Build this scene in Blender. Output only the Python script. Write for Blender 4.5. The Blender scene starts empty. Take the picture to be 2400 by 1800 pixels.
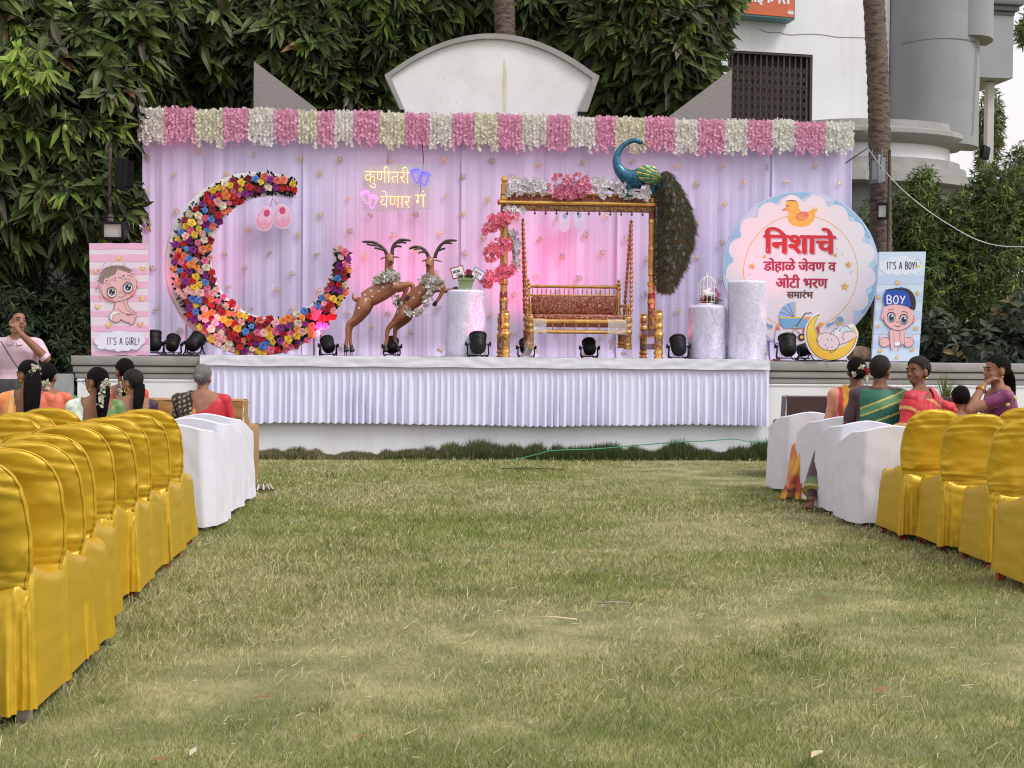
import bpy, bmesh, math, random
import numpy as np
from mathutils import Vector, Matrix, noise as mnoise

SC = bpy.context.scene
COL = SC.collection
R = math.radians
PI = math.pi
random.seed(7)

# ---------------------------------------------------------------- camera
CAM_H, FPX = 1.2, 3000.0
PITCH, ROLL = math.atan(62 / 3000.0), 0.0085
cam_d = bpy.data.cameras.new('camera')
cam = bpy.data.objects.new('camera', cam_d)
COL.objects.link(cam)
SC.camera = cam
cam_d.sensor_width = 36.0
cam_d.lens = 36.0 * FPX / 2400.0
cam_d.clip_start = 0.05
cam_d.clip_end = 3000
CAM_M = Matrix.Translation((0, 0, CAM_H)) @ Matrix.Rotation(PI / 2 - PITCH, 4, 'X') @ Matrix.Rotation(ROLL, 4, 'Z')
cam.matrix_world = CAM_M

# ---------------------------------------------------------------- world, sun, exposure
SUN_EL, SUN_AZ = R(50), R(122)
world = bpy.data.worlds.new('World')
SC.world = world
world.use_nodes = True
wn, wl = world.node_tree.nodes, world.node_tree.links
for n in list(wn):
    wn.remove(n)
wo = wn.new('ShaderNodeOutputWorld')
wb = wn.new('ShaderNodeBackground')
sky = wn.new('ShaderNodeTexSky')
sky.sky_type = 'NISHITA'
sky.sun_disc = False
sky.sun_elevation = SUN_EL
sky.sun_rotation = SUN_AZ
sky.air_density = 1.6
sky.dust_density = 4.5
sky.ozone_density = 1.0
hs = wn.new('ShaderNodeHueSaturation')
hs.inputs['Saturation'].default_value = 0.28
tint = wn.new('ShaderNodeMix')
tint.data_type = 'RGBA'
tint.blend_type = 'MULTIPLY'
tint.inputs['Factor'].default_value = 1.0
tint.inputs['B'].default_value = (1.0, 0.99, 1.0, 1)
wl.new(sky.outputs[0], hs.inputs['Color'])
wl.new(hs.outputs[0], tint.inputs['A'])
veil = wn.new('ShaderNodeMix')      # thin overcast: the blue sky is mostly veiled by pale cloud
veil.data_type = 'RGBA'
veil.inputs['Factor'].default_value = 0.6
veil.inputs['B'].default_value = (7.9, 7.5, 7.65, 1)
wl.new(tint.outputs['Result'], veil.inputs['A'])
wl.new(veil.outputs['Result'], wb.inputs['Color'])
wb.inputs['Strength'].default_value = 0.12
wl.new(wb.outputs[0], wo.inputs['Surface'])
sun_d = bpy.data.lights.new('sun', 'SUN')
sun_d.energy = 1.4
sun_d.angle = R(20)
sun_d.color = (1.0, 0.97, 0.93)
sun = bpy.data.objects.new('sun', sun_d)
COL.objects.link(sun)
# Nishita rotation: azimuth measured from +Y towards +X
_sd = Vector((math.sin(SUN_AZ) * math.cos(SUN_EL), math.cos(SUN_AZ) * math.cos(SUN_EL), math.sin(SUN_EL)))
sun.rotation_euler = _sd.to_track_quat('Z', 'Y').to_euler()
sun.location = (0, 0, 30)
SC.view_settings.view_transform = 'Standard'
SC.view_settings.look = 'None'
SC.view_settings.gamma = 1.0
SC.view_settings.use_curve_mapping = False
SC.view_settings.exposure = 0.45
SC.render.engine = 'CYCLES'
SC.cycles.use_denoising = True
SC.cycles.filter_width = 1.15
SC.cycles.sample_clamp_indirect = 4.0
SC.cycles.max_bounces = 6
SC.cycles.transparent_max_bounces = 12


# ---------------------------------------------------------------- placing helpers
def ray(px, py):
    d = CAM_M.to_3x3() @ Vector(((px - 1200) / FPX, -(py - 900) / FPX, -1.0))
    return d


def PY(px, py, Y):
    d = ray(px, py)
    return Vector((0, 0, CAM_H)) + d * (Y / d.y)


def GZ(px, py, z=0.0):
    d = ray(px, py)
    return Vector((0, 0, CAM_H)) + d * ((z - CAM_H) / d.z)


STAGE_YAW = math.atan(0.06)
STAGE_Z, STAGE_D = 1.18, 15.2
U = Vector((math.cos(STAGE_YAW), math.sin(STAGE_YAW), 0))
N = Vector((-math.sin(STAGE_YAW), math.cos(STAGE_YAW), 0))


def S(px, py, d):
    """point on the upright plane d metres behind the stage front"""
    r = ray(px, py)
    o = Vector((0, 0, CAM_H))
    q = Vector((0, STAGE_D, 0)) + N * d
    return o + r * ((q - o).dot(N) / r.dot(N))


def SX(px, d):
    """stage-local x (metres along the front) of a photo column at depth d"""
    return (S(px, 840, d) - Vector((0, STAGE_D, 0))).dot(U)


def mpp(d):
    return (STAGE_D + d) / FPX


# ---------------------------------------------------------------- objects
def link(o, parent=None):
    COL.objects.link(o)
    if parent is not None:
        o.parent = parent
    return o


def tag(o, label, cat, group=None, kind=None):
    if label:
        o['label'] = label
    if cat:
        o['category'] = cat
    if group:
        o['group'] = group
    if kind:
        o['kind'] = kind
    return o


def thing(name, label, cat, loc=(0, 0, 0), rz=0.0, group=None, rot=None):
    o = bpy.data.objects.new(name, None)
    o.empty_display_size = 0.1
    o.location = loc
    o.rotation_euler = rot if rot else (0, 0, rz)
    link(o)
    return tag(o, label, cat, group)


def copy_tree(o, parent=None, depth=0):
    c = o.copy()
    COL.objects.link(c)
    if parent is not None:
        c.parent = parent
    for ch in list(o.children):
        copy_tree(ch, c, depth + 1)
    return c


class MB:
    """collects geometry for ONE mesh object"""

    def __init__(self):
        self.v, self.f, self.m = [], [], []

    def add(self, vs, fs, mat=0, M=None):
        b = len(self.v)
        if M is not None:
            vs = [M @ Vector(p) for p in vs]
        self.v.extend([tuple(p) for p in vs])
        for f in fs:
            self.f.append(tuple(i + b for i in f))
            self.m.append(mat)
        return self

    def box(self, c, s, mat=0, M=None, taper=1.0):
        x, y, z = s[0] / 2, s[1] / 2, s[2] / 2
        t = taper
        vs = [(-x, -y, -z), (x, -y, -z), (x, y, -z), (-x, y, -z), (-x * t, -y * t, z), (x * t, -y * t, z), (x * t, y * t, z), (-x * t, y * t, z)]
        vs = [Vector(p) + Vector(c) for p in vs]
        fs = [(0, 3, 2, 1), (4, 5, 6, 7), (0, 1, 5, 4), (1, 2, 6, 5), (2, 3, 7, 6), (3, 0, 4, 7)]
        return self.add(vs, fs, mat, M)

    def rbox(self, c, s, r=0.01, mat=0, M=None):
        """box with chamfered edges"""
        bm = bmesh.new()
        bmesh.ops.create_cube(bm, size=1.0)
        for v in bm.verts:
            v.co = Vector((v.co.x * s[0], v.co.y * s[1], v.co.z * s[2])) + Vector(c)
        bmesh.ops.bevel(bm, geom=list(bm.edges), offset=r, segments=2, profile=0.5, affect='EDGES')
        bm.verts.index_update()
        self.add([v.co.copy() for v in bm.verts], [[v.index for v in f.verts] for f in bm.faces], mat, M)
        bm.free()
        return self

    def tube(self, pts, rad, seg=8, mat=0, M=None, caps=True, flat=1.0):
        pts = [Vector(p) for p in pts]
        n = len(pts)
        if not hasattr(rad, '__len__'):
            rad = [rad] * n
        vs, fs = [], []
        prev = None
        for i, p in enumerate(pts):
            a = pts[max(i - 1, 0)]
            b = pts[min(i + 1, n - 1)]
            t = (b - a)
            if t.length < 1e-9:
                t = Vector((0, 0, 1))
            t.normalize()
            if prev is None:
                ref = Vector((0, 0, 1)) if abs(t.z) < 0.9 else Vector((1, 0, 0))
                x = t.cross(ref).normalized()
            else:
                x = (prev - t * prev.dot(t))
                x = x.normalized() if x.length > 1e-6 else t.orthogonal().normalized()
            prev = x
            y = t.cross(x)
            for k in range(seg):
                an = 2 * PI * k / seg
                vs.append(p + x * (math.cos(an) * rad[i]) + y * (math.sin(an) * rad[i] * flat))
        for i in range(n - 1):
            for k in range(seg):
                k2 = (k + 1) % seg
                fs.append((i * seg + k, i * seg + k2, (i + 1) * seg + k2, (i + 1) * seg + k))
        if caps:
            fs.append(tuple(reversed(range(seg))))
            fs.append(tuple((n - 1) * seg + k for k in range(seg)))
        return self.add(vs, fs, mat, M)

    def lathe(self, prof, seg=16, mat=0, M=None, sx=1.0, sy=1.0, caps=True):
        vs, fs = [], []
        for (r, z) in prof:
            for k in range(seg):
                a = 2 * PI * k / seg
                vs.append((r * math.cos(a) * sx, r * math.sin(a) * sy, z))
        for i in range(len(prof) - 1):
            for k in range(seg):
                k2 = (k + 1) % seg
                fs.append((i * seg + k, i * seg + k2, (i + 1) * seg + k2, (i + 1) * seg + k))
        if caps:
            fs.append(tuple(reversed(range(seg))))
            fs.append(tuple((len(prof) - 1) * seg + k for k in range(seg)))
        return self.add(vs, fs, mat, M)

    def ell(self, c, r, seg=16, rings=10, mat=0, M=None):
        vs, fs = [(c[0], c[1], c[2] - r[2])], []
        for i in range(1, rings):
            th = -PI / 2 + PI * i / rings
            for k in range(seg):
                a = 2 * PI * k / seg
                vs.append((c[0] + r[0] * math.cos(th) * math.cos(a), c[1] + r[1] * math.cos(th) * math.sin(a), c[2] + r[2] * math.sin(th)))
        vs.append((c[0], c[1], c[2] + r[2]))
        for k in range(seg):
            fs.append((0, 1 + (k + 1) % seg, 1 + k))
        for i in range(rings - 2):
            for k in range(seg):
                a, b = 1 + i * seg + k, 1 + i * seg + (k + 1) % seg
                fs.append((a, b, b + seg, a + seg))
        L = len(vs) - 1
        o = 1 + (rings - 2) * seg
        for k in range(seg):
            fs.append((o + k, o + (k + 1) % seg, L))
        return self.add(vs, fs, mat, M)

    def prism(self, pts2, y0, y1, mat=0, M=None):
        """outline in x,z extruded from y0 (front) to y1 (back)"""
        n = len(pts2)
        ar = sum(pts2[i][0] * pts2[(i + 1) % n][1] - pts2[(i + 1) % n][0] * pts2[i][1] for i in range(n))
        if ar < 0:
            pts2 = list(reversed(pts2))
        vs = [(p[0], y0, p[1]) for p in pts2] + [(p[0], y1, p[1]) for p in pts2]
        fs = [tuple(range(n)), tuple(reversed(range(n, 2 * n)))]
        for i in range(n):
            j = (i + 1) % n
            fs.append((i, i + n, j + n, j))
        return self.add(vs, fs, mat, M)

    def grid(self, fn, nu, nv, mat=0, M=None, closed_u=False):
        vs = [fn(i / (nu if closed_u else nu - 1), j / (nv - 1)) for j in range(nv) for i in range(nu)]
        fs = []
        for j in range(nv - 1):
            for i in range(nu if closed_u else nu - 1):
                i2 = (i + 1) % nu
                fs.append((j * nu + i, j * nu + i2, (j + 1) * nu + i2, (j + 1) * nu + i))
        return self.add(vs, fs, mat, M)

    def stroke(self, pts, w, y=0.0, mat=0, th=0.0):
        """flat ribbon in x,z of width w following pts, facing -y"""
        n = len(pts)
        if not hasattr(w, '__len__'):
            w = [w] * n
        vs, fs = [], []
        for i in range(n):
            a, b = pts[max(i - 1, 0)], pts[min(i + 1, n - 1)]
            dx, dz = b[0] - a[0], b[1] - a[1]
            L = math.hypot(dx, dz) or 1
            nx, nz = -dz / L, dx / L
            vs.append((pts[i][0] + nx * w[i] / 2, y, pts[i][1] + nz * w[i] / 2))
            vs.append((pts[i][0] - nx * w[i] / 2, y, pts[i][1] - nz * w[i] / 2))
        for i in range(n - 1):
            fs.append((2 * i, 2 * i + 1, 2 * i + 3, 2 * i + 2))
        return self.add(vs, fs, mat)

    def build(self, name, mats, parent=None, smooth=35, loc=None, colors=None):
        return mesh_obj(name, self.v, self.f, mats, parent, smooth, self.m, loc, colors)


def mesh_data(name, vs, fs, mats, smooth=35, midx=None, colors=None):
    me = bpy.data.meshes.new(name)
    me.from_pydata([tuple(p) for p in vs], [], fs)
    if not isinstance(mats, (list, tuple)):
        mats = [mats]
    for m in mats:
        me.materials.append(m)
    if midx is not None and len(mats) > 1:
        me.polygons.foreach_set('material_index', midx)
    if smooth:
        me.polygons.foreach_set('use_smooth', [True] * len(me.polygons))
        if smooth < 180:
            me.set_sharp_from_angle(angle=R(smooth))
    if colors is not None:
        at = me.color_attributes.new('tone', 'FLOAT_COLOR', 'POINT')
        at.data.foreach_set('color', np.asarray(colors, dtype=np.float32).ravel())
    me.update()
    return me


def mesh_obj(name, vs, fs, mats, parent=None, smooth=35, midx=None, loc=None, colors=None):
    o = bpy.data.objects.new(name, mesh_data(name, vs, fs, mats, smooth, midx, colors))
    link(o, parent)
    if loc is not None:
        o.location = loc
    return o


def inst(name, me, parent, loc=(0, 0, 0), rot=(0, 0, 0), sc=1.0):
    o = bpy.data.objects.new(name, me)
    o.location = loc
    o.rotation_euler = rot
    o.scale = (sc, sc, sc) if not hasattr(sc, '__len__') else sc
    return link(o, parent)


# ---------------------------------------------------------------- 2-D helpers
def circ(cx, cz, r, n=32, a0=0.0, a1=360.0, rz=None):
    rz = r if rz is None else rz
    full = abs(a1 - a0) >= 359.9
    k = n if full else n + 1
    return [(cx + r * math.cos(R(a0 + (a1 - a0) * i / n)), cz + rz * math.sin(R(a0 + (a1 - a0) * i / n))) for i in range(k)]


def spl(pts, n=6, closed=False):
    """Catmull-Rom through 2-D or 3-D points"""
    P = [Vector(p) for p in pts]
    m = len(P)
    out = []
    rng = range(m) if closed else range(m - 1)
    for i in rng:
        if closed:
            p0, p1, p2, p3 = P[(i - 1) % m], P[i], P[(i + 1) % m], P[(i + 2) % m]
        else:
            p0, p1, p2, p3 = P[max(i - 1, 0)], P[i], P[i + 1], P[min(i + 2, m - 1)]
        for k in range(n):
            t = k / n
            out.append(0.5 * ((2 * p1) + (p2 - p0) * t + (2 * p0 - 5 * p1 + 4 * p2 - p3) * t * t + (3 * p1 - p0 - 3 * p2 + p3) * t ** 3))
    if not closed:
        out.append(P[-1])
    return [tuple(p) for p in out]


def star(cx, cz, r, rot=0.0, inner=0.42):
    return [(cx + (r if i % 2 == 0 else r * inner) * math.cos(R(90 + rot + 36 * i)), cz + (r if i % 2 == 0 else r * inner) * math.sin(R(90 + rot + 36 * i))) for i in range(10)]


def text_mesh(body, offset=0.0, extrude=0.0, res=4, shear=0.0):
    """verts, faces of a line of lettering, normalised to its own box: returns vs, fs, width, height"""
    c = bpy.data.curves.new('lettering', 'FONT')
    c.body = body
    c.size = 1.0
    c.offset = offset
    c.extrude = extrude
    c.resolution_u = res
    c.shear = shear
    o = bpy.data.objects.new('lettering', c)
    COL.objects.link(o)
    dg = bpy.context.evaluated_depsgraph_get()
    dg.update()
    me = bpy.data.meshes.new_from_object(o.evaluated_get(dg))
    vs = [v.co.copy() for v in me.vertices]
    fs = [tuple(p.vertices) for p in me.polygons]
    bpy.data.objects.remove(o)
    bpy.data.curves.remove(c)
    bpy.data.meshes.remove(me)
    x0, x1 = min(v.x for v in vs), max(v.x for v in vs)
    z0, z1 = min(v.y for v in vs), max(v.y for v in vs)
    return [(v.x - x0, v.y - z0, v.z) for v in vs], fs, x1 - x0, z1 - z0


def put_text(mb, body, x0, x1, z0, z1, y=0.0, offset=0.0, mat=0, depth=0.0, M=None):
    """lettering stretched into the box x0..x1, z0..z1 on a plane facing -y"""
    vs, fs, w, h = text_mesh(body, offset, 0.05 if depth else 0.0)
    sx, sz = (x1 - x0) / w, (z1 - z0) / h
    out = [(x0 + p[0] * sx, y - (p[2] / 0.05 * depth if depth else 0), z0 + p[1] * sz) for p in vs]
    mb.add(out, fs, mat, M)


def fbm(p, oct=3):
    s, a = 0.0, 1.0
    q = Vector(p)
    for _ in range(oct):
        s += a * mnoise.noise(q)
        q = q * 2.03
        a *= 0.5
    return s


# ---------------------------------------------------------------- materials
_MC = {}


def mat(name, col, rough=0.6, metal=0.0, var=0.0, vs=6.0, bump=0.0, bs=60.0, rand=0.0, sheen=0.0, emit=0.0, ecol=None,
        spec=0.5, coat=0.0, transl=0.0, attr=False, alpha=1.0, col2=None, stretch=None, trans=0.0, dirt=0.0, dscale=1.2, dcol=None, dst=None):
    if name in _MC:
        return _MC[name]
    m = bpy.data.materials.new(name)
    m.use_nodes = True
    nt = m.node_tree
    nd, lk = nt.nodes, nt.links
    bs_ = nd['Principled BSDF']
    out = nd['Material Output']
    c4 = (col[0], col[1], col[2], 1)
    bs_.inputs['Roughness'].default_value = rough
    bs_.inputs['Metallic'].default_value = metal
    bs_.inputs['Specular IOR Level'].default_value = spec
    if sheen:
        bs_.inputs['Sheen Weight'].default_value = sheen
        bs_.inputs['Sheen Roughness'].default_value = 0.4
    if coat:
        bs_.inputs['Coat Weight'].default_value = coat
        bs_.inputs['Coat Roughness'].default_value = 0.15
    if alpha < 1:
        bs_.inputs['Alpha'].default_value = alpha
    if trans:
        bs_.inputs['Transmission Weight'].default_value = trans
    if emit:
        e = ecol or col
        bs_.inputs['Emission Color'].default_value = (e[0], e[1], e[2], 1)
        bs_.inputs['Emission Strength'].default_value = emit
    tc = nd.new('ShaderNodeTexCoord')
    vec = tc.outputs['Object']
    if stretch:
        mp = nd.new('ShaderNodeMapping')
        mp.inputs['Scale'].default_value = stretch
        lk.new(vec, mp.inputs['Vector'])
        vec = mp.outputs[0]
    cur = None
    if attr:
        a = nd.new('ShaderNodeAttribute')
        a.attribute_name = 'tone'
        cur = a.outputs['Color']
    else:
        rgb = nd.new('ShaderNodeRGB')
        rgb.outputs[0].default_value = c4
        cur = rgb.outputs[0]
    if var or col2:
        nz = nd.new('ShaderNodeTexNoise')
        nz.inputs['Scale'].default_value = vs
        nz.inputs['Detail'].default_value = 5
        lk.new(vec, nz.inputs['Vector'])
        if col2:
            rp = nd.new('ShaderNodeMapRange')
            rp.inputs['From Min'].default_value = 0.38
            rp.inputs['From Max'].default_value = 0.62
            lk.new(nz.outputs['Fac'], rp.inputs['Value'])
            mx = nd.new('ShaderNodeMix')
            mx.data_type = 'RGBA'
            lk.new(rp.outputs[0], mx.inputs['Factor'])
            lk.new(cur, mx.inputs['A'])
            mx.inputs['B'].default_value = (*col2, 1)
            cur = mx.outputs['Result']
        if var:
            rp = nd.new('ShaderNodeMapRange')
            rp.inputs['From Min'].default_value = 0.3
            rp.inputs['From Max'].default_value = 0.7
            rp.inputs['To Min'].default_value = 1 - var
            rp.inputs['To Max'].default_value = 1 + var
            lk.new(nz.outputs['Fac'], rp.inputs['Value'])
            h = nd.new('ShaderNodeHueSaturation')
            lk.new(rp.outputs[0], h.inputs['Value'])
            lk.new(cur, h.inputs['Color'])
            cur = h.outputs[0]
    if rand:
        oi = nd.new('ShaderNodeObjectInfo')
        rp = nd.new('ShaderNodeMapRange')
        rp.inputs['To Min'].default_value = 1 - rand
        rp.inputs['To Max'].default_value = 1 + rand
        lk.new(oi.outputs['Random'], rp.inputs['Value'])
        h = nd.new('ShaderNodeHueSaturation')
        lk.new(rp.outputs[0], h.inputs['Value'])
        lk.new(cur, h.inputs['Color'])
        cur = h.outputs[0]
    if dirt:
        nz = nd.new('ShaderNodeTexNoise')
        nz.inputs['Scale'].default_value = dscale
        nz.inputs['Detail'].default_value = 8
        nz.inputs['Roughness'].default_value = 0.7
        if dst:
            mp = nd.new('ShaderNodeMapping')
            mp.inputs['Scale'].default_value = dst
            lk.new(tc.outputs['Object'], mp.inputs['Vector'])
            lk.new(mp.outputs[0], nz.inputs['Vector'])
        else:
            lk.new(tc.outputs['Object'], nz.inputs['Vector'])
        rp = nd.new('ShaderNodeMapRange')
        rp.inputs['From Min'].default_value = 0.5
        rp.inputs['From Max'].default_value = 0.72
        rp.inputs['To Max'].default_value = dirt
        lk.new(nz.outputs['Fac'], rp.inputs['Value'])
        mx = nd.new('ShaderNodeMix')
        mx.data_type = 'RGBA'
        lk.new(rp.outputs[0], mx.inputs['Factor'])
        lk.new(cur, mx.inputs['A'])
        mx.inputs['B'].default_value = (*(dcol or (0.2, 0.17, 0.13)), 1)
        cur = mx.outputs['Result']
    lk.new(cur, bs_.inputs['Base Color'])
    if bump:
        nz = nd.new('ShaderNodeTexNoise')
        nz.inputs['Scale'].default_value = bs
        nz.inputs['Detail'].default_value = 4
        lk.new(vec, nz.inputs['Vector'])
        bp = nd.new('ShaderNodeBump')
        bp.inputs['Strength'].default_value = bump
        bp.inputs['Distance'].default_value = 0.02
        lk.new(nz.outputs['Fac'], bp.inputs['Height'])
        lk.new(bp.outputs[0], bs_.inputs['Normal'])
    if transl:
        tr = nd.new('ShaderNodeBsdfTranslucent')
        lk.new(cur, tr.inputs['Color'])
        ms = nd.new('ShaderNodeMixShader')
        ms.inputs['Fac'].default_value = transl
        lk.new(bs_.outputs[0], ms.inputs[1])
        lk.new(tr.outputs[0], ms.inputs[2])
        lk.new(ms.outputs[0], out.inputs['Surface'])
    _MC[name] = m
    return m


WHITE_WALL = mat('white_paint', (0.77, 0.78, 0.82), 0.7, var=0.03, vs=1.5, bump=0.08, bs=40, dirt=0.3, dscale=2.2, dcol=(0.52, 0.50, 0.46), dst=(1, 1, .12))
GREY_WALL = mat('grey_paint', (0.27, 0.275, 0.29), 0.75, var=0.06, vs=2, bump=0.12, bs=60, dirt=0.35, dscale=2.0, dcol=(0.19, 0.19, 0.19), dst=(1, 1, .12))
GREY_TRIM = mat('grey_trim', (0.30, 0.295, 0.285), 0.75, var=0.1, vs=3, bump=0.15, bs=50, dirt=0.5, dscale=1.6, dcol=(0.16, 0.15, 0.13))
STUCCO = mat('rough_grey_stucco', (0.27, 0.25, 0.24), 0.9, var=0.12, vs=30, bump=0.5, bs=45)
BLACKP = mat('black_plastic', (0.009, 0.009, 0.010), 0.5, spec=.2, var=0.2, vs=20)
DARKMETAL = mat('dark_metal', (0.03, 0.03, 0.032), 0.5, 0.6)
STEEL = mat('steel', (0.45, 0.45, 0.46), 0.35, 0.9)
GOLD = mat('gold_paint', (0.62, 0.38, 0.09), 0.32, 0.85, var=0.15, vs=18)

# ================================================================ the setting
def lawn_noise(x, y):
    a = fbm((x * 0.55, y * 0.55, 3.1), 3)
    b = fbm((x * 2.1 + 9, y * 1.5, 7.7), 3)
    return a, b


def ground_h(x, y):
    return 0.012 * mnoise.noise((x * 1.3, y * 1.3, 0.5)) + 0.02 * mnoise.noise((x * 0.4, y * 0.4, 4.5))


SOIL = mat('lawn_soil', (0.19, 0.20, 0.08), 0.95, var=0.35, vs=3.0, col2=(0.25, 0.225, 0.11), bump=0.6, bs=25)
g = MB()
nx, ny = 90, 120
xs = [(-1 + 2 * i / (nx - 1)) for i in range(nx)]
xs = [40 * x * abs(x) + 6 * x for x in xs]
ys = [-6 + 52 * (j / (ny - 1)) for j in range(ny)]
vs = [(x, y, ground_h(x, y)) for y in ys for x in xs]
fs = [(j * nx + i, j * nx + i + 1, (j + 1) * nx + i + 1, (j + 1) * nx + i) for j in range(ny - 1) for i in range(nx - 1)]
lawn = mesh_obj('ground', vs, fs, SOIL, smooth=180)
tag(lawn, None, None, kind='structure')
far = MB()
far.grid(lambda u, v: (-900 + 1800 * u, -300 + 1600 * v, -0.12), 8, 8)
o = far.build('terrain', mat('far_earth', (0.12, 0.11, 0.06), 0.95, var=0.2, vs=0.1))
tag(o, None, None, kind='structure')

# grass blades: real geometry, one mesh, colour per blade
rng = np.random.default_rng(5)


def grass_field(n, seed):
    r = np.random.default_rng(seed)
    # density falls with distance squared
    y0, y1 = 3.2, 15.25
    u = r.random(n)
    y = y0 * (y1 / y0) ** u
    x = (r.random(n) - 0.5) * 2 * (0.47 * y + 0.5)
    return x, y, r


def noise_np(x, y, f, seed):
    """cheap value noise on arrays"""
    r = np.random.default_rng(seed)
    T = r.random((256, 256))
    X, Y = x * f, y * f
    xi, yi = np.floor(X).astype(int), np.floor(Y).astype(int)
    fx, fy = X - xi, Y - yi
    fx, fy = fx * fx * (3 - 2 * fx), fy * fy * (3 - 2 * fy)
    g_ = lambda a, b: T[a % 256, b % 256]
    return (g_(xi, yi) * (1 - fx) + g_(xi + 1, yi) * fx) * (1 - fy) + (g_(xi, yi + 1) * (1 - fx) + g_(xi + 1, yi + 1) * fx) * fy


def dry_map(x, y):
    return 0.45 * noise_np(x, y, 0.55, 1) + 0.3 * noise_np(x, y * 1.3, 1.7, 2) + 0.25 * noise_np(x, y * 1.6, 5.0, 3)


def rich_map(x, y):
    return 0.6 * noise_np(x + 40, y * 1.4, 0.9, 11) + 0.4 * noise_np(x, y * 1.5, 3.1, 12)


GRASS = mat('grass_blades', (0.1, 0.1, 0.03), 0.7, attr=True, transl=0.2, spec=0.25)
n = 560000
x, y, r = grass_field(n, 21)
dry = dry_map(x, y)
rich = rich_map(x, y)
tuft = .65 * noise_np(x + 11, y * 1.5, 2.6, 51) + .35 * noise_np(x, y * 1.5, 8.0, 52)
isdry = r.random(n) < np.clip((dry - 0.28) * 1.9, 0.18, 0.8)
far_k = np.clip(y / 6.0, 0.75, 2.2)
h = (0.010 + 0.017 * r.random(n)) * (0.55 + 1.1 * rich) * np.where(isdry, 0.8, 1.0) * np.where(tuft > .80, 1.6, 1.0)
w = (0.0016 + 0.0016 * r.random(n)) * far_k
lean = np.where(isdry, 1.9, 1.0) * (0.3 + 1.3 * r.random(n))
az = r.random(n) * 2 * PI
wz = r.random(n) * 2 * PI
gz = np.array([0.0])
hx = 0.012 * (noise_np(x, y, 1.0, 5) - 0.5)
ox, oy = np.cos(az) * h * lean, np.sin(az) * h * lean
wx, wy = np.cos(wz) * w, np.sin(wz) * w
V = np.empty((n, 3, 3), np.float32)
zb = np.full(n, -0.006) + hx
V[:, 0] = np.stack([x - wx, y - wy, zb], 1)
V[:, 1] = np.stack([x + wx, y + wy, zb], 1)
V[:, 2] = np.stack([x + ox, y + oy, h + 0.008 + hx], 1)
gcol = np.array([0.225, 0.275, 0.068]) * (0.6 + 0.75 * r.random((n, 1))) * (1.05 - 0.5 * np.clip(rich - 0.5, 0, 0.5)[:, None])
gcol = gcol + (dry[:, None] - 0.4) * np.array([0.10, 0.06, 0.03])
dcol = np.array([0.48, 0.455, 0.25]) * (0.55 + 0.75 * r.random((n, 1)))
colr = np.where(isdry[:, None], dcol, gcol).clip(0.01, 0.9)
# long straw strands lying on the lawn: two-segment ribbons
m = 15000
sx_, sy_, r2 = grass_field(m * 3, 77)
keep = r2.random(m * 3) < np.clip((dry_map(sx_, sy_) - 0.30) * 2.2, 0.05, 1)
sx_, sy_ = sx_[keep][:m], sy_[keep][:m]
m = len(sx_)
L = 0.008 + 0.028 * r2.random(m) ** 2.2
a1 = r2.random(m) * 2 * PI
a2 = a1 + (r2.random(m) - 0.5) * 2.4
sw = (0.0009 + 0.0006 * r2.random(m)) * np.clip(sy_ / 6, 0.8, 1.8)
z0 = 0.016 + 0.012 * r2.random(m)
p0 = np.stack([sx_, sy_, z0], 1)
p1 = p0 + np.stack([np.cos(a1) * L, np.sin(a1) * L, 0.035 * r2.random(m)], 1)
p2 = p1 + np.stack([np.cos(a2) * L, np.sin(a2) * L, -0.008 + 0.03 * r2.random(m)], 1)
q = np.stack([-np.sin(a1) * sw, np.cos(a1) * sw, sw * 0.8], 1)
T1 = np.stack([p0 - q, p0 + q, p1 + q], 1)
T2 = np.stack([p0 - q, p1 + q, p1 - q], 1)
T3 = np.stack([p1 - q, p1 + q, p2], 1)
ST = np.concatenate([T1, T2, T3], 0).astype(np.float32)
scol = (np.array([0.52, 0.47, 0.28]) * (0.6 + 0.6 * r2.random((m, 1))))
scol = np.concatenate([scol] * 3, 0)
gcol = np.where((tuft > .80)[:, None], gcol * .70, gcol)
colr = np.where(isdry[:, None], dcol, gcol).clip(0.01, 0.9)


def tri_mesh(name, V, C, material, kind='stuff'):
    n = len(V)
    me = bpy.data.meshes.new(name)
    me.vertices.add(n * 3)
    me.vertices.foreach_set('co', np.ascontiguousarray(V, dtype=np.float32).ravel())
    me.loops.add(n * 3)
    me.loops.foreach_set('vertex_index', np.arange(n * 3, dtype=np.int32))
    me.polygons.add(n)
    me.polygons.foreach_set('loop_start', np.arange(0, n * 3, 3, dtype=np.int32))
    me.materials.append(material)
    at = me.color_attributes.new('tone', 'FLOAT_COLOR', 'POINT')
    c = np.ones((n, 3, 4), np.float32)
    c[:, :, :3] = C[:, None, :]
    at.data.foreach_set('color', c.ravel())
    me.update()
    me.validate()
    o = bpy.data.objects.new(name, me)
    if kind:
        o['kind'] = kind
    return link(o)


go = tri_mesh('grass', np.concatenate([V, ST], 0), np.concatenate([colr, scol], 0), GRASS)
tag(go, 'short patchy lawn grass mixed with dry straw in front of the stage', 'grass', kind='stuff')

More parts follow.
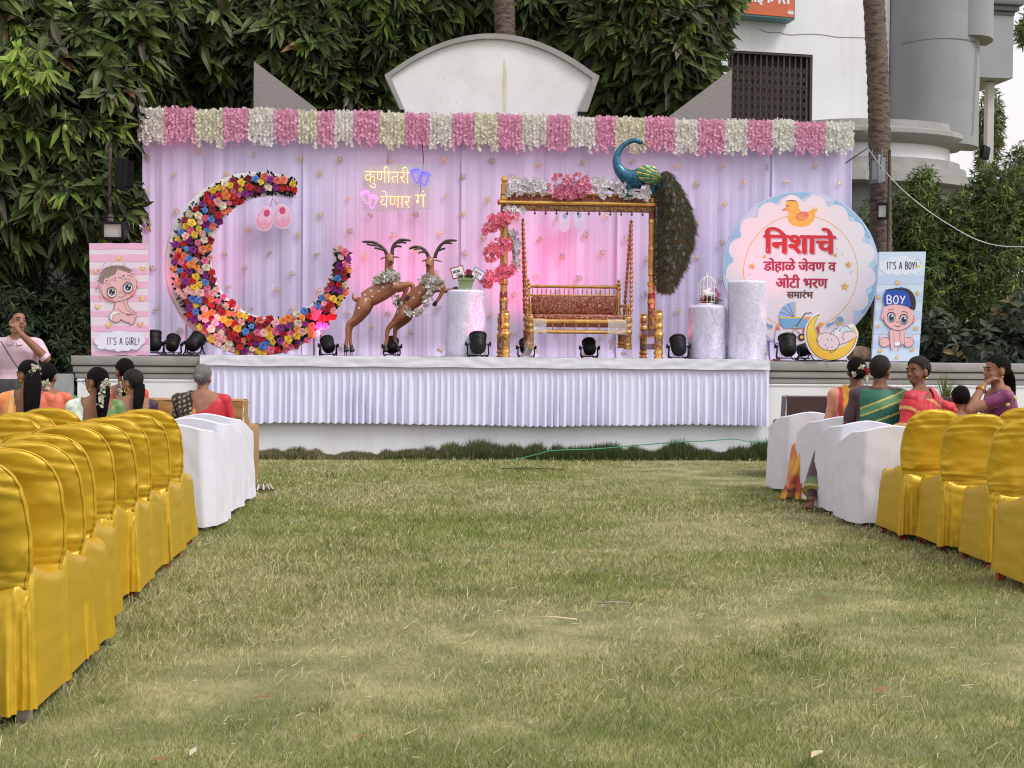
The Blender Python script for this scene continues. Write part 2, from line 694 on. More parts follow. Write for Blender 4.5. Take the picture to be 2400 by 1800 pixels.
# taller tufts of uncut grass along the foot of the stage wall
n = 60000
u = rng.random(n)
px_t = 590 + u * 1240
hh = 0.09 + 0.14 * np.clip((px_t - 700) / 500, 0.0, 1) * (0.55 + 0.75 * noise_np(px_t / 120, px_t * 0, 1.0, 31))
hh = np.where(px_t < 950, 0.07 + 0.07 * noise_np(px_t / 60, px_t * 0, 1.0, 33), hh)
lx = np.array([SX(590, -0.2), SX(1830, -0.2)])
X = lx[0] + u * (lx[1] - lx[0])
Yd = -0.03 - 0.33 * rng.random(n)
hh = hh * (.5 + .8 * noise_np(px_t / 20, px_t * 0, 1.0, 35))
hgt = hh * (0.25 + 0.85 * rng.random(n) ** .8) * np.clip(1.0 - np.abs(Yd + 0.16) * 2.0, 0.3, 1)
az = rng.random(n) * 2 * PI
ln = 0.45 * rng.random(n)
wz = rng.random(n) * 2 * PI
w = 0.005 + 0.005 * rng.random(n)
bx = X * U.x + Yd * N.x
by = STAGE_D + X * U.y + Yd * N.y
V = np.empty((n, 3, 3), np.float32)
V[:, 0] = np.stack([bx - np.cos(wz) * w, by - np.sin(wz) * w, -0.01 * np.ones(n)], 1)
V[:, 1] = np.stack([bx + np.cos(wz) * w, by + np.sin(wz) * w, -0.01 * np.ones(n)], 1)
V[:, 2] = np.stack([bx + np.cos(az) * hgt * ln, by + np.sin(az) * hgt * ln, hgt], 1)
dr = rng.random(n) < np.clip(0.75 - (px_t - 620) / 900, 0.04, 0.6)
C = np.where(dr[:, None], np.array([0.26, 0.22, 0.12]), np.array([0.075, 0.105, 0.036])) * (0.6 + 0.8 * rng.random((n, 1)))
to = tri_mesh('tall_grass', V, C, GRASS)
tag(to, 'uncut dark green grass tufts growing along the foot of the white stage wall', 'grass', kind='stuff')

# ---------------------------------------------------------------- stage
stage = thing('stage', 'long white masonry stage with grey ribbed cornice and a draped pleated skirt', 'stage', (0, STAGE_D, 0), STAGE_YAW)
xl, xr = SX(165, 0), SX(2420, 0)
b = MB()
b.box(((xl + xr) / 2, 2.19, (STAGE_Z - 0.27) / 2 - 0.1), (xr - xl - 0.12, 4.23, STAGE_Z - 0.27 + 0.2))
b.build('wall', WHITE_WALL, stage)
b = MB()
b.box(((xl + xr) / 2, 2.2, STAGE_Z - 0.135), (xr - xl - 0.16, 4.16, 0.266))
b.build('core', GREY_TRIM, stage)
for k, (zc, hgt, out_) in enumerate(((STAGE_Z - 0.055, 0.11, 0.05), (STAGE_Z - 0.16, 0.075, 0.03), (STAGE_Z - 0.235, 0.062, 0.012))):
    b = MB()
    b.rbox(((xl + xr) / 2, 2.2, zc), (xr - xl + 2 * out_ - 0.08, 4.3 + 2 * out_ - 0.08, hgt), 0.012)
    b.build('cornice_band', GREY_TRIM, stage)
b = MB()
b.box(((xl + xr) / 2, 0.082, STAGE_Z - 0.29), (xr - xl - 0.1, 0.03, 0.016))
b.build('wire_batten', mat('batten_white', (0.6, 0.6, 0.58), 0.6), stage)
# floor carpet, a little rumpled at the back
b = MB()
cx0, cx1 = SX(330, 0.5), SX(1960, 0.5)
b.grid(lambda u, v: (cx0 + (cx1 - cx0) * u, 0.12 + 2.6 * v, STAGE_Z + 0.008 + 0.012 * max(0, fbm((u * 30, v * 6, 1), 2)) + (0.03 * max(0, mnoise.noise((u * 22, 5, 0))) if 0.5 < v < 0.95 else 0)), 120, 14)
b.build('carpet', mat('maroon_carpet', (0.075, 0.012, 0.016), 0.9, var=0.2, vs=8), stage, 180)

# pleated cloth skirt
SK = mat('skirt_satin', (0.70, 0.69, 0.90), 0.45, sheen=0.3, bump=0.05, bs=150)
SKW = mat('skirt_top_cloth', (0.66, 0.665, 0.75), 0.6, sheen=0.2, var=0.02, vs=4, bump=0.03, bs=30)
x0, x1 = SX(468, -0.05), SX(1806, -0.05)
W_ = x1 - x0


def skirt_fn(u, v):
    # v 0 top, 1 bottom
    xx = u * W_
    t = xx / 0.088 + 0.9 * mnoise.noise((xx * 1.7, 0, 0)) + .25 * mnoise.noise((xx * 6, 0, 4))
    ph = 2 * PI * t
    k = min(1.0, v * 5)
    amp = (0.012 + 0.020 * v) * (0.75 + 0.75 * mnoise.noise((xx * 3.1, v * .6, 0)))
    fold = math.sin(ph) + 0.45 * math.sin(2 * ph + 0.9) + 0.5 * mnoise.noise((xx * 9, v * 2.0, 1))
    zt = STAGE_Z - 0.10
    zb = 0.405 + 0.012 * math.sin(xx * 1.3) + 0.035 * mnoise.noise((xx * 1.1, 9, 2)) + 0.008 * math.sin(ph)
    zz = zt + (zb - zt) * v
    return (x0 + xx + 0.010 * math.cos(ph) * v, -0.005 - 0.012 * v + amp * k * fold * 0.8, zz)


b = MB()
b.grid(skirt_fn, 1500, 14)
b.build('skirt', SK, stage, 180)
b = MB()


def top_fn(u, v):
    xx = u * W_
    wv = 0.0025 * mnoise.noise((xx * 6, v * 3, 0)) + 0.0012 * mnoise.noise((xx * 20, v * 2, 4))
    if v < 0.3:
        return (x0 + xx, 0.35 - (0.35 + 0.030) * (v / 0.3), STAGE_Z + 0.022 + wv)
    q = (v - 0.3) / 0.7
    return (x0 + xx, -0.042 - 0.004 * q + wv * 2.5, STAGE_Z + 0.022 - 0.125 * q + 0.004 * math.sin(xx * 7))


b.grid(top_fn, 300, 14)
b.build('skirt_band', SKW, stage, 60)

# ---------------------------------------------------------------- fan-shaped wall and fins behind the backdrop
d = 3.35
mp_ = mpp(d)
fw = thing('fan_wall', 'white fan shaped wall with a broad grey border rising above the flower valance', 'wall', S(1148, 842, d), STAGE_YAW)


def loc(px, py, ax=1148, ay=842, m_=None):
    m_ = mp_ if m_ is None else m_
    return ((px - ax) * m_, (ay + 0.009 * (px - ax) - py) * m_)


outer = [(935, 262), (898, 182)] + [(898 + 502 * t, 182 - 100 * (1 - (2 * t - 1) ** 2) - 2 * t + 2) for t in np.linspace(0.03, 0.97, 24)] + [(1400, 178), (1372, 262)]
inner = [(945, 262), (912, 186)] + [(912 + 472 * t, 186 - 91 * (1 - (2 * t - 1) ** 2)) for t in np.linspace(0.03, 0.97, 24)] + [(1384, 184), (1350, 262)]
op = [loc(*p) for p in outer]
ip = [loc(*p) for p in inner]
b = MB()
pan = [ip[0]] + ip[1:]
pan = [(ip[0][0] + 0.02, -1.2)] + ip + [(ip[-1][0] - 0.02, -1.2)]
b.prism(pan, 0.06, 0.30)
b.build('panel', mat('fan_white', (0.72, 0.72, 0.73), 0.7, var=0.05, vs=2, bump=0.1, bs=30, dirt=0.45, dscale=1.4, dcol=(0.55, 0.5, 0.38)), fw, 30)
b = MB()
q_ = [loc(x_, y_) for x_, y_ in ((1176, 140), (1178, 170), (1177, 205), (1178, 262))]
b.stroke(q_, [.02, .05, .06, .045], .0585)
for x_, y_ in ((1058, 195), (1035, 190), (1027, 240), (1065, 243)):
    q_ = loc(x_, y_)
    b.stroke([q_, (q_[0] + .01, q_[1] + .03)], .012, .0585)
b.build('stain', mat('rain_stain', (0.62, 0.58, 0.44), 0.8, var=.1, vs=4), fw, 0)
b = MB()
n_ = len(op)
for i in range(n_ - 1):
    a0, a1, b0, b1 = op[i], op[i + 1], ip[i], ip[i + 1]
    vs = [(a0[0], 0, a0[1]), (a1[0], 0, a1[1]), (b1[0], 0, b1[1]), (b0[0], 0, b0[1]), (a0[0], .34, a0[1]), (a1[0], .34, a1[1]), (b1[0], .34, b1[1]), (b0[0], .34, b0[1])]
    b.add(vs, [(0, 3, 2, 1), (0, 1, 5, 4), (3, 7, 6, 2), (4, 5, 6, 7)])
b.build('border', GREY_TRIM, fw, 30)
for nm, pts, lab in (('left', [(592, 155), (592, 275), (735, 262)], 'rough grey triangular wall fin behind the left half of the flower valance'), ('right', [(1707, 158), (1560, 270), (1707, 270)], 'rough grey triangular wall fin beside the barred window')):
    ax = pts[0][0]
    f_ = thing('wall_fin', lab, 'wall', S(ax, 842, d), STAGE_YAW)
    q = [loc(p[0], p[1], ax) for p in pts]
    q = [q[0], q[1], q[2]]
    if nm == 'left':
        q = [q[0], q[2], (q[2][0], -1.0), (q[1][0], -1.0)]
    else:
        q = [q[0], (q[0][0], -1.0), (q[1][0], -1.0), q[1]]
    b = MB()
    b.prism(q, 0.0, 0.28)
    b.build('slab', STUCCO, f_, 20)

# low compound wall far behind
CW = mat('compound_wall_paint', (0.17, 0.175, 0.18), 0.85, var=0.15, vs=2, dirt=0.5, dscale=1.0, dcol=(0.08, 0.08, 0.07))


def pane_wall(x_a, x_b, Y, top, label):
    w = thing('compound_wall', label, 'wall', ((x_a + x_b) / 2, Y, 0))
    L = x_b - x_a
    b = MB()
    b.box((0, 0.12, top / 2 - .1), (L, 0.18, top + .2))
    b.build('slab', CW, w)
    k = max(2, int(L / 1.5))
    for i in range(k + 1):
        b = MB()
        b.rbox((-L / 2 + L * i / k, 0, top / 2), (0.16, 0.14, top + 0.06), 0.01)
        b.build('pillar', CW, w)
    for i in range(k):
        for zz in (top * 0.36, top * 0.78):
            b = MB()
            b.rbox((-L / 2 + L * (i + 0.5) / k, 0.02, zz), (L / k - 0.17, 0.06, 0.05), 0.01)
            b.build('rail', CW, w)
    b = MB()
    b.rbox((0, 0.12, top + 0.04), (L, 0.26, 0.08), 0.015)
    b.build('coping', CW, w)
    return w


pane_wall(-11.0, -4.4, 20.8, 2.8, 'dark grey panelled compound wall behind the bushes at the left')
pane_wall(5.9, 14.0, 20.9, 1.75, 'pale grey compound wall with pillars behind the right hand bushes')

# ================================================================ building
class Frame:
    """an upright plane through a photo column at depth Y with a yaw; gives plane-local x, z"""

    def __init__(self, px, Y, yaw):
        p = PY(px, 838, Y)
        self.o = Vector((p.x, p.y, 0))
        self.yaw = yaw
        self.u = Vector((math.cos(yaw), math.sin(yaw), 0))
        self.n = Vector((-math.sin(yaw), math.cos(yaw), 0))

    def at(self, px, py, d=0.0):
        r = ray(px, py)
        o = Vector((0, 0, CAM_H))
        q = self.o + self.n * d
        p = o + r * ((q - o).dot(self.n) / r.dot(self.n))
        l = p - self.o
        return l.dot(self.u), p.z


FB = Frame(1800, 22.5, R(11))
bld = thing('building', 'white and grey two storey building with a rounded grey corner and grey cornices', 'building', FB.o, FB.yaw)
A = FB.at
wl0, _ = A(1500, 300)
wr, _ = A(2083, 200)
wx0, wz1 = A(1706, 117)
wx1, _ = A(1905, 130)
_, wz0 = A(1800, 300)
TOP = 8.6
b = MB()
b.box(((wl0 + wx0) / 2, 0.15, TOP / 2), (wx0 - wl0, 0.3, TOP))
b.box(((wx1 + wr) / 2, 0.15, TOP / 2), (wr - wx1, 0.3, TOP))
b.box(((wx0 + wx1) / 2, 0.15, (TOP + wz1) / 2), (wx1 - wx0, 0.3, TOP - wz1))
b.box(((wx0 + wx1) / 2, 0.15, wz0 / 2), (wx1 - wx0, 0.3, wz0))
b.build('wall', WHITE_WALL, bld, 30)
# window
RUST = mat('rusty_dark_metal', (0.075, 0.055, 0.047), 0.8, var=0.3, vs=20)
win = MB()
ww, wh = wx1 - wx0, wz1 - wz0
xm, zm = (wx0 + wx1) / 2, (wz0 + wz1) / 2
for (c, s) in (((xm, 0.05, wz1 - 0.02), (ww, 0.08, 0.04)), ((xm, 0.05, wz0 + 0.02), (ww, 0.08, 0.04)), ((wx0 + 0.02, 0.05, zm), (0.04, 0.08, wh - .08)), ((wx1 - 0.02, 0.05, zm), (0.04, 0.08, wh - .08))):
    win.box(c, s)
win = win.build('window', RUST, bld, 30)
b = MB()
b.box((xm, 0.22, zm), (ww - 0.005, 0.02, wh - 0.005))
for i in range(3):
    b.box((wx0 + ww * (i + .5) / 3, 0.20, zm - 0.1), (ww / 3 - 0.06, 0.015, wh * 0.7))
b.build('pane', mat('dark_shutter', (0.028, 0.02, 0.02), 0.7, var=0.4, vs=6), win, 30)
bar = MB()
bar.box((0, 0, 0), (0.024, 0.02, wh - 0.09))
bar = mesh_data('bar', bar.v, bar.f, [RUST], 30)
nb = 14
for i in range(nb):
    inst('bar', bar, win, (wx0 + 0.04 + (ww - 0.08) * (i + 0.5) / nb, 0.045, zm))
b = MB()
for i in range(nb - 1):
    xa, xb = wx0 + 0.04 + (ww - 0.08) * (i + 0.5) / nb, wx0 + 0.04 + (ww - 0.08) * (i + 1.5) / nb
    for k in range(7):
        za = wz0 + 0.08 + (wh - 0.3) * k / 7
        zb = za + (wh - 0.3) / 7
        b.stroke([(xa, za), (xb, zb)], 0.014, 0.028)
        b.stroke([(xb, za), (xa, zb)], 0.014, 0.032)
b.build('lattice', RUST, win, 30)
# hairline cracks
b = MB()
pts = [A(x, y) for x, y in ((1778, 68), (1800, 76), (1825, 76), (1850, 82), (1890, 80), (1930, 82), (1960, 87), (2000, 88), (2040, 90), (2083, 98))]
b.stroke(spl(pts, 4), 0.014, -0.004)
b.build('crack', mat('crack_dark', (0.25, 0.24, 0.24), 0.9), bld, 0)
# rounded grey corner: quarter-ellipse walls
cx, _ = A(2186, 300)


def arc_wall(name, px0, px1, depth_, pyb, pyt, ma, y0=0.0, flare=None):
    xa, za = A(px0, pyb)
    xb, zb = A(px1, pyt)
    rx = (xb - xa) / 2
    mx_ = (xa + xb) / 2
    b = MB()
    b.grid(lambda u, v: (mx_ - rx * math.cos(PI * u), y0 - depth_ * math.sin(PI * u), za + (zb - za) * v), 40, 2)
    n0 = len(b.v)
    b.add([(mx_ - rx * math.cos(PI * i / 39), y0 - depth_ * math.sin(PI * i / 39), zb) for i in range(40)], [tuple(range(40))])
    b.add([(mx_ - rx * math.cos(PI * i / 39), y0 - depth_ * math.sin(PI * i / 39), za) for i in range(40)], [tuple(reversed(range(40)))])
    return b.build(name, ma, bld, 30)


_, zcb = A(2150, 420)
arc_wall('corner_wall', 2083, 2290, 0.75, 345, -60, GREY_WALL, 0.05)
arc_wall('upper_bay', 2180, 2313, 0.70, 100, -60, GREY_WALL, 0.0)


def cornice(px0, px1, depth_, rows, ma, y0=0.05, name='cornice'):
    """rows: (py, out metres) from top to bottom, a moulding swept round the rounded corner"""
    b = MB()
    xa, _ = A(px0, 300)
    xb, _ = A(px1, 300)
    rx = (xb - xa) / 2
    mx_ = (xa + xb) / 2
    zs = [A((px0 + px1) / 2, py)[1] for py, _ in rows]
    xl_ = A(1800, 300)[0]
    nu = 48

    def fn(u, v):
        j = int(round(v * (len(rows) - 1)))
        o_ = rows[j][1]
        if u < 0.2:
            return (xl_ + (xa - o_ - xl_) * (u / 0.2), y0 - o_ - 0.0, zs[j])
        t = PI * (u - 0.2) / 0.8
        return (mx_ - (rx + o_) * math.cos(t), y0 - (depth_ + o_) * math.sin(t) - (o_ if t < 1.2 else 0) * math.cos(t) * 1.0, zs[j])
    b.grid(fn, nu, len(rows))
    top = [fn(i / (nu - 1), 0) for i in range(nu)]
    bot = [fn(i / (nu - 1), 1) for i in range(nu)]
    b.add(top, [tuple(range(nu))])
    b.add(bot, [tuple(reversed(range(nu)))])
    return b.build(name, ma, bld, 40)


cornice(1870, 2228, 0.9, [(300, 0.0), (302, .10), (320, .12), (321, .2), (324, .24), (334, .25), (343, .2), (350, .12), (352, 0.0)], GREY_TRIM)
b = arc_wall('lower_wall', 1870, 2219, 0.9, 420, 352, WHITE_WALL, 0.05)
cornice(1862, 2236, 0.95, [(385, 0.0), (386, .05), (400, .06), (402, .16), (420, .18), (422, .28), (445, .30), (447, 0.0)], GREY_TRIM, name='string_course')
arc_wall('base_wall', 1860, 2250, 0.95, 900, 440, GREY_WALL, 0.05)
b = MB()
b.stroke(spl([A(x, y, -0.0) for x, y in ((2096, 112), (2140, 111), (2190, 113), (2240, 116), (2252, 122), (2248, 160), (2242, 260), (2237, 330))], 4), 0.014, -0.0)
pts = b.v
xa, xb = A(2083, 300)[0], A(2290, 300)[0]
b.v = [(p[0], 0.05 - 0.75 * math.sqrt(max(0.0, 1 - ((p[0] - (xa + xb) / 2) / ((xb - xa) / 2)) ** 2)) - 0.006, p[2]) for p in pts]
b.build('crack', mat('crack_grey', (0.12, 0.12, 0.13), 0.9), bld, 0)
# balcony wing at the far right
FW = Frame(2340, 25.0, R(9))
wing = thing('building_wing', 'pale grey balcony wing with dark coping on a slim column at the far right', 'building', FW.o, FW.yaw)
A2 = FW.at
x0, z0 = A2(2288, 180)
x1, z1 = A2(2376, 36)
b = MB()
b.box(((x0 + x1) / 2, 1.0, (z0 + z1) / 2), (x1 - x0, 2.0, z1 - z0))
b.build('balcony', mat('pale_grey_paint', (0.30, 0.31, 0.34), 0.75, var=0.05, vs=2), wing, 30)
for k, (pa, pb, o_) in enumerate(((36, 26, 0.02), (26, 14, 0.08), (14, 0, 0.14))):
    za, zb = A2(2340, pa)[1], A2(2340, pb)[1]
    b = MB()
    b.rbox(((x0 + x1) / 2, 1.0, (za + zb) / 2), (x1 - x0 + 2 * o_, 2.0 + 2 * o_, zb - za - 0.002), 0.02)
    b.build('coping_band', mat('dark_grey_trim', (0.14, 0.14, 0.15), 0.8), wing, 30)
b = MB()
xc0, xc1 = A2(2332, 300)[0], A2(2347, 300)[0]
b.box(((xc0 + xc1) / 2, 0.35, z0 / 2 - 0.01), (xc1 - xc0, 0.14, z0 - 0.02))
b.build('column', mat('column_paint', (0.5, 0.47, 0.47), 0.7), wing, 30)
# small floodlight fixed to the column
fl = thing('floodlight', 'small black floodlight fixed to the slim column of the balcony wing', 'floodlight', PY(2308, 358, 23.0), 0.5, 'floodlights around the stage')
b = MB()
b.rbox((0, 0, 0), (0.16, 0.09, 0.24), 0.012, M=Matrix.Rotation(R(14), 4, 'Y'))
b.build('housing', BLACKP, fl, 30)
b = MB()
b.box((0.10, 0.0, 0), (0.012, 0.07, 0.19), M=Matrix.Rotation(R(14), 4, 'Y'))
b.build('glass', mat('lamp_glass', (0.46, 0.48, 0.46), 0.15), fl, 30)
b = MB()
b.tube([(0.02, 0.02, -0.05), (0.22, 0.1, -0.04)], 0.025, 6)
b.build('bracket', RUST, fl, 30)

# orange sign board on the white wall
sg = thing('sign_board', 'orange box sign with white lettering fixed high on the white wall', 'sign', FB.o, FB.yaw)
x0, z0 = A(1724, 35, -.3)
x1, _ = A(1862, 40, -.3)
zt = A(1790, -70)[1]
b = MB()
b.prism([(x0, z0), (x1, z0 - 0.02), (x1, zt), (x0, zt)], -0.32, -0.02)
b.build('box', mat('sign_teal', (0.10, 0.26, 0.28), 0.5, dirt=0.5, dscale=3), sg, 20)
b = MB()
b.prism([(x0 + .03, z0 + .03), (x1 - .02, z0 + .01), (x1 - .02, zt - .03), (x0 + .03, zt - .03)], -0.335, -0.321)
b.build('face', mat('sign_orange', (0.62, 0.13, 0.045), 0.45, var=0.06, vs=2), sg, 20)
b = MB()
tz = A(1790, 13, -.34)[1]
for k in (-.012, 0, .012):
    put_text(b, 'साईकमल', x0 + 0.14 + k, x1 - 0.10 + k, tz, tz + 0.46, -0.340 - .0004 * (k + .02) / .012)
b.build('lettering', mat('sign_white', (0.75, 0.75, 0.76), 0.5), sg, 0)
b = MB()
ex, ez = A(1853, 30, -.34)
for k in range(5):
    a = R(30 + 30 * k)
    b.add([(ex, -0.340, ez - .03), (ex + 0.05 * math.cos(a + .3), -0.340, ez - .03 + 0.05 * math.sin(a + .3)), (ex + 0.09 * math.cos(a), -0.340, ez - .03 + 0.09 * math.sin(a)), (ex + 0.05 * math.cos(a - .3), -0.340, ez - .03 + 0.05 * math.sin(a - .3))], [(0, 1, 2, 3)])
b.build('emblem', mat('sign_white', (0.75, 0.75, 0.76), 0.5), sg, 0)


# ================================================================ vegetation
def leaf_tris(P, D, Nn, L, W, droop, lite=False):
    """folded drooping leaves: P base, D unit direction, Nn approx face normal, L length, W half-width -> (n*6,3,3)"""
    n = len(P)
    side = np.cross(D, Nn)
    side /= np.linalg.norm(side, axis=1, keepdims=True) + 1e-9
    up = np.cross(side, D)
    L = L[:, None]
    W = W[:, None]
    dr = droop[:, None] * np.array([0, 0, -1.0])
    if lite:
        c = P + D * L * .5 + dr * L * .18
        tip = P + D * L + dr * L * .62
        a, b_ = c + side * W + up * W * .35, c - side * W + up * W * .35
        T = [np.stack(t, 1) for t in ((P, c, a), (P, b_, c), (c, tip, a), (c, b_, tip))]
        return np.concatenate(T, 0), 4
    m1 = P + D * L * 0.38 + dr * L * 0.10
    m2 = P + D * L * 0.72 + dr * L * 0.32
    tip = P + D * L + dr * L * 0.62
    a1, b1 = m1 + side * W + up * W * 0.35, m1 - side * W + up * W * 0.35
    a2, b2 = m2 + side * W * 0.72 + up * W * 0.2, m2 - side * W * 0.72 + up * W * 0.2
    T = [np.stack(t, 1) for t in ((P, m1, a1), (P, b1, m1), (m1, m2, a2), (m1, a2, a1), (m1, b1, b2), (m1, b2, m2), (m2, tip, a2), (m2, b2, tip))]
    return np.concatenate(T, 0), 8


LEAF = mat('leaf', (0.05, 0.08, 0.03), 0.5, attr=True, transl=0.2, spec=0.22)


def whorls(C, out_dir, nleaf, L, r, droop=0.5, wr=0.14, lite=False):
    """rosettes of leaves: C centres, out_dir axis per rosette"""
    n = len(C)
    A_ = np.repeat(out_dir, nleaf, 0)
    Pc = np.repeat(C, nleaf, 0)
    k = n * nleaf
    rnd = r.normal(size=(k, 3))
    rad = rnd - (rnd * A_).sum(1, keepdims=True) * A_
    rad /= np.linalg.norm(rad, axis=1, keepdims=True) + 1e-9
    mixv = r.random((k, 1)) * 0.9
    D = rad + A_ * mixv + np.array([0, 0, -0.25])
    D /= np.linalg.norm(D, axis=1, keepdims=True)
    Nn = A_ + 0.3 * r.normal(size=(k, 3))
    Ln = L * (0.6 + 0.6 * r.random(k))
    return leaf_tris(Pc, D, Nn, Ln, Ln * wr * (0.8 + 0.4 * r.random(k)), droop * (0.3 + 1.0 * r.random(k)), lite)


def tone_leaves(n, nleaf, r, base, young, p_young, brown, p_brown, k=4):
    t = r.random(n)
    f = 0.45 + 0.95 * r.random((n, 1))
    c = np.array(base)[None] * f
    c = np.where((t < p_young)[:, None], np.array(young)[None] * (0.7 + 0.6 * r.random((n, 1))), c)
    c = np.where((t > 1 - p_brown)[:, None], np.array(brown)[None] * (0.6 + 0.7 * r.random((n, 1))), c)
    c = np.repeat(c, nleaf, 0) * (0.8 + 0.4 * r.random((n * nleaf, 1)))
    return np.tile(c, (k, 1)).clip(0.004, 1)


MBASE, MYOUNG, MBROWN = (0.038, 0.053, 0.019), (0.17, 0.25, 0.045), (0.21, 0.13, 0.06)  # crown bulk coloured darker, painting the shade behind the front rosettes


def cluster_mesh(seed, base, L, nleaf):
    r = np.random.default_rng(seed)
    C = np.zeros((1, 3))
    T, k = whorls(C, np.array([[0.0, -0.8, 0.45]]), nleaf, L, r, 0.55)
    c = np.tile(np.array(base)[None] * (0.75 + 0.5 * r.random((nleaf, 1))), (8, 1))
    me = bpy.data.meshes.new('leaf_cluster')
    n = len(T)
    me.from_pydata(T.reshape(-1, 3).tolist(), [], [(3 * i, 3 * i + 1, 3 * i + 2) for i in range(n)])
    at = me.color_attributes.new('tone', 'FLOAT_COLOR', 'POINT')
    cc = np.ones((n, 3, 4), np.float32)
    cc[:, :, :3] = c[:, None, :]
    at.data.foreach_set('color', cc.ravel())
    me.materials.append(LEAFR)
    return me


LEAFR = mat('leaf_cluster_green', (0.05, 0.08, 0.03), 0.45, attr=True, transl=0.22, rand=0.35, spec=0.25)
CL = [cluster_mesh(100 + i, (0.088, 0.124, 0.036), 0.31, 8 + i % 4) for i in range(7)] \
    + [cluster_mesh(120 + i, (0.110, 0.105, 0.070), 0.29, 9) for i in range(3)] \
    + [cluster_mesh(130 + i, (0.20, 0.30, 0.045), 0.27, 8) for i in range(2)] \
    + [cluster_mesh(140, (0.24, 0.15, 0.07), 0.26, 7)]  # green rosettes coloured brighter than the bulk, painting lit front leaves
CLW = [9] * 7 + [5] * 3 + [2.0] * 2 + [0.7]
BARK = mat('bark', (0.075, 0.058, 0.045), 0.9, var=0.3, vs=6, bump=0.6, bs=18)


def shell_points(blobs, n, r, inner=0.55):
    """random points in the outer part of several ellipsoids, with outward direction"""
    vol = np.array([b_[3] * b_[4] * b_[5] for b_ in blobs]) ** 0.7
    idx = r.choice(len(blobs), n, p=vol / vol.sum())
    B = np.array(blobs)[idx]
    d = r.normal(size=(n, 3))
    d /= np.linalg.norm(d, axis=1, keepdims=True)
    rr = (inner + (1 - inner) * r.random((n, 1)) ** 0.6)
    P = B[:, :3] + d * rr * B[:, 3:6]
    d = d / B[:, 3:6]
    d /= np.linalg.norm(d, axis=1, keepdims=True)
    return P, d


def blob(px0, px1, py0, py1, Y, ry):
    c = PY((px0 + px1) / 2, (py0 + py1) / 2, Y)
    k = Y / FPX
    return (c.x, c.y, c.z, (px1 - px0) / 2 * k, ry, (py1 - py0) / 2 * k)


def mango(name, label, blobs, trunk, n_bulk, n_obj, seed, box, group='mango trees behind the stage', p_young=0.05, first=None):
    r = np.random.default_rng(seed)
    root = thing(name, label, 'tree', (trunk[0], trunk[1], 0), 0, group)
    o3 = np.array([trunk[0], trunk[1], 0])
    P, D = shell_points(blobs, n_bulk, r, 0.35)
    keep_ = np.array([mnoise.noise((q[0] * 1.1, q[1] * .8, q[2] * 1.3 + seed)) for q in P.tolist()]) > np.where(D[:, 1] > .1, -.6, -.08)
    P, D = P[keep_], D[keep_]
    n_bulk = len(P)
    D = D + np.array([0, -0.35, 0.15]) + 0.35 * r.normal(size=D.shape)
    D /= np.linalg.norm(D, axis=1, keepdims=True)
    T, k = whorls(P, D, 7, 0.30, r, 0.85, lite=True)
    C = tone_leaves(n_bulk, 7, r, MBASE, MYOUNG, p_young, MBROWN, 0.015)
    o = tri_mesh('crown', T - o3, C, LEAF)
    o.parent = root
    # trunk and limbs
    b = MB()
    zb = min(q[2] for q in blobs)
    zt = max(q[2] for q in blobs)
    b.tube([(0, 0, -0.1), (0.05, 0.02, 1.0), (-0.04, 0.05, zb * 0.7), (0.0, 0.0, zt * 0.9)], [0.24, 0.19, 0.16, 0.07], 12)
    b.build('trunk', BARK, root, 180)
    for q in blobs:
        b = MB()
        e = (q[0] - trunk[0], q[1] - trunk[1], q[2])
        s_ = (0, 0, max(0.9, min(q[2] * 0.55, zt * 0.7)))
        b.tube([s_, (e[0] * 0.4, e[1] * 0.4, s_[2] + (e[2] - s_[2]) * 0.55), e], [0.085, 0.06, 0.02], 7)
        b.build('limb', BARK, root, 180)
    # individually placed rosettes on the near side
    cnt = 0
    tries = 0
    rr = random.Random(seed)
    while cnt < n_obj and tries < 60:
        tries += 1
        P, D = shell_points(blobs, 600, r, 0.93)
        for p, dd in zip(P, D):
            if dd[1] > -0.15:
                continue
            v = Vector(p) - Vector((0, 0, CAM_H))
            c = CAM_M.to_3x3().inverted() @ v
            sx_, sy_ = 1200 - c.x / c.z * FPX, 900 + c.y / c.z * FPX
            if not (box[0] < sx_ < box[2] and box[1] < sy_ < box[3]):
                continue
            inside = any(sum(((p[i] - q[i]) / q[3 + i]) ** 2 for i in range(3)) < 0.72 for q in blobs)
            if inside:
                continue
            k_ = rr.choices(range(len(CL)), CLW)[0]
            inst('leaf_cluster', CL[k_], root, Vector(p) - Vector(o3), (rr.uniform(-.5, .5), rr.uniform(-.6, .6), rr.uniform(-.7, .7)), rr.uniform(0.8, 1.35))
            cnt += 1
            if cnt >= n_obj:
                break
    return root


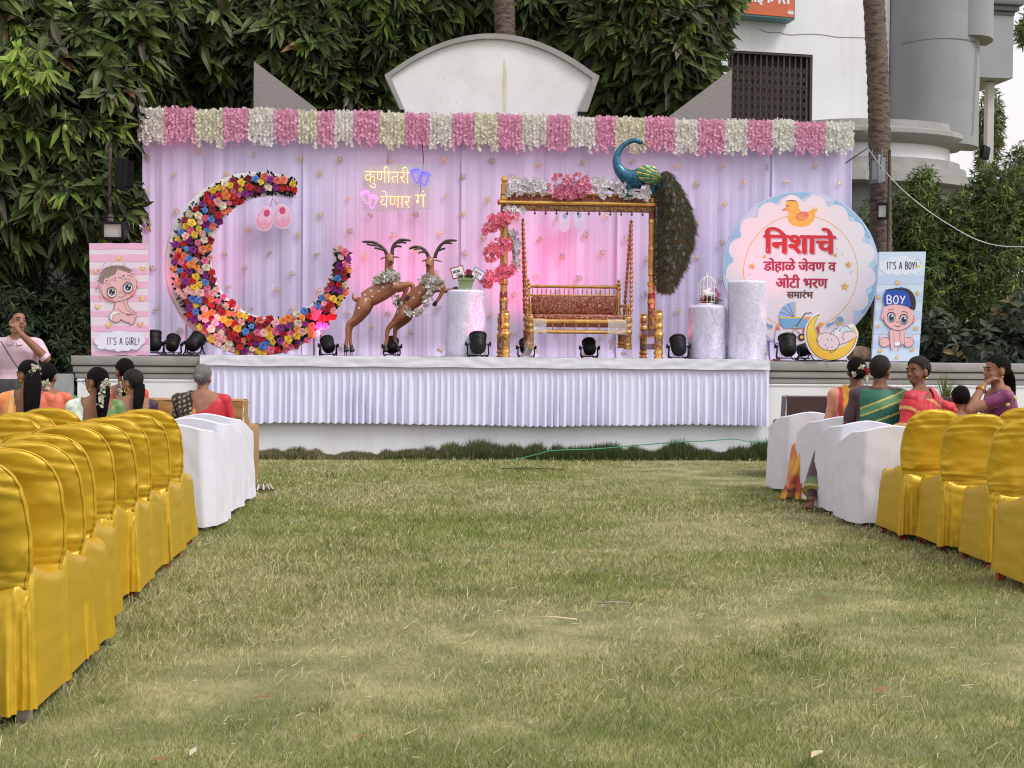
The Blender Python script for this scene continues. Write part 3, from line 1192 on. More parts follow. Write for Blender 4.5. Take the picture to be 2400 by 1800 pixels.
tl = mango('mango_tree', 'dusty mango tree with bright young leaves at the far left, leaning over the floodlight pole',
           [blob(-260, 150, -160, 240, 17.6, 1.3), blob(-60, 330, 60, 420, 17.6, 1.2), blob(-200, 120, 200, 520, 17.2, 1.1), blob(60, 320, 340, 590, 17.4, 0.8), blob(-140, 90, 420, 640, 17.2, 0.7),
            blob(200, 430, -120, 230, 18.6, 1.2), blob(330, 640, -140, 200, 19.8, 1.0), blob(250, 345, 200, 470, 18.6, 0.7), blob(340, 480, 140, 330, 20.2, .7), blob(180, 330, 480, 760, 19.4, .6)],
           (PY(20, 800, 18.6).x, 18.6), 9000, 290, 1, (-40, -30, 640, 640), p_young=0.07)
mango('mango_tree', 'dark mango tree standing behind the left half of the fan wall',
      [blob(420, 700, -140, 260, 20.4, 1.1), blob(560, 860, -120, 290, 20.2, 1.2), blob(760, 1020, -150, 200, 20.5, 1.1), blob(840, 1160, -200, 100, 20.8, 1.1), blob(650, 930, 80, 330, 20.6, 0.9)],
      (PY(700, 800, 21.2).x, 21.4), 7600, 290, 2, (380, -30, 1200, 270))
mango('mango_tree', 'dark mango tree between the fan wall and the barred window',
      [blob(1080, 1420, -220, 110, 20.8, 1.1), blob(1340, 1660, -150, 220, 20.0, 1.1), blob(1480, 1680, -60, 250, 19.6, 0.8), blob(1360, 1600, 60, 330, 20.3, 0.9), blob(1240, 1440, 40, 300, 20.9, 0.9), blob(1560, 1705, -130, 130, 19.5, 0.6)],
      (PY(1470, 800, 20.9).x, 21.0), 6800, 290, 3, (1080, -30, 1730, 290), p_young=0.03)
rr = random.Random(77)
for _ in range(20):
    px, py = rr.uniform(0, 115), rr.gauss(172, 30)
    p = PY(px, py, 15.95)
    inst('leaf_cluster', CL[10 + rr.randrange(2)], tl, p - tl.location, (rr.uniform(-.4, .4), rr.uniform(-.6, .6), rr.uniform(-.7, .7)), rr.uniform(.7, 1.0))
FR = mat('mango_green', (0.22, 0.30, 0.10), 0.45)
for (px, py) in ((152, 300), (164, 12), (1608, 108)):
    b = MB()
    b.ell((0, 0, 0), (0.030, 0.030, 0.045), 10, 8)
    b.tube([(0, 0, 0.04), (0.01, 0, 0.22)], 0.003, 5)
    o = b.build('mango_fruit', FR, tl if px < 1000 else None, 180)
    p = PY(px, py, 16.2 if px < 1000 else 18.7)
    if px < 1000:
        o.location = p - tl.location
    else:
        o.location = p
        tag(o, 'green mango hanging at the right edge of the dark mango tree', 'fruit')


# palms
def palm(label, px_b, px_t, Y, rad, seed, zt=10.5):
    rr = random.Random(seed)
    p0 = PY(px_b, 838, Y)
    p1 = PY(px_t, 0, Y)
    root = thing('palm_tree', label, 'tree', (p0.x, Y, 0), 0, 'palm trunks')
    slope = (p1.x - p0.x) / (p1.z - p0.z)
    prof = []
    z = -0.1
    b = MB()
    nz_, na = 260, 28
    vs, fs = [], []
    for i in range(nz_):
        z = -0.1 + (zt + 0.1) * i / (nz_ - 1)
        ring = (z / 0.115 + 0.6 * mnoise.noise((z * 1.7, seed, 0))) % 1.0
        for k in range(na):
            a = 2 * PI * k / na
            rg = (z / 0.115 + 0.9 * mnoise.noise((math.cos(a) * 1.1, math.sin(a) * 1.1, z * 1.9 + seed))) % 1.0
            rr_ = rad * (1.05 - 0.012 * z) * (1 + 0.11 * (1 - rg) ** 1.5 + 0.05 * mnoise.noise((math.cos(a) * 3, math.sin(a) * 3, z * 7)) - 0.03)
            vs.append((slope * z + rr_ * math.cos(a) + 0.03 * math.sin(z * 0.9 + seed), rr_ * math.sin(a), z))
    for i in range(nz_ - 1):
        for k in range(na):
            k2 = (k + 1) % na
            fs.append((i * na + k, i * na + k2, (i + 1) * na + k2, (i + 1) * na + k))
    b.add(vs, fs)
    b.build('trunk', mat('palm_bark', (0.23, 0.17, 0.135), 0.95, var=0.6, vs=7, bump=1.0, bs=18, stretch=(1, 1, 2.8), col2=(0.045, 0.033, 0.028)), root, 60)
    for k in range(13):
        a = 2 * PI * k / 13 + rr.uniform(-.2, .2)
        f = MB()
        for i in range(22):
            t = i / 21
            cpt = Vector((math.cos(a) * 2.6 * t, math.sin(a) * 2.6 * t, zt + 0.9 * t - 2.0 * t * t))
            for s_ in (-1, 1):
                sd = Vector((-math.sin(a), math.cos(a), 0)) * s_
                Lf = 0.55 * math.sin(PI * min(1, t + 0.12)) + 0.08
                tip = cpt + sd * Lf + Vector((math.cos(a) * .2, math.sin(a) * .2, -0.25 * Lf))
                dx = Vector((math.cos(a), math.sin(a), 0)) * 0.03
                f.add([cpt - dx + Vector((slope * zt, 0, 0)), cpt + dx + Vector((slope * zt, 0, 0)), tip + Vector((slope * zt, 0, 0))], [(0, 1, 2)])
        f.build('frond', mat('frond', (0.06, 0.10, 0.025), 0.5, transl=0.2), root, 0)
    return root


palm('rough brown palm trunk standing in front of the white building and holding two lamps', 2088, 2056, 19.0, 0.155, 3)
palm('grey palm trunk rising just behind the top of the fan wall', 1192, 1182, 19.6, 0.16, 9, 9.5)


# bushes
def bush(name, label, blobs, n, L, wr, base, young, py_, seed, stem=True, droop=0.3, group=None, nleaf=6):
    r = np.random.default_rng(seed)
    c0 = blobs[0]
    o3 = np.array([c0[0], c0[1], 0])
    root = thing(name, label, 'bush', (c0[0], c0[1], 0), 0, group)
    P, D = shell_points(blobs, n, r, 0.3)
    D = D + np.array([0, -0.25, 0.4]) + 0.5 * r.normal(size=D.shape)
    D /= np.linalg.norm(D, axis=1, keepdims=True)
    k = P[:, 2] > 0.03
    P, D = P[k], D[k]
    T, _ = whorls(P, D, nleaf, L, r, droop, wr, lite=True)
    C = tone_leaves(len(P), nleaf, r, base, young, py_, (0.16, 0.12, 0.05), 0.01)
    o = tri_mesh('foliage', T - o3, C, LEAF)
    o.parent = root
    b = MB()
    rr = random.Random(seed)
    for q in blobs:
        for _ in range(3):
            e = Vector((q[0] - c0[0] + rr.uniform(-.6, .6) * q[3], q[1] - c0[1] + rr.uniform(-.4, .4) * q[4], q[2] + q[5] * 0.6))
            s_ = Vector((q[0] - c0[0] + rr.uniform(-.1, .1), q[1] - c0[1], 0))
            b.tube([s_, (s_ + e) / 2 + Vector((rr.uniform(-.1, .1), 0, 0)), e], [0.025, 0.018, 0.006], 5)
    b.build('stem', BARK, root, 180)
    return root


DG, DY = (0.078, 0.122, 0.034), (0.19, 0.27, 0.055)
bush('willow_bush', 'dense narrow leaved bush just right of the palm trunk', [blob(2090, 2260, 470, 900, 20.0, 0.7), blob(2060, 2220, 420, 640, 20.1, 0.55), blob(2130, 2200, 385, 520, 20.1, 0.3), blob(1985, 2120, 450, 900, 20.2, 0.5)], 5200, 0.13, 0.085, DG, DY, 0.16, 41, group='bushes right of the stage')
bush('willow_bush', 'dense narrow leaved bush rising highest at the right edge behind the hanging cable', [blob(2230, 2440, 440, 930, 19.8, 0.8), blob(2260, 2390, 380, 560, 19.9, 0.5), blob(2340, 2460, 380, 620, 19.9, 0.5), blob(2190, 2300, 440, 640, 19.9, 0.5)], 5600, 0.13, 0.085, DG, DY, 0.16, 42, group='bushes right of the stage')
bush('broad_leaved_bush', 'low broad leaved bush behind the seated women at the right', [blob(2200, 2420, 770, 1010, 17.2, 0.6), blob(2140, 2260, 730, 930, 17.6, 0.4), blob(2310, 2460, 690, 900, 17.5, 0.5)], 900, 0.19, 0.22, (0.05, 0.066, 0.042), (0.1, 0.14, 0.06), 0.06, 43, nleaf=5)
bush('bamboo', 'yellow green bamboo foliage glimpsed past the slim column', [blob(2296, 2340, 200, 420, 28.0, 0.6), blob(2355, 2440, 330, 560, 28.0, 0.8), blob(2300, 2420, 420, 620, 28, .8), blob(2385, 2440, 30, 110, 28, .4)], 2600, 0.2, 0.08, (0.13, 0.17, 0.05), (0.24, 0.28, 0.1), 0.25, 44)
bush('leafy_bush', 'dark glossy bush behind the man in the pink shirt', [blob(-60, 130, 640, 960, 17.0, 0.6), blob(60, 215, 720, 960, 17.2, 0.5), blob(100, 230, 650, 840, 17.4, 0.5), blob(-40, 110, 560, 760, 17.6, 0.5), blob(180, 330, 640, 960, 18.6, .5)], 2600, 0.15, 0.13, (0.035, 0.055, 0.026), (0.08, 0.12, 0.04), 0.07, 45, nleaf=6)


def grass_plant(label, px, py, Y, n, L, seed, col):
    rr = random.Random(seed)
    p = PY(px, py, Y)
    root = thing('grass_plant', label, 'plant', (p.x, p.y, 0))
    for k in range(n):
        a = rr.uniform(0, 2 * PI)
        Ls = L * rr.uniform(0.6, 1.1)
        sp = rr.uniform(0.15, 0.6)
        b = MB()
        vs, fs = [], []
        for i in range(6):
            t = i / 5
            q = Vector((math.cos(a) * sp * Ls * t, math.sin(a) * sp * Ls * t, p.z + Ls * (t - 0.45 * sp * t * t)))
            sd = Vector((-math.sin(a), math.cos(a), 0)) * 0.011 * (1 - 0.9 * t)
            vs += [q - sd, q + sd]
        fs = [(2 * i, 2 * i + 1, 2 * i + 3, 2 * i + 2) for i in range(5)]
        b.add(vs, fs)
        b.build('blade', col, root, 180)
    return root


GP = mat('blade_green', (0.11, 0.15, 0.04), 0.5, transl=0.2, rand=0.4)
pl = grass_plant('spiky grass plant behind the child at the right', 2215, 952, 14.2, 46, 0.42, 4, GP)
pl = grass_plant('spiky low plant behind the woman with the flower crowned ponytail at the far left', 20, 960, 13.2, 40, 0.40, 5, GP)

# ================================================================ backdrop curtain
BD = 2.75          # metres behind the stage front
bdx0, bdx1 = SX(338, BD), SX(1985, BD)
zt = S(1160, 300, BD).z
back = thing('backdrop', 'sheer lavender backdrop curtain with scattered gold sequin flowers across the stage', 'curtain', Vector((0, STAGE_D, 0)) + N * BD, STAGE_YAW)
SHEER = mat('sheer_lavender', (0.665, 0.61, 0.86), 0.55, var=0.04, vs=3, sheen=0.25, transl=0.12, bump=0.04, bs=220)
NP = 9


def curtain_y(x, z):
    f = 0.022 * mnoise.noise((x * 4.2, z * 0.10, 0)) + 0.013 * mnoise.noise((x * 9.5, z * 0.16, 3)) + 0.003 * mnoise.noise((x * 27, z * 0.25, 7))
    f += 0.014 * abs(mnoise.noise((x * 2.3, z * 0.2, 11)))
    return f * (1.0 + 0.25 * (zt - z))


for k in range(NP):
    a = bdx0 + (bdx1 - bdx0) * k / NP
    e = bdx0 + (bdx1 - bdx0) * (k + 1) / NP
    b = MB()

    def fn(u, v, a=a, e=e, k=k):
        x = a - 0.03 + (e - a + 0.06) * u
        z = STAGE_Z + 0.012 + (zt - STAGE_Z) * v
        y = curtain_y(x, z)
        edge = min(u, 1 - u)
        y -= 0.02 * math.exp(-(edge / 0.035) ** 2) * (1 if k % 2 == 0 else 0.2)
        y += 0.008 * (k % 2)
        # hem lying on the floor
        if v < 0.06:
            y -= 0.10 * (1 - v / 0.06) ** 2 * (0.6 + 0.8 * mnoise.noise((x * 3, 2, 2)))
        # seam across at mid height
        zs = S(1100, 556, BD).z
        y -= 0.006 * math.exp(-((z - zs - 0.01 * mnoise.noise((x * 3, 0, 0))) / 0.012) ** 2)
        return (x, y, z)
    b.grid(fn, 110, 36)
    b.build('curtain_panel', SHEER, back, 180)
b = MB()
b.box(((bdx0 + bdx1) / 2, 0.16, (STAGE_Z + zt) / 2), (bdx1 - bdx0 - 0.05, 0.02, zt - STAGE_Z + 0.1))
b.build('lining', mat('backing_cloth', (0.70, 0.66, 0.84), 0.8), back, 30)
# gold motifs
GSEQ = mat('gold_sequin', (0.72, 0.56, 0.26), 0.35, 0.5, rand=0.35)
mo = []
for q in range(4):
    b = MB()
    rr = random.Random(q)
    for i in range(9):
        a = 2 * PI * i / 9 + rr.uniform(-.15, .15)
        L = 0.045 * rr.uniform(0.75, 1.1)
        ca, sa = math.cos(a), math.sin(a)
        w = 0.0055
        b.add([(0.012 * ca, -0.006, 0.012 * sa), (L * 0.6 * ca - w * sa, -0.012, L * 0.6 * sa + w * ca), (L * ca, -0.004, L * sa), (L * 0.6 * ca + w * sa, -0.012, L * 0.6 * sa - w * ca), (L * 0.6 * ca, -0.002, L * 0.6 * sa)],
              [(0, 1, 4), (1, 2, 4), (2, 3, 4), (3, 0, 4)])
    b.ell((0, -0.006, 0), (0.010, 0.006, 0.010), 8, 6)
    mo.append(mesh_data('motif', b.v, b.f, [GSEQ], 0))
rr = random.Random(12)
cnt = 0
col = 0
stepx = 0.33
x = bdx0 + 0.1
while x < bdx1 - 0.05:
    off = 0.27 if col % 2 else 0.0
    z = STAGE_Z + 0.12 + off
    while z < zt - 0.05:
        xx = x + rr.uniform(-.07, .07)
        zz = z + rr.uniform(-.05, .05)
        inst('motif', rr.choice(mo), back, (xx, curtain_y(xx, zz) - 0.024, zz), (0, rr.uniform(0, 6.28), 0), (rr.choice((.75, 1.05, 1.3, 1.3)), 1, 1.3))
        z += 0.53
        cnt += 1
    x += stepx
    col += 1

# ---------------------------------------------------------------- flower valance
GD = 2.60
edges = [322, 385, 455, 522, 580, 640, 695, 742, 780, 826, 886, 945, 1003, 1055, 1107, 1162, 1218, 1278, 1332, 1390, 1436, 1508, 1575, 1630, 1690, 1746, 1802, 1856, 1926, 1994]
val = thing('flower_valance', 'long valance of alternating white and pink flower strings along the top of the backdrop', 'garland', Vector((0, STAGE_D, 0)) + N * GD, STAGE_YAW)
PW = mat('petal_white', (0.78, 0.77, 0.70), 0.6, attr=True, transl=0.4)


def blossom(b, C, c, axis, size, rr, base, npet=5):
    ax = Vector(axis).normalized()
    t1 = ax.orthogonal().normalized()
    t2 = ax.cross(t1)
    a0 = rr.uniform(0, 6.28)
    for i in range(npet):
        a = a0 + 2 * PI * i / npet + rr.uniform(-.2, .2)
        d = t1 * math.cos(a) + t2 * math.sin(a)
        s_ = t1 * -math.sin(a) + t2 * math.cos(a)
        L = size * rr.uniform(0.75, 1.15)
        w = L * 0.48
        lift = rr.uniform(0.1, 0.75)
        p0 = Vector(c)
        p1 = p0 + d * L * 0.55 + ax * L * lift * 0.4 + s_ * w
        p2 = p0 + d * L * 0.55 + ax * L * lift * 0.4 - s_ * w
        p3 = p0 + d * L + ax * L * lift * rr.uniform(0.3, 1.0)
        b.add([p0, p1, p3, p2], [(0, 1, 2), (0, 2, 3)])
        v = rr.uniform(0.82, 1.12)
        C.extend([(base[0] * v * 0.93, base[1] * v * 0.93, base[2] * v * 0.93, 1)] + [(min(base[0] * v, .9), min(base[1] * v, .9), min(base[2] * v, .9), 1)] * 3)


for k in range(29):
    rr = random.Random(300 + k)
    pa, pb = edges[k], edges[k + 1]
    white = k % 2 == 0
    ztop = S((pa + pb) / 2, 250 + 8 * abs(0) + (pa - 322) * 0.021 + rr.uniform(-3, 3), GD).z
    xa, xb = SX(pa, GD), SX(pb, GD)
    ns = max(4, int(round((xb - xa) / 0.050)))
    b, C = MB(), []
    base = (0.88, 0.87, 0.82) if white else (0.88, 0.48, 0.66)
    if white and k in (2, 6, 10, 14, 20):
        base = (0.84, 0.82, 0.68)
    for s_ in range(ns):
        x = xa + (xb - xa) * (s_ + 0.5) / ns
        Ls = (0.41 + rr.uniform(0, 0.12)) * (1.0 if k > 0 else 1.05) - 0.02 * (k > 24)
        zz = ztop - rr.uniform(0, 0.03)
        j = 0
        while zz > ztop - Ls:
            depth_ = rr.uniform(-0.045, 0.02)
            blossom(b, C, (x + rr.uniform(-.016, .016), depth_, zz), (rr.uniform(-.6, .6), -1, rr.uniform(-.5, .35)), 0.024 * rr.uniform(0.8, 1.2), rr, base)
            zz -= rr.uniform(0.010, 0.017)
            j += 1
        # a thin backing so that the row closes
    b.box(((xa + xb) / 2, 0.035, ztop - 0.19), (xb - xa - 0.004, 0.03, 0.36))
    C.extend([(base[0] * .85, base[1] * .85, base[2] * .85, 1)] * 8)
    o = b.build('white_flower_band' if white else 'pink_flower_band', PW, val, 0, colors=C)
    o['kind'] = 'stuff'

# pipe carrying backdrop and valance
b = MB()
b.tube([(bdx0 - 0.05, 0.10, zt + 0.14), (bdx1 + 0.05, 0.10, zt + 0.14)], 0.022, 10)
o = b.build('pipe', STEEL, back, 60)
for xx in (bdx0 + 0.02, bdx1 - 0.02):
    b = MB()
    b.tube([(xx, 0.10, STAGE_Z), (xx, 0.10, zt + 0.14)], 0.022, 10)
    b.build('upright', STEEL, back, 60)

# ================================================================ shaping helper: fuse overlapping closed shapes
def fuse(b, voxel=0.006, smooth=2, adapt=0.0):
    me = bpy.data.meshes.new('fuse')
    me.from_pydata(b.v, [], b.f)
    o = bpy.data.objects.new('fuse', me)
    COL.objects.link(o)
    md = o.modifiers.new('r', 'REMESH')
    md.mode = 'VOXEL'
    md.voxel_size = voxel
    md.adaptivity = adapt
    if smooth:
        s_ = o.modifiers.new('s', 'SMOOTH')
        s_.factor = 0.5
        s_.iterations = smooth
    dg = bpy.context.evaluated_depsgraph_get()
    dg.update()
    ev = bpy.data.meshes.new_from_object(o.evaluated_get(dg))
    n = len(ev.vertices)
    co = np.empty(n * 3, np.float32)
    ev.vertices.foreach_get('co', co)
    nr = np.empty(n * 3, np.float32)
    ev.vertices.foreach_get('normal', nr)
    fs = [tuple(p.vertices) for p in ev.polygons]
    bpy.data.objects.remove(o)
    bpy.data.meshes.remove(me)
    bpy.data.meshes.remove(ev)
    return co.reshape(-1, 3), nr.reshape(-1, 3), fs


# ================================================================ crescent covered in roses
d = 1.25
FM = Frame(605, 15.2 + d - 0.25, R(17))
moon = thing('flower_crescent', 'tall crescent prop packed with multicoloured fabric roses on a white padded frame', 'prop', FM.o + Vector((0, 0, STAGE_Z)), FM.yaw)
OZ = STAGE_Z


def ml(px, py):
    x, z = FM.at(px, py)
    return x, z - OZ


OC, OR_, IC, IR = (604, 618), 216, (641, 600), 146


def moon_edge(t, k):
    """t 0..1 along the crescent, k 0 outer .. 1 inner, in photo pixels"""
    a = R(66 + (366 - 66) * t)
    ox, oy = OC[0] + OR_ * math.cos(a), OC[1] - OR_ * math.sin(a)
    a2 = R(72 + (368 - 72) * t)
    ix, iy = IC[0] + IR * math.cos(a2), IC[1] - IR * math.sin(a2)
    return ox + (ix - ox) * k, oy + (iy - oy) * k


NM = 72
satin = mat('white_satin', (0.66, 0.66, 0.68), 0.4, sheen=0.3, bump=0.25, bs=9)
b = MB()
vs, fs = [], []
for i in range(NM + 1):
    t = i / NM
    ring = []
    for (k, y, g_) in ((0.03, 0.0, 0), (0.0, 0.03, 0), (-0.015, 0.15, 0), (0.0, 0.27, 0), (0.04, 0.30, 0), (0.96, 0.30, 0), (1.0, 0.27, 0), (1.015, 0.15, 0), (1.0, 0.03, 0), (0.97, 0.0, 0)):
        x, z = ml(*moon_edge(t, k))
        wr = 0.008 * mnoise.noise((x * 5, z * 5, y * 9 + k * 4))
        ring.append((x + wr, y, z + wr))
    vs.extend(ring)
q = 10
for i in range(NM):
    for k in range(q):
        k2 = (k + 1) % q
        fs.append((i * q + k, i * q + k2, (i + 1) * q + k2, (i + 1) * q + k))
fs.append(tuple(range(q)))
fs.append(tuple(reversed(range(NM * q, NM * q + q))))
b.add(vs, fs)
b.build('padded_frame', satin, moon, 60)
b = MB()
for px in (438, 456, 742, 758):
    x, _ = ml(px, 800)
    zt_ = 0.55 if px < 600 else 0.42
    b.tube([(x, 0.2, 0.0), (x, 0.2, zt_)], 0.014, 8)
b.build('stand', STEEL, moon, 60)

ROSE_COLS = [((0.55, 0.012, 0.02), 16), ((0.30, 0.01, 0.03), 7), ((0.80, 0.16, 0.32), 11), ((0.86, 0.50, 0.50), 13), ((0.85, 0.58, 0.06), 13), ((0.84, 0.30, 0.07), 8), ((0.10, 0.26, 0.68), 8), ((0.24, 0.02, 0.24), 10), ((0.80, 0.72, 0.56), 9), ((0.84, 0.22, 0.15), 9)]


def rose_mesh(seed, col, k):
    rr = random.Random(seed)
    b = MB()
    C = []

    def petal(a, r0, r1, w, h0, h1, curl):
        ca, sa = math.cos(a), math.sin(a)
        for (jj) in range(1):
            pts = []
            for v in range(4):
                t = v / 3
                rad_ = r0 + (r1 - r0) * t ** 0.8 + (curl * max(0, t - 0.6))
                y = -(h0 + (h1 - h0) * math.sin(t * 1.75) / math.sin(1.57) * 1.0)
                for u in range(5):
                    s_ = (u / 4 - 0.5) * 2
                    ww = w * math.sin(PI * (0.22 + 0.62 * t)) * s_
                    cup = abs(s_) ** 2 * 0.16 * w
                    aa = rad_ - cup * 0.6
                    pts.append((aa * ca - ww * sa, y - cup * 0.3 + (0.004 if t == 1 and abs(s_) > .8 else 0), aa * sa + ww * ca))
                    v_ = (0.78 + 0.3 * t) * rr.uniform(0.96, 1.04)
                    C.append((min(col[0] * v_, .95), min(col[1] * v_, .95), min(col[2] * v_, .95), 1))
            fs = []
            for v in range(3):
                for u in range(4):
                    fs.append((v * 5 + u, v * 5 + u + 1, v * 5 + u + 6, v * 5 + u + 5))
            b.add(pts, fs)
    a0 = rr.uniform(0, 6)
    for (cnt, r0, r1, w, h0, h1, cu) in ((5, .012, .068, .040, .0, .026, .018), (5, .010, .050, .034, .010, .042, .012), (4, .006, .033, .027, .02, .052, .006), (3, .002, .018, .018, .03, .058, .0)):
        for i in range(cnt):
            petal(a0 + 2 * PI * i / cnt + rr.uniform(-.12, .12), r0, r1 * rr.uniform(.92, 1.08), w, h0, h1, cu)
        a0 += 0.7
    return mesh_data('rose', b.v, b.f, [mat('rose_fabric', (0.5, 0.1, 0.1), 0.65, attr=True, sheen=0.2, transl=0.1)], 180, None, C)


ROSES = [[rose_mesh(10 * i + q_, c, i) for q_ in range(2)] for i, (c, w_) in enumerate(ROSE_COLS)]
rr = random.Random(3)
pts = []
tries = 0
while tries < 30000 and len(pts) < 460:
    tries += 1
    t = rr.random() ** 0.93
    w2 = .26 * max(0, 1 - t / .16) + .22 * max(0, (t - .86) / .14)
    rim_ = .15 * min(1, max(0, (.62 - t) / .16))
    k = rr.uniform(0.02 + rim_ + w2 * .6, 0.97 - w2)
    x, z = ml(*moon_edge(t, k))
    # crowd near the middle of the crescent where it is wide
    if all((x - p[0]) ** 2 + (z - p[1]) ** 2 > 0.0047 for p in pts):
        pts.append((x, z, k, t))
wts = [w_ for _, w_ in ROSE_COLS]
bs_, BC, LC = MB(), [], []
for i, (x, z, k, t) in enumerate(pts):
    ci = rr.choices(range(len(ROSE_COLS)), wts)[0]
    y = -0.035 - 0.05 * math.sin(PI * k) + rr.uniform(-.012, .012)
    rot = ((0.5 - abs(k - .5)) * rr.uniform(-.5, .5) + rr.uniform(-.25, .25), rr.uniform(0, 6.28), (k - 0.5) * -0.3 + rr.uniform(-.25, .25))
    sc_ = rr.uniform(0.50, 0.80)
    me = ROSES[ci][rr.randrange(2)]
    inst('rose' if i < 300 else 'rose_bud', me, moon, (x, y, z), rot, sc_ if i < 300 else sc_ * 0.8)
# dark leaves tucked between the roses
b, C = MB(), []
for _ in range(2600):
    t, k = rr.random(), rr.uniform(0.12, 0.95)
    x, z = ml(*moon_edge(t, k))
    a = rr.uniform(0, 6.28)
    L, w = rr.uniform(.04, .075), rr.uniform(.012, .02)
    y0 = -0.015 - 0.03 * math.sin(PI * min(max(k, 0), 1))
    dx, dz = math.cos(a), math.sin(a)
    b.add([(x, y0, z), (x + dx * L * .5 - dz * w, y0 - rr.uniform(.02, .06), z + dz * L * .5 + dx * w), (x + dx * L, y0 - rr.uniform(.0, .03), z + dz * L), (x + dx * L * .5 + dz * w, y0 - rr.uniform(.0, .03), z + dz * L * .5 - dx * w)], [(0, 1, 2), (0, 2, 3)])
    v = rr.uniform(.5, 1.3)
    c = (0.045 * v, 0.055 * v, 0.036 * v, 1)
    C.extend([c] * 4)
o = b.build('leaves', LEAF, moon, 0, colors=C)
o['kind'] = 'stuff'


# ================================================================ stage lamps
def par_mesh():
    b = MB()
    # axis along +z from dome back (z=0) to open front (z=.26)
    prof = [(0.0, 0.0), (0.03, 0.002), (0.065, 0.014), (0.088, 0.038), (0.098, 0.07), (0.100, 0.075), (0.100, 0.10), (0.103, 0.102), (0.103, 0.116), (0.100, 0.118), (0.101, 0.17), (0.106, 0.172), (0.106, 0.19), (0.102, 0.192), (0.103, 0.235), (0.112, 0.238), (0.112, 0.262), (0.100, 0.262), (0.098, 0.235)]
    b.lathe(prof, 28, 0, caps=False)
    for k in range(10):
        a = 2 * PI * k / 10
        b.box((0.102 * math.cos(a), 0.102 * math.sin(a), 0.212), (0.012, 0.006, 0.028), M=None)
    return b


LENS = mat('lamp_red_lens', (0.9, 0.05, 0.12), 0.3, emit=6.0, ecol=(1.0, 0.10, 0.22))


def par(px, py, d, tilt, yaw, label, power, colr, scale=1.0, floor=True, spread=64):
    scale *= 0.80
    power *= 1.5
    p = S(px, 845, d)
    root = thing('stage_lamp', label, 'stage lamp', (p.x, p.y, STAGE_Z + 0.012), STAGE_YAW + yaw, 'black stage lamps on the stage floor')
    hz = 0.175 * scale
    Rm = Matrix.Translation((0, 0, hz)) @ Matrix.Rotation(-(PI / 2 - tilt), 4, 'X') @ Matrix.Scale(scale, 4) @ Matrix.Translation((0, 0, -0.13))
    b = MB()
    pm = par_mesh()
    b.add(pm.v, pm.f, 0, Rm)
    b.build('housing', BLACKP, root, 35)
    b = MB()
    b.lathe([(0.0, 0.232), (0.097, 0.232)], 24, M=Rm, caps=False)
    b.build('lens', LENS, root, 0)
    b = MB()
    for s_ in (-1, 1):
        b.tube([(s_ * 0.128 * scale, 0, hz), (s_ * 0.135 * scale, -0.02, 0.05), (s_ * 0.11 * scale, -0.10 * scale, 0.008)], 0.009, 6)
        b.tube([(s_ * 0.128 * scale, 0, hz), (s_ * 0.135 * scale, 0.02, 0.05), (s_ * 0.11 * scale, 0.10 * scale, 0.008)], 0.009, 6)
    b.tube([(-0.135 * scale, 0, 0.03), (0.135 * scale, 0, 0.03)], 0.008, 6)
    b.build('yoke', BLACKP, root, 40)
    for s_ in (-1, 1):
        b = MB()
        b.tube([(s_ * 0.098 * scale, 0, hz), (s_ * 0.165 * scale, 0, hz)], 0.008, 6)
        b.lathe([(0.026, -0.01), (0.028, 0.0), (0.026, 0.012)], 8, M=Matrix.Translation((s_ * 0.152 * scale, 0, hz)) @ Matrix.Rotation(PI / 2, 4, 'Y'))
        b.build('knob', BLACKP, root, 40)
    b = MB()
    rr = random.Random(px)
    b.tube(spl([(0.03, -0.11 * scale, 0.05), (0.05, -0.16, 0.012), (0.2 + rr.uniform(-.1, .1), -0.2, 0.008), (0.45, -0.12 + rr.uniform(-.1, .1), 0.008), (0.7, 0.1, 0.008)], 5), 0.006, 5)
    b.build('cable', BLACKP, root, 60)
    if power:
        sd = bpy.data.lights.new('lamp_beam', 'SPOT')
        sd.energy = power
        sd.color = colr
        sd.spot_size = R(spread)
        sd.spot_blend = 1.0
        sd.shadow_soft_size = 0.09
        so = bpy.data.objects.new('lamp_beam', sd)
        link(so, root)
        so.matrix_local = Rm @ Matrix.Translation((0, 0, 0.27)) @ Matrix.Rotation(PI, 4, 'X')
    return root


RED = (1.0, 0.04, 0.20)
PNK = (1.0, 0.10, 0.30)
T_ = R(41)
par(360, 805, 0.55, R(70), R(22), 'black stage lamp turned away beside the pink baby board', 25, PNK, 1.15)
par(404, 805, 0.95, T_, R(0), 'black stage lamp half hidden behind the lamp beside the pink baby board', 45, PNK)
par(455, 808, 0.50, R(35), R(-28), 'black stage lamp lying low in front of the left foot of the rose crescent', 12, PNK, 1.1)
par(769, 815, 1.05, T_, R(20), 'black stage lamp between the rose crescent and the deer', 70, RED)
par(918, 815, 1.25, T_, 0, 'black stage lamp standing behind the hind legs of the second deer', 70, RED)
par(1120, 818, 0.28, R(60), 0, 'black stage lamp in front of the fur plinth with the flower pot', 24, RED, 1.2)
par(1233, 818, 1.35, T_, 0, 'black stage lamp partly behind the hanging plastic of the swing seat', 65, RED)
par(1381, 818, 0.9, T_, 0, 'black stage lamp directly under the swing seat', 75, RED)
par(1590, 818, 0.40, R(50), 0, 'black stage lamp between the swing and the short fur plinth', 22, PNK, 1.15)
par(1846, 822, 0.25, R(58), R(-6), 'black stage lamp in front of the round banner beside the moon cut-out', 34, RED, 1.25)
par(1886, 826, 0.55, R(15), R(-70), 'black stage lamp lying on its side behind the moon cut-out', 0, RED, 1.0)


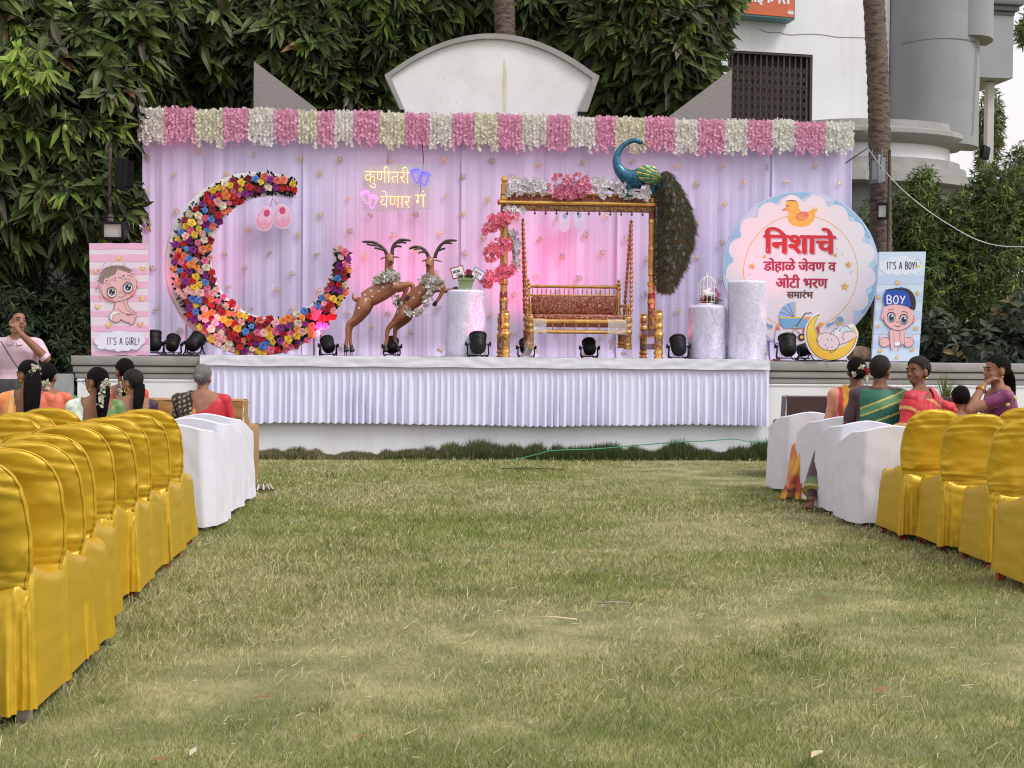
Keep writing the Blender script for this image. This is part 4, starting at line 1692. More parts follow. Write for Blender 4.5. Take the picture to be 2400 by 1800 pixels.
# ================================================================ leaping deer
DEER = mat('deer_brown', (0.36, 0.135, 0.06), 0.33, coat=0.35, var=0.18, vs=5, col2=(0.26, 0.10, 0.05))
HORN = mat('antler_dark', (0.045, 0.026, 0.022), 0.45, var=0.2, vs=12)
HOOF = mat('hoof_black', (0.015, 0.012, 0.012), 0.5)


def deer(ax, ay, d, K, label):
    p = S(ax, ay, d)
    root = thing('deer_statue', label, 'deer statue', (p.x, p.y, STAGE_Z + 0.015), STAGE_YAW, 'leaping deer statues')
    m = mpp(d)
    z0 = S(ax, ay, d).z - STAGE_Z - 0.015

    def L(q, y=0.0):
        return Vector(((q[0] - ax) * m, y, z0 + (ay - q[1] + 0.0085 * (q[0] - ax)) * m))
    b = MB()
    # trunk: haunch to chest
    sp = spl([(*L(q)[:],) for q in K['trunk']], 4)
    rs = np.interp(np.linspace(0, 1, len(sp)), np.linspace(0, 1, len(K['tr'])), [r_ * m for r_ in K['tr']])
    b.tube(sp, list(rs), 16)
    # neck + head
    sp = spl([tuple(L(q, y)) for q, y in zip(K['neck'], (0.0, -0.02, -0.03, -0.02))], 4)
    rs = np.interp(np.linspace(0, 1, len(sp)), (0, .35, .7, 1), [17 * m, 12 * m, 9.5 * m, 10 * m])
    b.tube(sp, list(rs), 14)
    hc = L(K['head'])
    s_ = K.get('look', 0.2)
    b.ell(hc + Vector((0, -0.02, 0.01)), (11 * m, 12.5 * m, 12 * m), 14, 10)
    nose = hc + Vector((s_ * 10 * m, -0.16, -9 * m))
    b.tube([hc + Vector((0, -0.03, 0)), (hc * 0.5 + nose * 0.5), nose + Vector((0, 0.03, 0)), nose], [10.5 * m, 8 * m, 6.4 * m, 4.2 * m], 12)
    for sd, y in zip(K['hind'], (-0.085, 0.085)):
        sp = spl([tuple(L(q, y * (1 if i else 0.6))) for i, q in enumerate(sd)], 4)
        rs = np.interp(np.linspace(0, 1, len(sp)), np.linspace(0, 1, 6), [x * m for x in (19, 16, 8.5, 6.0, 4.4, 4.6)])
        b.tube(sp, list(rs), 12)
    for sd, y in zip(K['fore'], (-0.10, 0.09)):
        sp = spl([tuple(L(q, y)) for i, q in enumerate(sd)], 4)
        rs = np.interp(np.linspace(0, 1, len(sp)), np.linspace(0, 1, 5), [x * m for x in (14, 9, 6.2, 4.6, 3.9)])
        b.tube(sp, list(rs), 12)
    sp = spl([tuple(L(q, 0)) for q in K['tail']], 4)
    b.tube(sp, list(np.interp(np.linspace(0, 1, len(sp)), (0, .5, 1), (6 * m, 5.5 * m, 1.6 * m))), 10)
    V, Nn, F = fuse(b, 0.0085, 4)
    mesh_obj('body', V.tolist(), F, [DEER], root, 180)
    # hooves and the rods under them
    for sd, y in zip(K['hind'], (-0.085, 0.085)):
        q = L(sd[-1], y)
        b = MB()
        b.tube([q + Vector((0, 0, 0.02)), q + Vector((0.006, -0.006, -0.025)), q + Vector((0.016, -0.016, -0.06))], [0.022, 0.029, 0.036], 10)
        b.build('hoof', HOOF, root, 50)
        b = MB()
        for e in (-0.012, 0.012):
            b.tube([(q.x + e, q.y, q.z - 0.05), (q.x + e, q.y, -0.006)], 0.006, 6)
        b.build('rod', mat('rod_brown', (0.2, 0.1, 0.06), 0.5), root, 50)
    for sd, y in zip(K['fore'], (-0.10, 0.09)):
        q, q1 = L(sd[-1], y), L(sd[-2], y)
        dr = (q - q1).normalized()
        b = MB()
        b.tube([q - dr * 0.01, q + dr * 0.03, q + dr * 0.055], [0.022, 0.029, 0.020], 10)
        b.build('hoof', HOOF, root, 50)
    # ears, eyes, nose
    for e, s2 in zip(K['ears'], (-1, 1)):
        q = L(e, -0.01)
        base = hc + Vector((s2 * 8 * m, 0, 6 * m))
        b = MB()
        b.tube([base, base * 0.45 + q * 0.55, q], [0.018, 0.036, 0.004], 10, flat=0.35)
        b.build('ear', DEER, root, 180)
        b = MB()
        b.ell(hc + Vector((s2 * 8.5 * m, -0.055, 3 * m)), (0.010, 0.012, 0.012), 8, 6)
        b.build('eye', mat('eye_black', (0.01, 0.008, 0.008), 0.15), root, 180)
    b = MB()
    b.ell(nose + Vector((0, -0.018, 0.004)), (0.020, 0.012, 0.016), 10, 6)
    b.build('nose', HOOF, root, 180)
    for A_ in K['antlers']:
        b = MB()
        main = spl([tuple(L(q, -0.0)) for q in A_[0]], 5)
        b.tube(main, list(np.linspace(0.026, 0.016, len(main) - 2)) + [0.013, 0.007], 10)
        for tn in A_[1:]:
            t_ = spl([tuple(L(q, -0.03 * i)) for i, q in enumerate(tn)], 4)
            b.tube(t_, list(np.linspace(0.016, 0.013, len(t_) - 1)) + [0.006], 8)
        b.build('antler', HORN, root, 180)
    for q in K['spots']:
        b = MB()
        c = L(q)
        # nearest point of the body on the camera side
        dd = (V[:, 0] - c.x) ** 2 + (V[:, 2] - c.z) ** 2
        ok = np.where(dd < 0.0004)[0]
        if len(ok):
            y_ = V[ok, 1].min()
            b.ell((c.x, y_ + 0.002, c.z), (0.015, 0.005, 0.013), 10, 6)
            b.build('spot', mat('deer_spot', (0.62, 0.55, 0.48), 0.5), root, 180)
    return root, L


K1 = dict(trunk=[(850, 704), (868, 697), (893, 684), (915, 671), (927, 666)], tr=(17, 22, 22, 21, 14),
          neck=[(917, 668), (912, 648), (909, 628), (910, 612)], head=(911, 609), look=0.5,
          hind=[[(853, 706), (848, 722), (833, 747), (817, 762), (815, 790), (811, 812)], [(858, 708), (852, 726), (838, 750), (821, 766), (819, 790), (822, 812)]],
          fore=[[(918, 672), (936, 672), (962, 668), (964, 682), (955, 697)], [(920, 674), (934, 676), (950, 674), (945, 690), (936, 704)]],
          tail=[(846, 703), (833, 703), (827, 695), (828, 687)], ears=[(887, 610), (934, 605)],
          antlers=[[[(905, 600), (900, 589), (890, 579), (872, 570), (847, 569)], [(899, 588), (886, 585), (876, 584)], [(886, 577), (872, 577), (858, 575)]],
                   [[(917, 599), (917, 585), (923, 573), (937, 564), (960, 566)], [(917, 584), (928, 579), (939, 581)], [(926, 571), (938, 570), (950, 572)]]],
          spots=[(897, 675), (887, 685), (869, 684), (872, 697), (855, 693), (857, 707), (842, 724), (905, 662)])
dr1, L1 = deer(820, 812, 0.95, K1, 'glossy brown deer statue leaping nearest the rose crescent')
K2 = dict(trunk=[(945, 722), (958, 712), (978, 695), (999, 679), (1014, 670)], tr=(16, 20, 21, 21, 15),
          neck=[(1004, 672), (1007, 652), (1006, 634), (1006, 620)], head=(1005, 616), look=-0.4,
          hind=[[(948, 724), (941, 738), (925, 756), (910, 772), (907, 795), (903, 812)], [(952, 724), (950, 742), (936, 760), (926, 772), (925, 795), (929, 812)]],
          fore=[[(1008, 676), (1022, 678), (1037, 674), (1031, 694), (1020, 710)], [(1010, 672), (1026, 676), (1044, 681), (1053, 679), (1062, 677)]],
          tail=[(940, 722), (931, 716), (929, 708), (931, 701)], ears=[(985, 614), (1035, 614)],
          antlers=[[[(1003, 607), (998, 594), (988, 584), (972, 580), (957, 585)], [(996, 592), (986, 592), (979, 596)], [(985, 583), (975, 585), (968, 588)]],
                   [[(1017, 606), (1020, 594), (1029, 578), (1044, 566), (1068, 565)], [(1022, 590), (1032, 586), (1041, 584)], [(1036, 571), (1048, 571), (1057, 573)]]],
          spots=[(982, 688), (968, 700), (990, 676)])
dr2, L2 = deer(916, 812, 1.15, K2, 'glossy brown deer statue leaping towards the fur plinth, with a long garland')
SILV = mat('silver_leaf_garland', (0.62, 0.62, 0.58), 0.4, attr=True)


def leaf_garland(label, pts, n, size, spread, seed, base=(0.62, 0.60, 0.54)):
    rr = random.Random(seed)
    P = spl(pts, 8)
    b, C = MB(), []
    for _ in range(n):
        q = Vector(rr.choice(P)) + Vector((rr.gauss(0, spread), rr.gauss(0, spread * .6), rr.gauss(0, spread)))
        a, e = rr.uniform(0, 6.28), rr.uniform(-1, 1)
        dv = Vector((math.cos(a), -abs(e) * .8, math.sin(a))).normalized()
        sd = dv.cross(Vector((rr.uniform(-1, 1), -1, rr.uniform(-1, 1)))).normalized()
        L = size * rr.uniform(.6, 1.2)
        w = L * .3
        up = dv.cross(sd) * w * .4
        b.add([q, q + dv * L * .5 + sd * w + up, q + dv * L, q + dv * L * .5 - sd * w + up, q + dv * L * .5], [(0, 1, 4), (1, 2, 4), (2, 3, 4), (3, 0, 4)])
        v = rr.uniform(.45, 1.15)
        C.extend([(base[0] * v, base[1] * v, base[2] * v, 1)] * 5)
    o = b.build('leaf_garland', SILV, None, 0, colors=C)
    return tag(o, label, 'garland', None)


def W1(root, L, q, y):
    return root.matrix_world @ L(q, y)


bpy.context.view_layer.update()
g1 = [W1(dr1, L1, q, y) for q, y in (((884, 662), -0.02), ((892, 655), -.10), ((905, 650), -.17), ((920, 648), -.16), ((930, 654), -.08))]
leaf_garland('silvery white leaf garland round the neck of the deer nearest the rose crescent', g1, 260, 0.062, 0.022, 1)
g2 = [W1(dr2, L2, q, y) for q, y in (((990, 668), -.06), ((992, 656), -.12), ((1005, 654), -.17), ((1022, 658), -.17), ((1032, 668), -.1), ((1020, 674), -.14), ((1005, 668), -.16))]
g2b = g2 + [W1(dr2, L2, q, y) for q, y in (((1008, 680), -.16), ((1002, 700), -.15), ((994, 722), -.15), ((975, 735), -.15), ((952, 732), -.14), ((938, 720), -.12), ((928, 700), -.1))]
leaf_garland('silvery white leaf garland hanging from the neck to the haunch of the second deer', g2b, 420, 0.058, 0.016, 2)


# ================================================================ fur plinths
FUR = mat('white_fur', (0.66, 0.65, 0.72), 0.9, attr=True, spec=.0, transl=.3)
FURB = mat('white_fur_base', (0.74, 0.72, 0.84), 0.9, bump=0.3, bs=50, var=0.05, vs=10)


def plinth(px0, px1, py_top, d, label, seed, taper=0.92):
    c = S((px0 + px1) / 2, 842, d)
    m = mpp(d)
    r_ = (px1 - px0) / 2 * m
    H = S((px0 + px1) / 2, py_top, d).z - STAGE_Z - 0.01
    root = thing('fur_plinth', label, 'plinth', (c.x, c.y, STAGE_Z + 0.01), STAGE_YAW, 'fur covered plinths')
    b = MB()
    rt = r_ * taper

    def fn(u, v):
        a = 2 * PI * u
        rr_ = r_ + (rt - r_) * v
        n_ = 1 + 0.025 * mnoise.noise((math.cos(a) * 2, math.sin(a) * 2, v * 3 + seed)) + 0.01 * mnoise.noise((math.cos(a) * 8, math.sin(a) * 8, v * 9 + seed))
        return (rr_ * n_ * math.cos(a), rr_ * n_ * math.sin(a), H * v)
    b.grid(fn, 48, 24, closed_u=True)
    tp = [fn(i / 48, 1) for i in range(48)]
    k0 = len(b.v)
    b.add(tp + [(p[0] * .93, p[1] * .93, p[2] + 0.012) for p in tp], [(i, (i + 1) % 48, 48 + (i + 1) % 48, 48 + i) for i in range(48)] + [tuple(range(48, 96))])
    b.build('core', FURB, root, 60)
    n = 16000
    r = np.random.default_rng(seed)
    a = r.random(n) * 2 * PI
    v = r.random(n) * 1.04
    top = v > 1
    v = np.minimum(v, 1)
    rad_ = r_ + (rt - r_) * v
    rad_ = np.where(top, rad_ * np.sqrt(r.random(n)), rad_)
    P = np.stack([rad_ * np.cos(a), rad_ * np.sin(a), np.where(top, H + 0.012, H * v)], 1)
    out = np.stack([np.cos(a), np.sin(a), np.zeros(n)], 1)
    flow = np.stack([-np.sin(a), np.cos(a), np.zeros(n)], 1)
    sw = (noise_np(a * 3, v * 4, 1.2, seed) - .5)[:, None] * 2.4
    D = out * 0.55 + np.array([0, 0, -0.8]) + flow * sw + 0.35 * r.normal(size=(n, 3))
    D = np.where(top[:, None], np.array([0, 0, 0.7]) + out * .5 + .4 * r.normal(size=(n, 3)), D)
    D /= np.linalg.norm(D, axis=1, keepdims=True)
    Ln = 0.016 + 0.018 * r.random(n)
    sd = np.cross(D, out + 1e-3)
    sd /= np.linalg.norm(sd, axis=1, keepdims=True) + 1e-9
    V = np.stack([P - sd * 0.0024, P + sd * 0.0024, P + D * Ln[:, None]], 1)
    C = np.array([0.80, 0.78, 0.90]) * (0.86 + 0.2 * r.random((n, 1)))
    o = tri_mesh('fur', V, C, FUR)
    o.parent = root
    return root, H


pl1, H1 = plinth(1045, 1137, 684, 0.60, 'white fur covered plinth carrying the green flower pot', 61)
pl2, H2 = plinth(1613, 1701, 720, 0.55, 'short white fur covered plinth carrying the white birdcage', 62, 0.98)
pl3, H3 = plinth(1705, 1793, 662, 0.45, 'tall bare white fur covered plinth in front of the round banner', 63, 0.98)

# ---- green pot with two cards
c = S(1091, 842, 0.55)
pot = thing('flower_pot', 'green square flower pot holding small flowers on the fur plinth', 'flower pot', (c.x, c.y, STAGE_Z + 0.01 + H1 + 0.013), STAGE_YAW)
m = mpp(0.55)
b = MB()
for (ra, za, rb, zb) in ((0.060, 0.0, 0.098, 0.125), (0.105, 0.125, 0.108, 0.148)):
    vs = []
    for r_, z_ in ((ra, za), (rb, zb)):
        for sx_, sy_ in ((-1, -1), (1, -1), (1, 1), (-1, 1)):
            vs.append((sx_ * r_, sy_ * r_, z_))
    b.add(vs, [(0, 3, 2, 1), (0, 1, 5, 4), (1, 2, 6, 5), (2, 3, 7, 6), (3, 0, 4, 7), (4, 5, 6, 7)])
b.build('pot', mat('pot_green', (0.24, 0.33, 0.16), 0.5, var=0.1, vs=6, dirt=0.4, dscale=10, dcol=(0.3, 0.24, 0.2)), pot, 20)
rr = random.Random(5)
for colr, n, cx_, cz_, s_ in (((0.35, 0.01, 0.03), 3, 0.035, 0.20, 0.8), ((0.30, 0.02, 0.30), 3, -0.06, 0.165, 0.5), ((0.7, 0.66, 0.6), 3, -0.02, 0.16, 0.4)):
    me = rose_mesh(rr.randrange(999), colr, 0)
    for i in range(n):
        inst('flower', me, pot, (cx_ + rr.uniform(-.02, .03), -0.04 + rr.uniform(-.02, .02), cz_ + rr.uniform(-.015, .03)), (rr.uniform(-.3, .3), rr.uniform(0, 6), 0), s_ * 0.62)
b, C = MB(), []
for _ in range(90):
    a, e = rr.uniform(0, 6.28), rr.uniform(0.5, 1.3)
    p_ = Vector((rr.uniform(-.07, .07), rr.uniform(-.07, .05), 0.14))
    dv = Vector((math.cos(a) * math.cos(e), math.sin(a) * math.cos(e), math.sin(e)))
    L = rr.uniform(.04, .09)
    sd = dv.orthogonal().normalized() * L * .18
    b.add([p_, p_ + dv * L * .5 + sd, p_ + dv * L, p_ + dv * L * .5 - sd], [(0, 1, 2), (0, 2, 3)])
    v = rr.uniform(.5, 1.4)
    C.extend([(0.04 * v, 0.07 * v, 0.025 * v, 1)] * 4)
o = b.build('leaves', LEAF, pot, 0, colors=C)
o['kind'] = 'stuff'


def card(px, py, w, h, rot, fcol, l1, l2, label, d=0.5):
    p = S(px, py, d)
    root = thing('card', label, 'card', p, rot=(0, 0, STAGE_YAW))
    Mr = Matrix.Rotation(-rot, 4, 'Y')
    b = MB()
    b.rbox((0, 0, 0), (w, 0.012, h), 0.004, M=Mr)
    b.build('border', mat('card_' + label.split()[0], fcol, 0.5), root, 30)
    b = MB()
    b.add([Mr @ Vector(q) for q in ((-w * .43, -0.0085, -h * .41), (w * .43, -0.0085, -h * .41), (w * .43, -0.0085, h * .41), (-w * .43, -0.0085, h * .41))], [(0, 1, 2, 3)])
    b.build('panel', mat('card_white', (0.75, 0.74, 0.76), 0.5), root, 0)
    b = MB()
    put_text(b, l1, -w * .34, w * .16 if l1 == 'MOM' else w * .30, -h * .05, h * .22, -0.011, offset=0.02, M=Mr)
    put_text(b, l2, -w * .17, w * .13, -h * .32, -h * .12, -0.011, offset=0.015, M=Mr)
    b.build('lettering', mat('ink_black', (0.02, 0.015, 0.02), 0.6), root, 0)
    b = MB()
    b.tube([(0, 0.008, -h * .3), (0.02 * (1 if rot < 0 else 1), 0.012, -h * .95)], 0.004, 6)
    b.build('stick', mat('stick_wood', (0.4, 0.28, 0.15), 0.7), root, 60)
    return root


card(1073, 638, 31 * m, 27 * m, R(17), (0.34, 0.01, 0.06), 'MOM', 'To Be', 'maroon edged card reading MOM To Be stuck in the green pot')
card(1120, 642, 29 * m, 23 * m, R(-33), (0.06, 0.14, 0.42), 'DADDY', 'To Be', 'blue edged card reading DADDY To Be stuck in the green pot')

# ---- birdcage
c = S(1656, 842, 0.55)
cage = thing('birdcage', 'white wire birdcage with a dove and red flowers on the short fur plinth', 'birdcage', (c.x, c.y, STAGE_Z + 0.01 + H2 + 0.014), STAGE_YAW)
WW = mat('white_wire', (0.78, 0.77, 0.78), 0.4)
rc = 21.5 * m
hb, hd = (716 - 672) * m, (716 - 652) * m
wire = MB()
prof = [(rc, 0.02), (rc, hb)] + [(rc * math.cos(R(a)) ** 0.8, hb + (hd - hb) * math.sin(R(a)) * 1.25) for a in (20, 40, 60, 75, 86)]
wire.tube([(q[0], 0, q[1]) for q in prof], 0.0034, 6)
wm = mesh_data('wire', wire.v, wire.f, [WW], 60)
for k in range(14):
    inst('wire', wm, cage, (0, 0, 0), (0, 0, 2 * PI * k / 14))
b = MB()
b.lathe([(rc * 1.04, 0.0), (rc * 1.05, 0.03), (rc * .99, 0.032), (rc * .99, 0.004)], 28)
b.build('base', WW, cage, 40)
for zz in (0.05, hb):
    b = MB()
    b.tube([(rc * math.cos(2 * PI * k / 28), rc * math.sin(2 * PI * k / 28), zz) for k in range(29)], 0.004, 6)
    b.build('ring', WW, cage, 60)
b = MB()
b.lathe([(0.004, hb + (hd - hb) * 1.22), (0.012, hb + (hd - hb) * 1.3), (0.006, hb + (hd - hb) * 1.42), (0.003, hb + (hd - hb) * 1.5)], 10)
b.tube([(0.018 * math.cos(a), 0, hb + (hd - hb) * 1.62 + 0.018 * math.sin(a)) for a in np.linspace(-1.57, 4.7, 14)], 0.0028, 5)
b.build('finial', WW, cage, 60)
b = MB()
b.ell((0.0, 0, 0.135), (0.075, 0.05, 0.045), 14, 10)
b.ell((-0.045, -0.01, 0.175), (0.028, 0.026, 0.028), 12, 8)
b.tube([(0.05, 0, 0.14), (0.11, 0, 0.165)], [0.035, 0.008], 8)
b.tube([(-0.02, 0.03, 0.15), (0.02, 0.05, 0.20), (0.06, 0.06, 0.22)], [0.03, 0.03, 0.006], 8)
V, Nn, F = fuse(b, 0.006, 3)
dv = mesh_obj('dove', V.tolist(), F, [mat('dove_white', (0.78, 0.75, 0.74), 0.8, bump=0.4, bs=60)], None, 180)
dv.location = cage.location
dv.rotation_euler = cage.rotation_euler
tag(dv, 'white feathered toy dove sitting inside the birdcage', 'toy bird')
rr = random.Random(8)
fm = [rose_mesh(55, (0.34, 0.008, 0.03), 0), rose_mesh(56, (0.62, 0.2, 0.32), 0)]
fb = thing('flower_bunch', 'dark red roses and leaves packed in the bottom of the birdcage', 'flowers', cage.location, STAGE_YAW)
for k in range(9):
    inst('rose', fm[0 if k < 6 else 1], fb, (rr.uniform(-.08, .08), rr.uniform(-.08, -.02), 0.06 + rr.uniform(-.01, .03)), (rr.uniform(-.4, .1), rr.uniform(0, 6), 0), 0.55)
for k in range(6):
    inst('rose', fm[1], fb, (rc * 0.98 + rr.uniform(-.03, .02), -0.06, 0.07 + 0.025 * k), (0, rr.uniform(0, 6), 0), 0.32)
b, C = MB(), []
for _ in range(60):
    p_ = Vector((rr.uniform(-.09, .14), rr.uniform(-.12, .0), 0.04 + rr.uniform(0, .07)))
    a = rr.uniform(0, 6.28)
    dv_ = Vector((math.cos(a), -.5, math.sin(a) * .7)).normalized()
    sd = dv_.orthogonal().normalized() * .012
    b.add([p_, p_ + dv_ * .03 + sd, p_ + dv_ * .06, p_ + dv_ * .03 - sd], [(0, 1, 2), (0, 2, 3)])
    C.extend([(0.03, 0.06, 0.02, 1)] * 4)
o = b.build('leaves', LEAF, fb, 0, colors=C)
o['kind'] = 'stuff'

# ================================================================ swing
m = mpp(1.0)
GOLDW = mat('gold_lacquer', (0.55, 0.29, 0.075), 0.34, 0.55, var=0.28, vs=14, bump=0.15, bs=60, coat=0.3)
GOLDB = mat('bright_gold', (0.72, 0.42, 0.12), 0.28, 0.75, var=0.12, vs=10)
CARVE = mat('carved_brown_gold', (0.14, 0.045, 0.022), 0.45, 0.2, col2=(0.45, 0.25, 0.08), vs=34, bump=0.5, bs=40, coat=0.2)
MAROON = mat('maroon_lacquer', (0.20, 0.03, 0.015), 0.35, coat=0.4)
BAND = mat('dark_band', (0.10, 0.04, 0.02), 0.5)
FS = Frame(1360, 15.2 + 1.0, STAGE_YAW)
swing = thing('swing', 'ornate gold and maroon Indian swing frame with carved posts, hung with a cushioned seat', 'swing', FS.o + Vector((0, 0, STAGE_Z + 0.014)), STAGE_YAW)
SZ = STAGE_Z + 0.014


def sl(px, py, d):
    x, z = FS.at(px, py, d - 1.0)
    return Vector((x, d - 1.0, z - SZ))


def turned(b, x, y, z0, z1, r, mats=(0, 1), seg=16):
    """a turned post with rings and waists between z0 and z1"""
    H = z1 - z0
    pat = [(0.0, 1.1), (.05, 1.12), (.055, .85), (.09, .8), (.095, 1.05), (.13, 1.12), (.165, 1.05), (.17, .9), (.2, .92), (.21, 1.0), (.44, 1.0), (.45, 1.1), (.5, 1.15), (.54, 1.0), (.56, .75), (.6, .72), (.62, .98), (.66, 1.05), (.7, .95), (.72, .8), (.78, .85), (.82, 1.0), (.9, 1.0), (.93, .8), (.97, .9), (1.0, .3)]
    M_ = Matrix.Translation((x, y, 0))
    seg_mats = [0] * 9 + [1] + [0] * 20
    for i in range(len(pat) - 1):
        b.lathe([(pat[i][1] * r, z0 + H * pat[i][0]), (pat[i + 1][1] * r, z0 + H * pat[i + 1][0])], seg, 1 if i in (9,) else 0, M_, caps=(i in (0, len(pat) - 2)))


PM = [GOLDB, CARVE, MAROON, BAND, GOLDW]
dF, dM, dB = 0.45, 1.0, 1.6
for side, pxm in ((-1, 1180), (1, 1527)):
    x = sl(pxm, 700, dM).x
    ztop = sl(pxm, 412 if side < 0 else 418, dM).z
    # main post
    b = MB()
    r_ = 9.2 * m
    M_ = Matrix.Translation((x, 0, 0))
    H = ztop
    rows = [(0.12, .9, 0), (.16, .9, 0), (.17, 1.0, 1), (.30, 1.0, 1), (.31, 1.1, 0), (.325, 1.1, 0), (.33, 1.0, 2), (.36, 1.0, 2), (.365, .85, 0), (.40, .85, 0), (.405, 1.12, 0), (.425, 1.15, 0), (.43, .8, 0), (.46, .8, 3), (.465, 1.0, 0), (.5, 1.0, 4), (.60, .98, 4), (.605, 1.1, 0), (.62, 1.1, 0), (.625, .95, 4), (.75, .95, 4), (.755, 1.08, 0), (.77, 1.08, 0), (.775, .95, 2), (.82, .95, 1), (.86, .95, 0), (.87, 1.08, 0), (.89, 1.08, 3), (.9, .92, 4), (.955, .92, 0), (.96, .6, 0), (.975, .85, 0), (.99, .8, 0), (1.0, .3, 0)]
    for i in range(len(rows) - 1):
        b.lathe([(rows[i][1] * r_, H * rows[i][0]), (rows[i + 1][1] * r_, H * rows[i + 1][0])], 18, rows[i][2], M_, caps=(i in (0, len(rows) - 2)))
    b.build('post', PM, swing, 40)
    # painted figure panel on the post
    b = MB()
    zc = sl(pxm, 700, dM).z
    b.stroke([(x, zc - 0.12), (x, zc - 0.0)], [0.040, 0.034], -r_ * 1.02, 0)
    b.add([(q[0], -r_ * 1.03, q[1]) for q in circ(x, zc + 0.03, 0.022, 14)], [tuple(range(14))], 1)
    b.stroke([(x - .015, zc + .06), (x + .012, zc + .1), (x - .004, zc + .125)], [.02, .018, .006], -r_ * 1.02, 0)
    b.build('painted_panel', [mat('panel_peach', (0.68, 0.36, 0.2), 0.5), mat('panel_red', (0.5, 0.03, 0.02), 0.5)], swing, 0)
    # base: front and rear short posts joined by rails
    for dd in (dF, dB):
        b = MB()
        zt_ = sl(pxm, 726, dF).z
        turned(b, x + 0.0, dd - 1.0, 0.0, zt_, 0.052 if dd < 1 else 0.048)
        b.build('base_post', [GOLDB, CARVE], swing, 40)
    for zz, hh in ((0.34, 0.09), (0.16, 0.07)):
        b = MB()
        b.rbox((x, (dF + dB) / 2 - 1.0, zz), (0.05, dB - dF - 0.1, hh), 0.01)
        b.build('base_rail', MAROON, swing, 30)
xL, xR = sl(1180, 476, dM).x, sl(1527, 480, dM).x
zr1, zr2, zbm = sl(1360, 457, dM).z, sl(1360, 478, dM - .02).z, sl(1360, 487, dM).z
b = MB()
b.tube([(xL + .03, -0.01, zr1), (xR - .03, -0.01, zr1)], 0.020, 12)
b.build('upper_rail', GOLDW, swing, 60)
for k in range(14):
    b = MB()
    xx = xL + (xR - xL) * (k + .7) / 14.4
    b.lathe([(.008, zr2), (.014, zr2 + (zr1 - zr2) * .25), (.007, zr2 + (zr1 - zr2) * .45), (.015, zr2 + (zr1 - zr2) * .7), (.008, zr1)], 8, M=Matrix.Translation((xx, -.01, 0)))
    b.build('baluster', GOLDW, swing, 60)
b = MB()
b.rbox(((xL + xR) / 2, 0.02, (zr1 + zr2) / 2), (xR - xL - .1, 0.015, (zr1 - zr2) * .72), 0.004)
b.build('fretwork', mat('fret_pink', (0.45, 0.16, 0.14), 0.5, var=0.3, vs=20), swing, 30)
b = MB()
b.rbox(((xL + xR) / 2, 0.0, zbm - .005), (xR - xL + .02, 0.11, 0.085), 0.012)
b.build('beam', CARVE, swing, 30)
b = MB()
b.tube([(xL - .05, -0.075, zr2), (xR + .06, -0.075, zr2)], 0.026, 14)
b.build('lower_rail', GOLDB, swing, 60)
for sx_ in (xL - .05, xR + .06):
    b = MB()
    b.lathe([(.026, 0), (.034, .004), (.034, .022), (.018, .03)], 14, M=Matrix.Translation((sx_, -.075, zr2)) @ Matrix.Rotation(PI / 2 if sx_ > 0 else -PI / 2, 4, 'Y'))
    b.build('rail_cap', mat('cap_red', (0.6, 0.06, 0.02), 0.4), swing, 60)
for k in range(13):
    b = MB()
    xx = xL + .12 + (xR - xL - .24) * k / 12
    b.lathe([(.003, 0), (.012, -.008), (.004, -.018), (.013, -.03), (.016, -.04), (.004, -.055)], 8, M=Matrix.Translation((xx, -.045, zbm - .045)))
    b.build('pendant', mat('pendant_dark', (0.10, 0.045, 0.03), 0.4), swing, 60)

# ---- hanging seat
seat = thing('hanging_bench', 'hanging swing bench with gold rails and maroon brocade cushions wrapped in clear plastic', 'bench', FS.o + Vector((0, 0, SZ)), STAGE_YAW)
sF, sB = 0.72, 1.30
xl_, xr_ = sl(1243, 760, sF).x, sl(1472, 760, sF).x
xbl, xbr = sl(1246, 690, sB).x, sl(1449, 690, sB).x
xbl = xl_ + 0.01
xbr = xr_ - 0.04
CLEAR = mat('clear_plastic', (0.78, 0.74, 0.72), 0.25, alpha=0.42, bump=0.6, bs=25)
for x in (xl_, xr_):
    for dd, za, zb in ((sF, 818, 742), (sB, 815, 742)):
        b = MB()
        z0_, z1_ = sl(1360, za, dd).z, sl(1360, zb, dd).z
        turned(b, x, dd - 1.0, z0_, z1_ + .03, 0.045)
        b.build('leg', [GOLDW, CARVE], seat, 40)
    b = MB()
    zz = sl(1360, 754, sF).z
    b.tube([(x, sF - 1.0, zz), (x, sB - 1.0, zz)], 0.028, 10)
    b.build('side_rail', GOLDW, seat, 60)
    b = MB()
    za = sl(1360, 716, sF).z
    b.tube([(x, sF - 1.02, za), (x, sB - 1.0, za + .02)], 0.022, 10)
    b.tube([(x, sF - 0.95, zz), (x, sF - 0.95, za)], 0.018, 8)
    b.build('armrest', GOLDW, seat, 60)
for name, py_, rad_, ma in (('front_rail', 754, 0.030, GOLDW), ('lower_rail', 778, 0.022, GOLDB)):
    b = MB()
    zz = sl(1360, py_, sF).z
    n_ = 26
    b.tube([(xl_ + (xr_ - xl_) * i / n_, sF - 1.0, zz) for i in range(n_ + 1)], [rad_ * (1.0 + (0.25 if i in (2, 3, 23, 24) else 0)) for i in range(n_ + 1)], 12)
    b.build(name, ma, seat, 40)
zf1, zf2 = sl(1360, 778, sF).z, sl(1360, 754, sF).z
for k in range(6):
    b = MB()
    xx = xl_ + .28 + (xr_ - xl_ - .5) * k / 5
    b.lathe([(.006, zf1), (.011, zf1 + .03), (.006, zf1 + .05), (.012, zf1 + .08), (.006, zf2)], 8, M=Matrix.Translation((xx, sF - 1.0, 0)))
    b.build('spindle', GOLDW, seat, 60)
b = MB()
b.rbox(((xl_ + xr_) / 2, sF - 0.985, zf2 - .045), (xr_ - xl_ - .1, 0.02, 0.05), 0.004)
